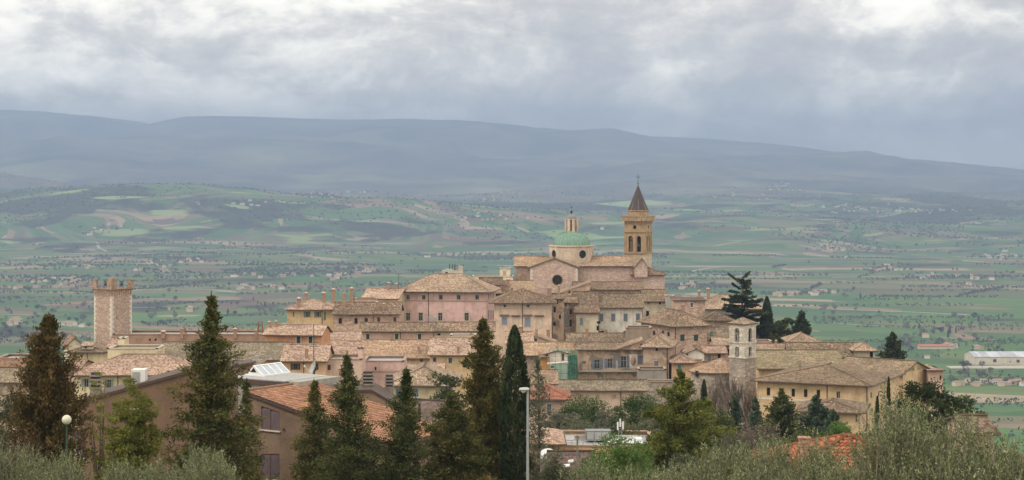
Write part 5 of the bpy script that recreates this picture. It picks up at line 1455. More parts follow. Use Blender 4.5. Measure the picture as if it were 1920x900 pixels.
bo = q.build('balcony', M['trimconc'], h['root'])
q = MB(); wbox(q, Wf, a[0], b[1] + .85, b[0], b[1] + .9, .93, .98)
t = a[0]
while t < b[0]: wbox(q, Wf, t, b[1], t + .03, b[1] + .86, .94, .97); t += .3
q.build('railing', M['iron'], bo)
extrude('gable_wall', 'ruin2', h['root'], ((1160, 656), (1205, 656), (1205, 638), (1160, 652)), 347.6, 5.0)
q = MB(); p0, p1 = P(1153, 654.5, 347.6), P(1206, 636.5, 347.6)
slope(q, p0 + Vector((0, -.3, .1)), p0 + Vector((0, 5.2, .1)), p1 + Vector((0, 5.2, .1)), p1 + Vector((0, -.3, .1)), th=.26); q.build('side_roof', [M['tile_tan'], M['tileedge']], h['root'])
on_wall(Wf, 'window', h['root'], ((1200, 644, 1204, 649.5),), 'void', .3, .45)
bld('tower_house', 'tall peeling brick-pink house with pyramid roof and blue shutter', 1206.5, 1254, 343, 648.5, 627, 'hip', yaw=-10, dpx=1265, wall='ruin2', rm='tile_tan', over=.6, pipes=(1251,), wins=((1229, 653, 1233.5, 658, 'd'), (1226.5, 677, 1235, 692.5, 'ce')))
bld('terrace_wall', 'grey concrete terrace block in front of the tall peeling house', 1198, 1249, 333, 693, None, 'flat', wall='conc', d=5, cat='terrace')
bld('low_long_house', 'long low pink house with brown roof above the round pines', 1047, 1212, 306, 729, 713, 'gable', wall='rose2', rm='tile_grey', over=.5, pipes=(1164,), wins=tuple((x, 740, x + 7, 747.5, 'bm') for x in (1084.5, 1117, 1148.5, 1181)))
bld('red_roof_house', 'pink house with small red hipped roof right of the street lamp', 990, 1060, 264, 745, 722, 'hip', wall='pink2', rm='tile_red', over=.7, d=9, wins=((1025.5, 757.5, 1034, 777, 'B', 'w'),))
bld('behind_red_house', 'tile-roofed yellowish house just above the small red roof', 1000, 1043, 296, 717, 694, 'gable', wall='ivory', rm='tile_pink2', over=.4)

# garden and terrace walls closing the lower edge of the town
bld('retaining_wall', 'stone retaining wall below the grey terrace block', 1212, 1300, 322, 716, None, 'flat', wall='greystone', d=3, cat='wall')
# ------------------------------------------------------------------ foreground houses
UP = Vector((0, 0, 1))
def tile_field(mb, e0, e1, r1, r0, cw, rl, m=0, lift=0.05):
    """separate overlapping tiles laid over a slope; only those inside the slope's outline"""
    e0, e1, r1, r0 = map(Vector, (e0, e1, r1, r0))
    ud = (e1 - e0).normalized(); nrm = (e1 - e0).cross(r0 - e0)
    if nrm.length < 1e-6: nrm = (e1 - e0).cross(r1 - e0)
    nrm.normalize()
    if nrm.z < 0: nrm = -nrm
    vd = nrm.cross(ud).normalized()
    S = (r0 - e0).dot(vd); L = (e1 - e0).length
    a0, a1 = (r0 - e0).dot(ud), (r1 - e0).dot(ud)
    for j in range(int(S / rl)):
        v = j * rl; f = (v + rl * .5) / S
        lo, hi = a0 * f, L + (a1 - L) * f
        for i in range(int(L / cw)):
            u = i * cw
            if u < lo - cw * .2 or u + cw > hi + cw * .2: continue
            jt = random.uniform(-.012, .012)
            prof = [(0.0, 0.0), (.2, .030), (.42, .048), (.62, .034), (.78, .006), (1.0, .0)]
            uvc = [(i * cw + cw * .5, j * rl + rl * .5)] * 4
            q0 = [e0 + ud * (u + p * cw) + vd * (v + jt) + nrm * (lift + h * 1.7 + .05) for p, h in prof]
            q1 = [e0 + ud * (u + p * cw) + vd * (v + rl * 1.08 + jt) + nrm * (lift + h * 1.4 - .03) for p, h in prof]
            q2 = [e0 + ud * (u + p * cw) + vd * (v + jt) + nrm * (lift - .03) for p, h in prof]
            for k in range(5):
                mb.face([q0[k], q0[k + 1], q1[k + 1], q1[k]], m, uvc)
                mb.face([q2[k], q2[k + 1], q0[k + 1], q0[k]], m, uvc)
tiles('tile_orange', [(0.37, 0.21, 0.14), (0.42, 0.245, 0.17), (0.47, 0.28, 0.20), (0.39, 0.225, 0.155), (0.31, 0.17, 0.12), (0.45, 0.275, 0.205)], (0.24, 0.17, 0.12), 0.3, cw=.30, rl=.36, contrast=1.0, tone=1.0)
tiles('tile_redgeo', [(0.38, 0.135, 0.08), (0.43, 0.165, 0.10), (0.48, 0.20, 0.125), (0.33, 0.12, 0.075)], (0.28, 0.17, 0.11), 0.25, cw=.25, rl=.38, contrast=1.0, tone=1.0)

def strip_wall(mb, W, ztop0, ztop1, zb, ops):
    """wall whose top slopes from ztop0 (t=0) to ztop1 (t=L); ops: (t0, z0, t1, z1a, z1b) with sloping heads"""
    top = lambda t: ztop0 + (ztop1 - ztop0) * t / W.L
    ss = sorted({0.0, W.L} | {v for o in ops for v in (o[0], o[2])})
    for a, b in zip(ss, ss[1:]):
        here = sorted([o for o in ops if o[0] <= a + 1e-6 and o[2] >= b - 1e-6], key=lambda o: o[1])
        z0a = z0b = zb
        for o in here:
            mb.face([W.pt(a, z0a), W.pt(b, z0b), W.pt(b, o[1]), W.pt(a, o[1])]); z0a, z0b = o[3], o[4]
        mb.face([W.pt(a, z0a), W.pt(b, z0b), W.pt(b, top(b)), W.pt(a, top(a))])
    for t0, z0, t1, za, zc in ops:
        ring = [(t0, z0), (t1, z0), (t1, zc), (t0, za)]
        for a, b in zip(ring, ring[1:] + ring[:1]): mb.face([W.pt(*a), W.pt(*b), W.pt(*b, -.2), W.pt(*a, -.2)])
def big_shutters(root, W, t0, z0, t1, za, zc):
    fb = MB(); b = .07
    tp = lambda t: za + (zc - za) * (t - t0) / (t1 - t0)
    for a, c in ((t0, t0 + b), (t1 - b, t1), ((t0 + t1) / 2 - .04, (t0 + t1) / 2 + .04)): wbox(fb, W, a, z0, c, tp((a + c) / 2) - .02, -.12, -.02)
    fb.box(W.pt(t0, za - b, -.12), W.pt(t1, zc - b, -.12) - W.pt(t0, za - b, -.12), UP * b, W.out * .1)
    wbox(fb, W, t0, z0, t1, z0 + b, -.12, -.02)
    fo = fb.build('window', M['framebrown'], root)
    tm = (t0 + t1) / 2
    for a, c in ((t0 + b, tm - .04), (tm + .04, t1 - b)):
        s = MB(); z = z0 + b
        while z < min(tp(a), tp(c)) - .1:
            s.face([W.pt(a, z, -.03), W.pt(c, z, -.03), W.pt(c, z + .085, -.085), W.pt(a, z + .085, -.085)]); s.face([W.pt(a, z, -.03), W.pt(c, z, -.03), W.pt(c, z - .012, -.035), W.pt(a, z - .012, -.035)]); z += .08
        s.face([W.pt(a, z0, -.1), W.pt(c, z0, -.1), W.pt(c, tp(c), -.1), W.pt(a, tp(a), -.1)])
        s.build('shutter', M['sh_brown2'], fo)
    s = MB(); wbox(s, W, t0 - .12, z0 - .1, t1 + .12, z0 - .0, 0, .14); s.build('sill', M['trimpale'], fo)
plain('sh_brown2', (0.14, 0.10, 0.11), 0.6)
w_ = Vector((.826, -.563, 0)).normalized(); dd = Vector((-w_.y, w_.x, 0))
def tan_house():
    C = Vector((-20.8, 150, 0)); L = 13.9; d = 8.0
    zt0, zt1 = zat(735, 150), zat(831, 142.2)
    zb = gz(-18, 146) - 1.5
    root = empty('tan_house', (C.x, C.y, zb), 'tan rendered house with orange tile roof sloping right and brown shutters', 'house')
    W = Wall(C, w_, L, -dd)
    ops = []
    for x0, y1, x1, ya, yb in ((489.5, 804.5, 524, 760, 772.5), (490, 896, 525, 851, 851)):
        a, b = W.at(x0, y1), W.at(x1, y1); ops.append((a[0], a[1], b[0], W.at(x0, ya)[1], W.at(x1, yb)[1]))
    # both openings share their edges so the strips line up
    t0, t1 = ops[0][0], ops[0][2]; ops = [(t0, o[1], t1, o[3], o[4]) for o in ops]
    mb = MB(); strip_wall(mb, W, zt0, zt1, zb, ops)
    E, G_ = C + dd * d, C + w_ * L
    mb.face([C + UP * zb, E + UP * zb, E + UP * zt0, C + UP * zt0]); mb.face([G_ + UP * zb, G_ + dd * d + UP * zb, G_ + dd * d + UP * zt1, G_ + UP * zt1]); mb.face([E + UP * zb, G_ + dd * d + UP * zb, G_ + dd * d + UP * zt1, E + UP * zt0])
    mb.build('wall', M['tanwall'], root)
    for o in ops: big_shutters(root, W, *o)
    q = MB(); o = .25
    h0, h1, l0, l1 = C - dd * o + UP * (zt0 + .05), E + dd * o + UP * (zt0 + .05), G_ - dd * o + w_ * .4 + UP * (zt1 - .03), G_ + dd * (d + o) + w_ * .4 + UP * (zt1 - .03)
    q.face([l0, l1, h1, h0]); 
    for a, b in ((h0, l0), (l0, l1), (l1, h1), (h1, h0)): q.face([a, b, b - UP * .22, a - UP * .22])
    q.face([v - UP * .22 for v in (h0, h1, l1, l0)])
    ro = q.build('roof', M['fascia'], root)
    q = MB(); tile_field(q, l0, l1, h1, h0, .30, .36); t = q.build('roof_tiles', M['tile_orange'], ro); tag(t, kind='stuff')
    q = MB(); caps(q, h0 + UP * .1, h1 + UP * .1, r=.12); q.build('ridge_cap', M['tile_orange'], ro)
    q = MB(); q.tube(G_ + w_ * .5 - dd * o + UP * (zt1 - .15), G_ + w_ * .5 + dd * (d + o) + UP * (zt1 - .15), .09, None, 6); q.build('gutter', M['gutter'], root)
    for x, y in ((478, 804.5), (533, 805)):
        a = W.at(x, y); q = MB(); q.box(W.pt(a[0] - .06, a[1] - .08, 0), w_ * .12, UP * .16, W.out * .16); q.build('wall_lamp', M['framebrown'], root)
plain('fascia', (0.085, 0.055, 0.045), 0.7)
tan_house()

def flat_block():
    A = Vector((kx(428) * 158, 158, 0)); L, d = 6.1, 5.6
    zt = zat(716, 158); zb = gz(A.x, 158) - 1
    root = empty('flat_roof_block', (A.x, A.y, zb), 'grey flat-roofed stair block with dark brown fascia left of the orange roof', 'building')
    q = MB(); q.box((A.x, A.y, zb), w_ * L, dd * d, UP * (zt - zb)); q.build('wall', M['grey'], root)
    q = MB(); a = A - w_ * .25 - dd * .25; q.box((a.x, a.y, zt), w_ * (L + .5), dd * (d + .5), UP * .36); q.build('fascia', M['fascia'], root)
    q = MB(); q.box((A.x, A.y, zt + .36), w_ * L, dd * d, UP * .06); q.build('roof_deck', M['deckgrey'], root)
    a = A + w_ * (L + .05) + dd * .3 - UP * 0; q = MB(); q.box((a.x, a.y, zt - .1), w_ * 1.2, dd * 5.2, UP * .5); q.build('side_parapet', M['trimconc'], root)
    # skylight
    o = Vector((kx(461) * 159.2, 159.2, zt + .42)); wd, ln, hh = 1.95, 3.3, .82
    sk = empty('roof_skylight', o, 'white framed gabled skylight with four glass panes on flat roof', 'skylight')
    B = o + w_ * wd; r0 = o + w_ * wd * .42 + UP * hh; k = dd * ln
    q = MB()
    for s_ in (Vector(), k): q.face([o + s_, B + s_, r0 + s_])
    q.face([o, o + k, r0 + k, r0]); q.box(o - w_ * .05 - dd * .05 - UP * .05, w_ * (wd + .1), dd * (ln + .1), UP * .16)
    q.build('frame', M['whitepaint'], sk)
    nrm = (k.cross(r0 - B)).normalized(); nrm = nrm if nrm.z > 0 else -nrm
    e = r0 - B
    for i in range(4):
        f0, f1 = (i + .1) / 4, (i + .9) / 4
        p = MB(); b0 = B + k * f0 + e * .1 + nrm * .035; p.box(b0, k * (f1 - f0), e * .8, nrm * .02); p.build('pane', M['skyglass'], sk)
    q = MB(); q.face([B, B + k, r0 + k, r0]); 
    for i in range(5): q.box(B + k * (i / 4.0 - .02) + nrm * .01, k * .04, e, nrm * .08)
    for f in (0.0, .92): q.box(B + e * f + nrm * .012, k, e * .08, nrm * .07)
    q.build('glazing_bars', M['whitepaint'], sk)
    t = MB(); c = o + w_ * wd * .45 - dd * .03 + UP * .3; t.face([c - w_ * .35, c + w_ * .35, c + UP * .4 - w_ * .02]); t.build('vent', M['void'], sk)
plain('skyglass', (0.38, 0.44, 0.52), 0.15, 0.08, 0.6, spec=0.7)
flat_block()

r_ = empty('brown_gable_wing', (kx(250) * 138, 138, gz(kx(250) * 138, 138) - 1), 'large brown rendered wall with rising roof edge behind conifers at left', 'house')
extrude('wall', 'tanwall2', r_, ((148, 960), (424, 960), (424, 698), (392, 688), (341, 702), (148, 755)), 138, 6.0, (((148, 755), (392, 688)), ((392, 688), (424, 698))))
Wq = Wall(Vector((kx(148) * 138, 138, 0)), Vector((1, 0, 0)), 12.0, Vector((0, -1, 0)))
for x0, y0, x1, y1 in ((136, 806, 158, 858),):
    a, b = Wq.at(x0, y1), Wq.at(x1, y0)
    q = MB(); wbox(q, Wq, a[0], a[1], b[0], b[1], -.05, .06); fo = q.build('window', M['framebrown'], r_)
    q = MB(); louvre(q, Wq, a[0] + .07, a[1] + .07, (a[0] + b[0]) / 2 - .02, b[1] - .07, .07, pitch=.09); louvre(q, Wq, (a[0] + b[0]) / 2 + .02, a[1] + .07, b[0] - .07, b[1] - .07, .07, pitch=.09); q.build('shutter', M['sh_brown2'], fo)
    q = MB(); wbox(q, Wq, a[0] - .1, a[1] - .12, b[0] + .1, a[1] - .02, 0, .15); q.build('sill', M['trimpale'], fo)
on_wall(Wq, 'window', r_, ((256, 745, 268, 759),), 'dark', -.02, .04)
on_wall(Wq, 'sill', r_, ((243, 765, 262, 767.5),), 'trimpale', -.02, .1)
c = P(179.5, 748, 140); q = empty('x', c); bpy.data.objects.remove(q)
chimney(r_, P(179.5, 742, 139.5), .72, zat(722, 139.5) - zat(742, 139.5), 2, below=2.0)
r_ = empty('tan_upper_block', (kx(440) * 160, 163, gz(kx(440) * 160, 163) - 1), 'plain tan upper block behind the skylight and tall conifer', 'house')
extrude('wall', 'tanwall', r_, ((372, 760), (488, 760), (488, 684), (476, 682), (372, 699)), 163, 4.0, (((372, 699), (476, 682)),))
q = MB(); q.cbox(P(482, 684, 164.5), .8, .8, .45); q.cbox(P(482, 684, 164.5) + UP * .45, .4, .4, .35); q.build('roof_vent', M['trimconc'], r_)
r_ = empty('tan_rear_wing', (kx(690) * 168, 168, gz(kx(690) * 168, 168) - 1), 'tan wall with sloping dark coping behind the orange roof', 'house')
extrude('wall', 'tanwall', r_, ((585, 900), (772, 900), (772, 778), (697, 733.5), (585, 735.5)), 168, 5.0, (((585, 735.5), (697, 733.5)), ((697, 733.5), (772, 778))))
chimney(r_, P(690, 728, 171), 1.0, zat(716, 171) - zat(728, 171), 2, below=3.0)
chimney(r_, P(730, 742, 174), .75, zat(722, 174) - zat(742, 174), 2, below=4.5)
bld('dark_tile_house', 'small house with dark brown tile roof and red verge right of orange roof', 735, 806, 184, 789, 751.5, 'gable', yaw=-22, wall='ivory', rm='tile_dark', over=.4)
q = MB(); q.tube(P(786.5, 786, 183) - UP * 2, P(786.5, 757, 183), .12, None, 8); q.tube(P(786.5, 757, 183), P(786.5, 755, 183), .2, .16, 8); o = q.build('flue_pipe', M['iron']); set_origin(o, P(786.5, 800, 183)); tag(o, 'thin dark metal flue pipe by the dark tiled roof', 'flue')
# yellow flat building and neighbours, centre right
h = bld('flat_yellow_building', 'low yellow flat-roofed building carrying an air conditioner beyond street lamp', 1030, 1222, 204, 836, None, 'flat', wall='ochre', d=12, yaw=-3, cat='building', wins=((1041, 839.5, 1045, 846, 'd'),))
q = MB(); W = h['Wf']; z = h['ze'] + .55
for k in (0, .28): q.tube(W.pt(0, z + k - .25, -.3), W.pt(W.L * .72, z + k - .25, -.3), .035, None, 5)
t = 0.0
while t < W.L * .72: q.tube(W.pt(t, h['ze'], -.3), W.pt(t, z + .05, -.3), .03, None, 5); t += 1.2
q.build('roof_rail', M['galv'], h['root'])
q = MB(); a = P(1140, 832, 207); q.box(a, (3.8, 0, 0), (0, 4, 0), (0, 0, .1)); q.box(a + Vector((2.6, 1, .1)), (1.2, 0, 0), (0, 2, 0), (0, 0, .25)); q.build('white_deck', M['metalroof'], h['root'])
q = MB(); a = P(1077, 828, 211); q.box(a, (7.0, 0, 0), (0, .25, 0), (0, 0, .7)); q.build('rear_parapet', M['conc2'], h['root'])
bld('tile_corner_house', 'small hip of light tiles left of the yellow flat building', 960, 1046, 196, 829, 813, 'hip', wall='ochre', rm='tile_pink', d=9, over=.6)
bld('dark_roof_shed', 'dark brown roof with two skylights in front of yellow flat building', 1036, 1112, 150, 893, 848, 'gable', wall='grey', rm='tile_dark', d=11)
q = MB(); a = P(1058, 876, 151.5); q.box(a, (.45, 0, .04), (0, .4, .12), (0, 0, .06)); o = q.build('roof_window', M['metalroof']); set_origin(o, a); tag(o, 'small white roof light on the dark brown roof', 'skylight')
q = MB(); a = P(1066, 868, 152.5); q.box(a, (.4, 0, .06), (0, .4, .12), (0, 0, .06)); o = q.build('roof_window', M['metalroof']); set_origin(o, a); tag(o, 'upper tilted white roof light on the dark brown roof', 'skylight')
q = MB(); a, b = P(1014, 860, 156), P(1043, 860, 156)
q.box(a - UP * 2, b - a, (0, 3, 0), UP * 2.0, 1)
for i in range(8):
    t0, t1 = math.pi * i / 8, math.pi * (i + 1) / 8
    f = lambda t, y: a + (b - a) * (.5 - .5 * math.cos(t)) + UP * (.42 * math.sin(t)) + Vector((0, y, 0))
    q.face([f(t0, 0), f(t1, 0), f(t1, 3), f(t0, 3)]); q.face([a, f(t1, 0), f(t0, 0)])
o = q.build('canopy_shelter', [M['metalroof'], M['chimgrey']]); set_origin(o, a - UP * 2); tag(o, 'shelter with white curved canopy left of the dark brown roof', 'shelter')
bld('pink_low_house', 'sliver of pink wall with red eaves among olives at far right', 1818, 1864, 140, 808, 800, 'gable', wall='pink2', rm='tile_old', d=7)

def red_house():
    D = 100.0; A = Vector((kx(1462) * D, D, 0)); u = Vector((1, 0, 0)); n = Vector((0, 1, 0)); L = 8.6; d = 8.6
    ze, za = zat(897, D), zat(818.5, D + d / 2); zb = gz(A.x, D) - 1
    root = empty('red_tile_house', (A.x + L / 2, D, zb), 'red tile roof with brick chimney rising out of the olives', 'house')
    q = MB(); q.box((A.x, A.y, zb), u * L, n * d, UP * (ze - zb)); q.build('wall', M['peach'], root)
    o = .5; B = A + u * L; ap = (A + B) / 2 + n * d / 2 + UP * za
    v = [A - u * o - n * o + UP * (ze - .1), B + u * o - n * o + UP * (ze - .1), B + u * o + n * (d + o) + UP * (ze - .1), A - u * o + n * (d + o) + UP * (ze - .1)]
    q = MB(); 
    for i in range(4): q.face([v[i], v[(i + 1) % 4], ap])
    q.face(v[::-1]); ro = q.build('roof', M['rust'], root)
    q = MB()
    for i in range(4): tile_field(q, v[i], v[(i + 1) % 4], ap, ap, .25, .38)
    tag(q.build('roof_tiles', M['tile_redgeo'], ro), kind='stuff')
    q = MB()
    for p in v: caps(q, p + UP * .1, ap + UP * .1, r=.13)
    q.build('hip_cap', M['tile_redgeo'], ro)
    q = MB(); c = P(1508, 852, D + 3.0); q.cbox(c - UP * 2, .56, .6, zat(822, D + 3) - c.z + 2); q.cbox(P(1508, 822, D + 3), .66, .7, .08); q.build('chimney', M['brick'], ro)
red_house()

# ------------------------------------------------------------------ small things
plain('acdark', (0.17, 0.185, 0.20), 0.5)
def ac_unit(name, label, px0, px1, y0, y1, D, depth=.8, fans=1, side='steel', body='whitepaint'):
    a, b = P(px0, y1, D), P(px1, y1, D); h_ = (y1 - y0) / F * D; w = b.x - a.x
    r = empty(name, a + (b - a) / 2, label, 'air conditioner')
    q = MB(); q.box(a + UP * .08, b - a, (0, depth, 0), UP * (h_ - .08)); 
    for x in (.1, .8): q.box(a + Vector((w * x, .05, 0)), (w * .1, 0, 0), (0, depth - .1, 0), (0, 0, .08))
    q.build('casing', M[body], r)
    for i in range(fans):
        q = MB(); x0 = w * (.06 + i * .9 / fans); q.box(a + Vector((x0, -.03, h_ * .16)), (w * .9 / fans * .62 if fans == 1 else w * .8 / fans, 0, 0), (0, .04, 0), (0, 0, h_ * .7))
        for k in range(7): q.box(a + Vector((x0, -.05, h_ * (.17 + .1 * k))), (w * .9 / fans * .62 if fans == 1 else w * .8 / fans, 0, 0), (0, .03, 0), (0, 0, h_ * .04))
        q.build('grille', M['acgrey'], r)
    return r
ac_unit('air_conditioner', 'big white air conditioner on the edge of the brown wall', 246.5, 272, 693, 722.5, 139.5, 1.0)
ac_unit('air_conditioner', 'left of two grey air conditioners under the pink palace window', 803.5, 812, 593.5, 602, 428.5, .5, body='acgrey')
ac_unit('air_conditioner', 'right of two grey air conditioners under the pink palace window', 812.8, 820, 595, 602, 428.2, .5, body='acgrey')
ac_unit('air_conditioner', 'large long grey air handling unit on the yellow flat roof', 1098, 1145, 808, 827, 209, 1.8, 3, body='acdark')
def mast():
    D = 166.0
    q = MB(); q.tube(P(588.5, 735, D), P(588.5, 608, D), .05, .03, 6)
    for i, y in enumerate((642, 650)): q.tube(P(582, y, D), P(596, y, D), .025, None, 5)
    o = q.build('antenna_mast', M['iron']); set_origin(o, P(588.5, 735, D)); tag(o, 'tall thin aerial mast rising behind the satellite dish', 'antenna')
    c = P(589.5, 691, D - .3)
    r = empty('satellite_dish', c - UP * 1.2, 'grey satellite dish on pole above the orange roof', 'satellite dish')
    ax = Vector((-.86, -.35, .36)).normalized()      # looks left, towards the sky
    x = ax.orthogonal().normalized(); y = ax.cross(x)
    q = MB(); pr = [(0.0, 0.0), (.22, .03), (.42, .10), (.62, .21)]
    ring = [[c + ax * h + (x * math.cos(t) + y * math.sin(t)) * (rr + .001) for t in [2 * math.pi * i / 20 for i in range(20)]] for rr, h in pr]
    for a, b in zip(ring, ring[1:]):
        for i in range(20): j = (i + 1) % 20; q.face([a[i], a[j], b[j], b[i]])
    q.build('reflector', M['acgrey'], r, True)
    q = MB(); f = c + ax * .95 - UP * .12; q.tube(c - UP * .6 + ax * .22, f, .025, None, 5); q.cbox(f - UP * .06, .14, .14, .16); q.build('feed_arm', M['whitepaint'], r)
    q = MB(); q.tube(c - ax * .05, c - UP * 1.3, .04, None, 6); q.cbox(c - ax * .1 - UP * .15, .2, .2, .3); q.build('bracket', M['iron'], r)
mast()
def street_lamp():
    D = 84.0
    b = Vector((kx(989.5) * D, D, gz(kx(989.5) * D, D)))
    r = empty('street_lamp', b, 'tall grey steel street lamp with single flat head in the centre', 'street lamp')
    t = P(989.5, 733, D)
    q = MB(); q.tube(b, b + (t - b) * .3, .085, .07, 10); q.tube(b + (t - b) * .3, t, .07, .05, 10); q.build('pole', M['galv'], r)
    q = MB(); c = P(984, 730.5, D); n_ = 12
    pr = [(-.25, .05), (-.2, .085), (-.05, .105), (.12, .10), (.2, .06)]
    rings = [[c + Vector((x, math.cos(2 * math.pi * i / n_) * rr * 1.3, math.sin(2 * math.pi * i / n_) * rr * (1.0 if math.sin(2 * math.pi * i / n_) > 0 else .7))) for i in range(n_)] for x, rr in pr]
    for a, b2 in zip(rings, rings[1:]):
        for i in range(n_): j = (i + 1) % n_; q.face([a[i], a[j], b2[j], b2[i]])
    q.face(rings[0]); q.face(rings[-1]); hd = q.build('lamp_head', M['steel'], r, True)
    q = MB(); q.lathe(c + Vector((-.06, 0, -.14)), [(.06, 0), (.11, .05), (.13, .09)], 12); q.build('diffuser', M['bulb'], hd)
street_lamp()
def globe_lamp():
    D = 80.0; x = kx(125) * D; b = Vector((x, D, gz(x, D)))
    r = empty('globe_lamp', b, 'white globe lamp on dark green post at lower left', 'street lamp')
    c = P(125, 787, D); rd = .2
    q = MB(); q.tube(b, c - UP * rd, .045, .035, 8); q.lathe(c - UP * (rd + .06), [(.04, 0), (.09, .04), (.09, .08)], 10); q.build('post', M['lampgreen'], r)
    q = MB(); q.lathe(c, [(max(.005, rd * math.sin(t)), -rd * math.cos(t)) for t in [math.pi * i / 12 for i in range(13)]], 18); q.build('globe', M['bulb'], r, True)
globe_lamp()
q = MB(); D = 130.0; x = kx(1082.5) * D; b = Vector((x, D, gz(x, D))); q.tube(b, P(1082.5, 816, D), .10, .06, 8); q.box(P(1082.5, 820, D) - Vector((.16, .05, 0)), (.32, 0, 0), (0, .1, 0), (0, 0, .08))
q.tube(P(1080.5, 822, D), P(1080.5, 817, D), .04, None, 6); q.tube(P(1084.5, 822, D), P(1084.5, 817, D), .04, None, 6)
o = q.build('utility_pole', M['barkgrey']); set_origin(o, b); tag(o, 'weathered utility pole with short crossarm before yellow flat building', 'pole')
q = MB(); p0, p1 = P(1083, 851, 129.8), P(1110, 868, 128)
for i in range(12):
    a, b = i / 12, (i + 1) / 12; q.tube(p0.lerp(p1, a) - UP * 1.0 * a * (1 - a), p0.lerp(p1, b) - UP * 1.0 * b * (1 - b), .02, None, 4)
o = q.build('cable', M['iron']); set_origin(o, p0); tag(o, 'thin sagging cable from the weathered utility pole', 'cable')
r_ = empty('antenna_cluster', P(1163, 827, 208), 'cluster of white mobile phone antennas on lattice mast on flat roof', 'antenna')
q = MB()
for dx in (-.18, .18): q.tube(P(1163, 827, 208) + Vector((dx, 0, 0)), P(1163, 793, 208) + Vector((dx, 0, 0)), .035, None, 5)
for i in range(8): z = P(1163, 825 - i * 4, 208); q.tube(z + Vector((-.18, 0, 0)), z + Vector((.18, 0, .2)), .02, None, 4)
q.build('mast', M['galv'], r_)
for dx, y in ((-.28, 806), (.0, 800), (.3, 805)):
    q = MB(); q.cbox(P(1163, y, 207.8) + Vector((dx, 0, 0)), .16, .1, .85); q.build('panel_antenna', M['whitepaint'], r_)
for lab, px, y0, y1, D in (('television aerial on the pilaster palace roof', 960, 528, 548, 414), ('television aerial on the low rubble row roof', 1130, 604, 628, 402), ('television aerial on the wide mottled roof', 735, 618, 644, 346), ('television aerial on the big two-sided stone house', 1262, 566, 590, 402), ('television aerial on the yellow shutter house', 832, 618, 640, 342), ('television aerial on the apricot house roof', 548, 628, 652, 306), ('television aerial on the tall peeling house', 1236, 612, 634, 348), ('television aerial on the large mottled pink roof', 300, 646, 672, 296), ('television aerial on the long convent wing roof', 1500, 664, 694, 300), ('television aerial on the light tan skyline roof', 1350, 536, 556, 452), ('television aerial on the white house roof', 1180, 534, 556, 432), ('television aerial on the long low pink house', 1130, 692, 716, 311), ('thin television aerial on the orange house roof', 664, 536, 570, 400), ('television aerial above the yellow gable houses', 747.5, 500, 545, 431), ('short aerial on the convent roof ridge', 1585, 640, 660, 352)):
    q = MB(); q.tube(P(px, y1, D) - UP, P(px, y0 + 12, D), .05, .03, 5)
    for i in range(4): z = P(px, y0 + 14 + i * 3, D); q.tube(z - Vector((.6 - i * .1, 0, 0)), z + Vector((.6 - i * .1, 0, 0)), .025, None, 4)
    o = q.build('television_aerial', M['iron']); set_origin(o, P(px, y1, D)); tag(o, lab, 'antenna')
# scaffold with green netting
r_ = empty('scaffold', Vector((kx(1058) * 336, 336, gz(kx(1058) * 336, 336))), 'steel scaffold hung with torn green netting round the white house', 'scaffold')
q = MB()
for px in (1030, 1041, 1052, 1065, 1082):
    for D in (335.0, 337.0): q.tube(P(px, 730, D), P(px, 655, D), .035, None, 5)
for y in (668, 684, 700): q.tube(P(1030, y, 335), P(1082, y, 335), .03, None, 5)
q.build('poles', M['rust'], r_)
for pts in (((1065, 657), (1082, 656), (1082.5, 713), (1064, 712)), ((1034, 682), (1064, 679), (1065, 713), (1040, 714)), ((1033, 656.5), (1066, 655.5), (1064, 659.5), (1040, 660.5))):
    q = MB(); a, b, c, d = [P(x, y, 334.7) for x, y in pts]; n1 = 14
    g = [[(a.lerp(b, i / n1)).lerp(d.lerp(c, i / n1), j / 8) + Vector((0, .22 * math.sin(i * 1.9 + j * .35) + .1 * math.sin(j * 1.3), 0)) for i in range(n1 + 1)] for j in range(9)]
    for j in range(8):
        for i in range(n1): q.face([g[j][i], g[j][i + 1], g[j + 1][i + 1], g[j + 1][i]])
    q.build('netting', M['netting'], r_, True)
q = MB(); a = P(1026, 683.5, 338); q.box(a, P(1066, 681, 338) - a, (0, 1.2, 0), (0, 0, .2)); q.build('platform', M['trimpale'], r_)
# railway of the roof terrace: rusty pergola frames on the skyline at left
for lab, px, y0, y1, D in (('rusty iron lattice stand on the roofs left of orange house', 488, 604, 627, 372), ('square brick frame on long parapet building', 344, 615, 628, 372)):
    q = MB(); a = P(px, y1, D); s = 5 / F * D
    for dx in (-s, s):
        for dy in (-s, s): q.tube(a + Vector((dx, dy, 0)), P(px, y0, D) + Vector((dx * .6, dy * .6, 0)), .08, None, 5)
    for f in (.35, .7, 1.0):
        z = a.lerp(P(px, y0, D), f); k = s * (1 - .4 * f); q.box(z - Vector((k, k, 0)), (2 * k, 0, 0), (0, 2 * k, 0), (0, 0, .12))
    o = q.build('roof_frame', M['rust']); set_origin(o, a); tag(o, lab, 'frame')
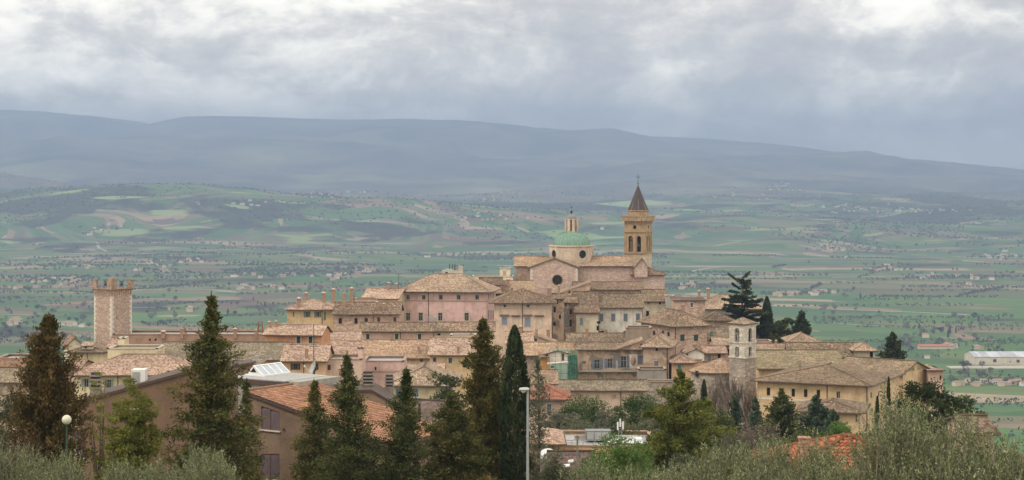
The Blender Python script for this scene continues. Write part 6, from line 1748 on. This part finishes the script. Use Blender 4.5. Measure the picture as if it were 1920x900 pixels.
# ------------------------------------------------------------------ trees of the foreground and the town
def spot(px, D): x = kx(px) * D; return Vector((x, D, gz(x, D) - .1))
def dims(px, top, hw, D):
    s = spot(px, D); return s, zat(top, D) - s.z, hw / F * D
def con(label, px, top, hw, D, seed, lm='lf_cyp', name='cypress_tree', cat='tree', **kw):
    s, h, r = dims(px, top, hw, D)
    return plant(name, label, cat, s, conifer(seed, h, r, **kw), lm)
con('dense brown-green cypress at the far left behind globe lamp', 88, 590, 112, 88, 1, 'lf_cypbrown', nb=400, leaf=.14, up=.75, droop=.1, power=.72, spread=.15, cpt=22)
con('big shaggy dark conifer in front of the brown wall', 396, 550, 150, 104, 2, 'lf_cyp', nb=230, leaf=.15, up=.12, droop=.22, power=.9, cpt=22, name='conifer_tree')
con('small conifer tip between brown wall and tan house', 456, 712, 56, 112, 3, 'lf_cyp', nb=80, leaf=.14, cpt=22, power=.9, name='conifer_tree')
con('slender loose conifer standing before tan house window wall', 592, 714, 100, 116, 4, 'lf_cyp', nb=150, leaf=.14, cpt=24, power=1.0, name='conifer_tree')
con('tallest loose conifer in front of the orange tile roof', 655, 662, 112, 112, 5, 'lf_green', nb=180, leaf=.14, cpt=24, power=1.0, name='conifer_tree')
con('narrow-topped conifer at the right end of the orange roof', 757, 690, 110, 114, 6, 'lf_green', nb=170, leaf=.14, cpt=24, power=1.0, name='conifer_tree')
con('bushy olive-green conifer right of the narrow-topped one', 846, 734, 120, 117, 7, 'lf_cyp', nb=210, leaf=.15, cpt=22, power=.8, name='conifer_tree')
con('tall bronze-green cypress just left of dark column cypress', 914, 596, 98, 122, 8, 'lf_cyp2', nb=230, leaf=.16, up=.35, droop=.15, power=.68, cpt=22)
s, h, r = dims(965, 606, 30, 119); plant('column_cypress', 'dense dark green column cypress behind the street lamp', 'tree', s, column(9, h, r, 16000, .22, .62), 'lf_dark')
con('sparse grey-green fir right of the street lamp head', 1012, 668, 44, 176, 10, 'lf_grey', nb=70, leaf=.26, spread=.22, cpt=8, name='fir_tree')
s, h, r = dims(842, 692, 52, 228); plant('pine_tree', 'dark green rounded pine behind cypresses by blue-shutter house', 'tree', s, roundtree(11, h, r, 40, 130, .38, trunk=.25), 'lf_dark')
s, h, r = dims(246, 716, 56, 100); plant('broadleaf_tree', 'small yellow-green leafy tree against the brown wall', 'tree', s, roundtree(12, h, r, 190, 170, .13, trunk=.1, cr=.27, flat=.9, hollow=.12), 'lf_yellow')
s, h, r = dims(185, 690, 22, 96); plant('broadleaf_tree', 'thin pale green sapling beside the dense brown-green cypress', 'tree', s, roundtree(13, h, r, 40, 40, .12, trunk=.3, cr=.4), 'lf_yellow')
con('yellow-green spreading cedar left of centre-right olive', 1272, 690, 165, 142, 14, 'lf_ceda', nb=125, leaf=.18, up=.35, droop=.32, power=.85, spread=.14, cpt=24, tufts=1.15, name='cedar_tree')
s, h, r = dims(1095, 744, 54, 252); plant('umbrella_pine', 'left one of two round umbrella pines below low pink house', 'tree', s, roundtree(15, h, r, 70, 230, .26, trunk=.35, flat=.5), 'lf_pine')
s, h, r = dims(1190, 741, 60, 252); plant('umbrella_pine', 'right one of two round umbrella pines below low pink house', 'tree', s, roundtree(16, h, r, 70, 230, .26, trunk=.35, flat=.5), 'lf_pine')
s, h, r = dims(1162, 824, 74, 112); plant('shrub', 'bright green dense shrub before the yellow flat building', 'shrub', s, roundtree(17, h, r, 110, 170, .15, trunk=.1, flat=1.2, cr=.3), 'lf_lime')
for i, (px, top, hw, D, lm, lab) in enumerate((
        (1055, 772, 44, 240, 'lf_grey', 'grey-green tree left of the umbrella pines'), (1135, 772, 48, 236, 'lf_grey', 'grey-green tree between the two umbrella pines'),
        (1215, 776, 40, 236, 'lf_grey', 'grey-green tree right of the umbrella pines'), (1085, 790, 50, 222, 'lf_greygreen', 'low olive-brown tree behind the air handling unit'),
        (1180, 792, 55, 222, 'lf_greygreen', 'low olive-brown tree behind the antenna mast'), (1410, 796, 62, 186, 'lf_bare', 'brownish bare bush mass before the round apse'),
        (1345, 770, 45, 215, 'lf_green', 'green tree under the round apse left side'), (1300, 780, 42, 225, 'lf_greygreen', 'muted tree behind the yellow-green cedar'),
        (1575, 792, 45, 178, 'lf_lime', 'fresh green bush below the convent lodge'), (1370, 812, 50, 150, 'lf_greygreen', 'dull green bush right of the yellow-green cedar'),
        (1500, 800, 60, 176, 'lf_green', 'dark bush below the blue-green firs'), (1000, 800, 40, 215, 'lf_bare', 'reddish bare shrubs right of the street lamp'),
        (1640, 800, 45, 170, 'lf_green', 'green bush at foot of convent corner'), (1780, 790, 70, 160, 'lf_green', 'shadowy shrub under the dark round pine'),
        (1034, 848, 46, 118, 'lf_greygreen', 'dusty scrub bush right of the street lamp foot'), (1096, 862, 40, 124, 'lf_grey', 'pale scrub bush in front of the dark brown roof'), (1205, 850, 48, 122, 'lf_greygreen', 'olive-drab bush at right end of yellow flat building'), (1225, 812, 40, 190, 'lf_green', 'dark bush behind right end of yellow flat building'), (1010, 838, 30, 165, 'lf_bare', 'brown twiggy bush behind the street lamp pole'), (1290, 838, 50, 128, 'lf_greygreen', 'drab bush at the foot of the yellow-green cedar'), (1440, 822, 60, 140, 'lf_greygreen', 'drab bush above the olives left of red roof'), (14, 712, 50, 92, 'lf_greygreen', 'muted olive-green bush at the left picture edge'), (1165, 800, 46, 214, 'lf_green', 'low dark bush right of the air handling unit'))):
    s, h, r = dims(px, top, hw, D); plant('shrub' if 'bush' in lab or 'shrub' in lab else 'broadleaf_tree', lab, 'shrub' if 'bush' in lab or 'shrub' in lab else 'tree', s, roundtree(30 + i, h, r, 50, 190, .00125 * D, trunk=.18, cr=.38), lm)
s, h, r = dims(1320, 710, 11, 246); plant('column_cypress', 'thin dark cypress before the round apse left edge', 'tree', s, column(50, h, r, 4500, .4), 'lf_dark')
s, h, r = dims(1666, 705, 7, 130); plant('column_cypress', 'slim dark cypress at the convent corner', 'tree', s, column(51, h, r, 4500, .2), 'lf_dark')
s, h, r = dims(1645, 742, 9, 128); plant('column_cypress', 'shorter slim cypress left of the convent corner cypress', 'tree', s, column(52, h, r, 3500, .2), 'lf_dark')
con('small blue-green fir in front of the bell tower base', 1378, 740, 40, 232, 53, 'lf_fir', nb=70, leaf=.4, spread=.25, cpt=10, name='fir_tree')
con('small fir right of the bell tower base', 1418, 746, 34, 228, 54, 'lf_fir', nb=60, leaf=.4, spread=.25, cpt=10, name='fir_tree')
con('dark fir with rounded skirt before convent windows', 1464, 732, 70, 206, 55, 'lf_green', nb=110, leaf=.38, spread=.28, cpt=12, name='fir_tree')
con('blue-green fir in front of the convent lodge', 1532, 744, 70, 198, 56, 'lf_fir', nb=110, leaf=.36, spread=.26, cpt=12, name='fir_tree')
con('smaller fir right of the blue-green fir', 1562, 770, 48, 190, 57, 'lf_fir', nb=80, leaf=.34, spread=.24, cpt=12, name='fir_tree')
s, h, r = dims(1738, 712, 64, 152); plant('pine_tree', 'large dark layered pine at the right of town', 'tree', s, roundtree(58, h, r * 1.1, 110, 190, .2, trunk=.3, cr=.27, flat=1.0), 'lf_dark')
s, h, r = dims(1802, 742, 52, 158); plant('pine_tree', 'wind-bent dark pine right of the large layered pine', 'tree', s, roundtree(59, h, r, 34, 120, .28, trunk=.55, cr=.34), 'lf_dark')
s, h, r = dims(1391, 527, 62, 412); plant('cedar_tree', 'dark flat-tiered cedar on the skyline', 'tree', s, cedar(60, h, r * 1.1, 17, .6), 'lf_dark')
s, h, r = dims(1438, 555, 18, 414); plant('column_cypress', 'dark broad cypress right of the skyline cedar', 'tree', s, column(61, h, r, 6000, .7), 'lf_dark')
s, h, r = dims(1470, 590, 26, 404); plant('broadleaf_tree', 'round dark evergreen between cypress and fir on skyline', 'tree', s, roundtree(62, h, r, 44, 110, .65, trunk=.15), 'lf_green')
con('open-branched fir at the right end of the skyline trees', 1502, 584, 40, 402, 63, 'lf_dark', nb=90, leaf=.7, spread=.4, cpt=9, name='fir_tree')
con('lone dark fir behind the convent roofs', 1675, 624, 36, 344, 64, 'lf_dark', nb=150, leaf=.5, spread=.3, cpt=12, up=.5, droop=.1, power=.6, name='fir_tree')
s, h, r = dims(1125, 596, 8, 402); plant('broadleaf_tree', 'tiny green tree on terrace before the white house', 'tree', s, roundtree(65, h, r, 12, 60, .4, trunk=.5), 'lf_dark')
# bare trees
plain('barkpale', (0.33, 0.285, 0.245), 0.95, 0.25, 6)
def bare_tree(label, px, top, D, seed, bark='barkpink', **kw):
    s = spot(px, D); h = zat(top, D) - s.z
    return plant('bare_tree', label, 'tree', s, (bare(seed, h, **kw), None, None), bark)
bare_tree('leafless pinkish tree left of the street lamp foot', 955, 838, 62, 70, depth=5, r0=.07, spread=.6)
bare_tree('leafless grey twiggy tree at the left picture edge', 18, 690, 84, 71, 'barkgrey', depth=5, r0=.07, spread=.55)
bare_tree('leafless twigs right of the street lamp foot', 1018, 842, 70, 72, depth=5, r0=.05, spread=.6)
for i, (px, top) in enumerate(((1318, 688), (1338, 668), (1358, 676), (1378, 660), (1398, 690), (1410, 700))):
    bare_tree(('first', 'second', 'third', 'fourth', 'fifth', 'sixth')[i] + ' slender leafless poplar from the left before the apse', px, top, 286, 80 + i, 'barkpale', depth=4, r0=.075, spread=.2, n0=4)
# olives
oa = None
ol = [('silvery olive tree at the bottom left corner', 30, 850, 95, 44, 1), ('silvery olive below the globe lamp', 128, 862, 80, 42, 2), ('silvery olive in front of the brown wall', 262, 858, 100, 43, 3), ('silvery olive at foot of the shaggy dark conifer', 395, 858, 95, 42, 1)]
ro = [('olive at bottom centre right of street lamp', 1110, 876, 90, 40, 2), ('olive under the bright green shrub', 1225, 868, 100, 37, 3), ('olive below the yellow-green cedar', 1345, 856, 110, 34, 1), ('olive left of the red tile roof', 1440, 846, 105, 33, 2),
      ('low olive in front of the red tile roof', 1550, 848, 105, 31, 3), ('olive just left of the red roof chimney', 1482, 840, 85, 32, 1), ('tall olive with highest crown right of the red tile roof', 1695, 778, 118, 29, 1), ('olive below the dark round pine', 1805, 800, 105, 28, 2), ('olive at the right picture edge', 1908, 812, 90, 27, 3)]
src = {}
for k, (lab, px, top, hw, D, var) in enumerate(ol + ro):
    s, h, r = dims(px, top, hw, D)
    r = max(r, 1.15)
    if var not in src:
        made = olive(90 + var, 5.0, 1.7, 3200, 20)
        src[var] = plant('olive_tree', lab, 'tree', s, made, 'lf_olive', 'barkgrey', 'olive trees in the foreground', scale=(r / 1.7, r / 1.7, h / 5.0))
    else:
        replant(src[var], s, lab, 1.7 * k, (r / 1.7, r / 1.7, h / 5.0), 'olive trees in the foreground')
# ------------------------------------------------------------------ the valley: houses, hedgerow trees, woods
_sx = [0, 125, 130, 172, 175, 245, 250, 340, 380, 430, 490, 535, 680, 745, 870, 960, 1030, 1115, 1165, 1230, 1250, 1262, 1350, 1390, 1430, 1500, 1535, 1640, 1675, 1700, 1740, 1775, 1850, 1921]
_sy = [690, 660, 628, 628, 520, 520, 622, 612, 552, 600, 608, 562, 535, 515, 492, 480, 450, 450, 395, 395, 510, 545, 545, 525, 552, 585, 620, 640, 622, 660, 680, 715, 760, 785]
def clear(px, py): return py < np.interp(px, _sx, _sy) - 1
rv = random.Random(11)
def farmhouse(wm, rmat, L, W_, Ht):
    root = empty('farmhouse', (0, 0, 0))
    q = MB(); q.box((-L / 2, -W_ / 2, -2), (L, 0, 0), (0, W_, 0), (0, 0, Ht + 2))
    for s in (-L / 2, L / 2): q.face([(s, -W_ / 2, Ht), (s, W_ / 2, Ht), (s, 0, Ht + W_ * .2)])
    q.build('wall', M[wm], root)
    q = MB()
    for s in (-1, 1):
        a = [(-L / 2 - .4, s * (W_ / 2 + .5), Ht - .15), (L / 2 + .4, s * (W_ / 2 + .5), Ht - .15), (L / 2 + .4, 0, Ht + W_ * .2 + .1), (-L / 2 - .4, 0, Ht + W_ * .2 + .1)]
        q.face(a); q.face([(x, y, z - .25) for x, y, z in a])
        q.face([a[0], a[1], (a[1][0], a[1][1], a[1][2] - .25), (a[0][0], a[0][1], a[0][2] - .25)])
    q.build('roof', M[rmat], root)
    return root
protos = [farmhouse('far_white', 'far_roof', 13, 9, 6.0), farmhouse('far_cream', 'far_roof', 11, 8, 6.5), farmhouse('far_pink', 'far_roof2', 14, 9, 5.0), farmhouse('far_white', 'far_roof2', 20, 10, 5.0), farmhouse('far_cream', 'far_roof2', 10, 9, 7)]
used = set()
def put_house(px, py, label, group, k=None, sc_=1.0):
    h = hit(px, py)
    if h is None: return
    k = rv.randrange(5) if k is None else k
    s = (sc_ * rv.uniform(.6, .95),) * 3
    rz = rv.uniform(-.5, .5) + (math.pi / 2 if rv.random() < .3 else 0)
    if k not in used:
        used.add(k); o = protos[k]; o.location = h; o.rotation_euler = (0, 0, rz); o.scale = s; o['label'] = label; o['group'] = group
    else: o = replant(protos[k], h, label, rz, s, group)
    o['category'] = 'house'
clusters = [
    (125, 527, 55, 5, 20, 'village strip left of the stone tower'), (22, 606, 22, 8, 7, 'hamlet at left edge of valley floor'), (40, 540, 22, 3, 4, 'farm row at left edge below the village strip'),
    (140, 613, 16, 2, 4, 'pale farm buildings just left of stone tower'), (180, 502, 40, 3, 4, 'pale sheds above the village strip'), (300, 508, 40, 6, 8, 'scattered farms right of the stone tower'),
    (360, 492, 26, 4, 5, 'small farm cluster above the shaggy conifer'), (480, 542, 45, 5, 9, 'farms left of the ochre skyline house'), (500, 517, 60, 5, 9, 'valley hamlet above the ochre skyline house'),
    (620, 520, 45, 6, 8, 'hamlet above the arched-window house'), (690, 510, 35, 5, 6, 'hamlet left of the pink palace roof'), (350, 585, 60, 4, 6, 'farms low in the valley right of stone tower'),
    (860, 478, 55, 5, 6, 'farms above the pink palace roof'), (620, 366, 60, 7, 20, 'hilltop village on the far slope left of centre'), (180, 437, 30, 8, 6, 'farms on the slope of the left hill'), (440, 383, 70, 7, 10, 'houses on the brow of the left hill'),
    (900, 410, 80, 8, 12, 'houses on the far slope above the palace'), (1140, 432, 16, 7, 6, 'houses between dome and bell tower'), (940, 372, 60, 7, 8, 'faint far houses left of the dome'),
    (1290, 538, 25, 5, 6, 'houses just right of the church'), (1460, 553, 50, 4, 12, 'village right of the skyline cedar'), (1540, 552, 30, 3, 6, 'white and red farm right of skyline village'),
    (1455, 352, 38, 8, 26, 'bright hillside village on far slope at right'), (1400, 372, 60, 6, 10, 'houses below the bright hillside village'), (1580, 392, 70, 9, 22, 'spread houses on the far plain at right'), (1720, 396, 90, 8, 22, 'spread houses on the far plain at far right'),
    (1640, 507, 50, 5, 10, 'farms in the middle of the right valley'), (1560, 470, 70, 10, 8, 'scattered farms above the skyline firs'), (1868, 480, 34, 8, 10, 'hamlet at the right picture edge'), (1780, 520, 70, 12, 8, 'scattered farms at the right of valley')]
for cx_, cy_, sx, sy, n, lab in clusters:
    for i in range(n):
        px, py = cx_ + rv.gauss(0, 1) * sx * .6, cy_ + rv.gauss(0, 1) * sy * .6
        if not (-30 < px < 1950) or not clear(px, py): continue
        k = rv.randrange(5); look = ('tiny white house with reddish roof', 'tiny cream house with reddish roof', 'tiny pink house with brown roof', 'long tiny white house with brown roof', 'tiny tall cream house with brown roof')[k]
        put_house(px, py, look + ' in ' + lab.replace('the ', ''), lab, k)
for px, py, k, s, lab in ((1736, 634, 1, 1.25, 'cream house with brown roof among near valley trees'), (1779, 654, 0, 1.1, 'white two-storey house near the large white shed'), (1738, 672, 0, .8, 'small white house behind yellow convent gable'), (1835, 655, 2, 1.0, 'low pink farm left of the white shed roof'),
                          (1790, 664 - 10, 4, .8, 'small cream outbuilding beside the white two-storey house')):
    put_house(px, py, lab, 'near valley houses', k, s)
for i in range(13): put_house(1790 + i * 11 + rv.uniform(-4, 4), 722 + rv.uniform(-4, 4), 'small house in the roadside row below the white shed', 'roadside row below the white shed', None, .85)
q = MB(); a = hit(1756, 655); q.box(a + Vector((-22, 0, 0)), (44, 0, 0), (0, 10, 0), (0, 0, 4)); q.build('red_shed_body', M['far_cream']); sh = bpy.data.objects['red_shed_body']; set_origin(sh, a)
root = empty('red_roof_shed', a, 'long low farm shed with red roof in near valley', 'shed'); sh.parent = root; sh.location = (0, 0, 0); sh.name = 'wall'
q = MB()
for s in (-1, 1):
    b = a + Vector((0, 5, 4)); q.face([b + Vector((-23, s * 6, -.2)), b + Vector((23, s * 6, -.2)), b + Vector((23, 0, 1.8)), b + Vector((-23, 0, 1.8))])
q.build('roof', M['redshed'] if 'redshed' in M else plain('redshed', (0.42, 0.14, 0.10), .8), root)
# the large white shed
tiles('shedroof', [(0.70, 0.72, 0.72), (0.52, 0.55, 0.56)], lf=.05, cw=3.2, rl=400)
h = bld('warehouse', 'large white industrial shed with ribbed roof in the right valley', 1826, 1990, 2225, 669, 660, 'gable', wall='ivory', rm='shedroof', d=46, over=.6, cat='warehouse', gutter=False,
        wins=((1862, 673.5, 1868.5, 679, 'd'), (1906, 674.5, 1912, 680, 'd'), (1893, 677, 1895, 680, 'd'), (1838, 678, 1840, 680, 'd')))
q = MB(); a = Vector((kx(1780) * 2190, 2190, .25)); q.face([a + Vector((0, -8, 0)), a + Vector((170, -8, 0)), a + Vector((170, 34, 0)), a + Vector((0, 20, 0))]); o = q.build('yard', plain('yardm', (0.42, 0.38, 0.32), .9)); tag(o, kind='structure')
# pale country roads crossing the valley
def road(name, pts, wd):
    q = MB(); hh = [hit(*p) for p in pts]; path = []
    for a, b in zip(hh, hh[1:]):
        n = max(2, int((b - a).length / 60))
        for i in range(n): p = a.lerp(b, i / n); p.z = gz(p.x, p.y) + .5; path.append(p)
    for a, b in zip(path, path[1:]):
        s = Vector((b.y - a.y, a.x - b.x, 0)).normalized() * wd / 2; q.face([a - s, b - s, b + s, a + s])
    tag(q.build(name, plain('roadm', (0.36, 0.31, 0.25), .9)), kind='structure')
for i, pts in enumerate((((178, 454), (186, 466), (215, 473)), ((174, 414), (205, 420), (200, 430)), ((283, 488), (285, 498)), ((1280, 512), (1330, 503), (1400, 497)), ((1560, 521), (1700, 518), (1800, 512)), ((1340, 462), (1410, 447)), ((250, 578), (340, 576)), ((1560, 580), (1720, 586), (1915, 596)), ((1540, 605), (1640, 612), (1800, 618)), ((0, 590), (90, 592), (170, 590)), ((0, 500), (120, 503), (240, 501)), ((300, 540), (420, 536), (530, 537)), ((260, 560), (400, 566)), ((1300, 530), (1480, 524), (1640, 528)), ((650, 440), (720, 452), (800, 446)), ((560, 470), (700, 466), (760, 472)), ((1700, 470), (1800, 476), (1920, 470)))):
    road('country_road', pts, (9, 9, 9, 12, 12, 12, 9, 12)[i] if i < 8 else 7)

# hedgerow and field trees near enough to stand apart
tp = [plant('field_tree', None, None, (0, 0, 0), roundtree(200 + i, 10, 4.6, 20, 30, 1.0, trunk=.2, cr=.42), 'lf_bare', 'barkgrey') for i in range(3)] + \
     [plant('field_tree', None, None, (0, 0, 0), roundtree(210 + i, 9, 4.2, 18, 36, 1.1, trunk=.12, cr=.45), 'lf_dark2', 'bark') for i in range(2)] + \
     [plant('field_tree', None, None, (0, 0, 0), column(215, 11, 1.9, 500, 1.2), 'lf_dark2', 'bark')]
pts = []
def tree_at(px, py, s, k): 
    if -20 < px < 1940 and clear(px, py): pts.append((px, py, s, k))
for cx_, cy_, sx, sy, n in ((1600, 600, 120, 6, 16), (1760, 622, 70, 12, 24), (1790, 640, 60, 10, 14), (1700, 650, 30, 8, 10), (1560, 590, 60, 8, 10), (1850, 600, 60, 6, 10), (1640, 560, 80, 8, 14), (1830, 708, 40, 5, 12), (1820, 690, 30, 5, 5),
                             (60, 580, 60, 10, 16), (120, 600, 50, 8, 10), (20, 620, 20, 8, 8), (300, 560, 50, 10, 12), (330, 590, 60, 8, 12), (470, 570, 50, 10, 14), (420, 590, 40, 6, 6), (100, 545, 60, 10, 16), (320, 610, 60, 3, 14), (600, 545, 40, 6, 8), (1330, 590 - 45, 30, 4, 5), (1570, 640, 40, 10, 6), (1880, 660, 30, 4, 5), (60, 640, 40, 8, 8)):
    for i in range(n): tree_at(cx_ + rv.gauss(0, 1) * sx * .7, cy_ + rv.gauss(0, 1) * sy * .7, rv.uniform(.4, 1.05), rv.choice((0, 0, 1, 1, 2, 2, 3, 4, 5)) if cx_ > 300 else rv.choice((0, 1, 2, 3, 4)))
pts.sort(key=lambda p: -p[1])
usedt = set()
for px, py, s, k in pts[:290]:
    h = hit(px, py)
    if h is None: continue
    zone = 'in the valley left of the stone tower' if px < 172 else 'in the valley between stone tower and ochre house' if px < 540 else 'in the valley above the central roofs' if px < 1240 else 'in the valley behind the convent roofs' if px < 1690 else 'in the near valley around the white shed'
    zone += (', far row' if py < 575 else ', middle rows' if py < 625 else ', nearest rows') if px > 1240 else (', upper part' if py < 560 else ', lower part')
    kind = 'bare brownish tree ' if k < 3 else 'dark evergreen tree ' if k < 5 else 'narrow dark poplar '
    sc_ = (s, s, s * rv.uniform(.85, 1.2))
    if k not in usedt:
        usedt.add(k); o = tp[k]; o.location = h; o.scale = sc_; o['label'] = kind + zone; o['group'] = kind + zone
    else: o = replant(tp[k], h, kind + zone, rv.uniform(0, 6), sc_, kind + zone)
    o['category'] = 'tree'
# the uncountable rest: hedges, groves and woods as one mass of foliage tufts
r = np.random.default_rng(5)
n = 45000
D = 1300 * (9800 / 1300) ** (r.random(n) ** .75)
X = (r.random(n) * 2 - 1) * .36 * D
dens = fbm(X / 420 + 2, D / 260 + 5, 4) + .10 * sstep(4800, 7200, D)
line = np.abs(((D * np.cos(.12) + X * np.sin(.12) + 40 * fbm(X / 300, D / 300, 2)) / 118) % 1 - .5) < .045
keep = (dens > np.where(D < 4300, .21, .125)) | (line & (D > 4300) & (fbm(X / 150 + 9, D / 700, 2) > .0)) & (r.random(n) < .8)
X, D = X[keep], D[keep]
ex, ey_ = [], []
for i in range(230):       # hedgerows along the field edges
    d0 = 1350 * (5200 / 1350) ** rv.random(); x0 = rv.uniform(-.33, .33) * d0; ln = rv.uniform(90, 420); a = rv.gauss(0.06, .12)
    if rv.random() < .16: a += 1.1
    g = rv.choice((6, 9, 14, 22)); s_ = 0.0
    while s_ < ln:
        ex.append(x0 + math.cos(a) * s_ + rv.gauss(0, 1.5)); ey_.append(d0 + math.sin(a) * s_ + rv.gauss(0, 2)); s_ += g * rv.uniform(.5, 1.6)
for o_ in [q for q in bpy.data.objects if q.name.startswith('farmhouse') and q.parent is None]:
    for i in range(5):
        ex.append(o_.location.x + rv.gauss(0, 26)); ey_.append(o_.location.y + abs(rv.gauss(0, 22)) + 4)
X, D = np.concatenate([X, ex]), np.concatenate([D, ey_])
Z = H(X, D)
m = 7
c = np.repeat(np.stack([X, D, Z], 1), m, 0)
hh = np.repeat(4.5 + 4.5 * r.random(len(X)), m)
c = c + np.stack([r.normal(size=len(c)) * 1.6, r.normal(size=len(c)) * 1.6, hh * (.2 + .45 * r.random(len(c)))], 1)
nr = np.clip(c[:, 1] / 4500, .58, 1)
V = cards(c, r.normal(size=c.shape), 4.6 * nr * (.6 + .7 * r.random(len(c))), 3.6 * nr, r)
me = quad_mesh('distant_woods', V, np.repeat(r.random(len(X)), m) * .7 + .3 * r.random(len(c)), M['lf_farwood'])
o = bpy.data.objects.new('distant_woods', me); col.objects.link(o)
tag(o, 'hedges and woods spread over the far valley and foothills', 'woodland', kind='stuff')
print('TRIS', sum(len(m.polygons) for m in bpy.data.meshes), 'OBJ', len(bpy.data.objects), 'woods', len(X))
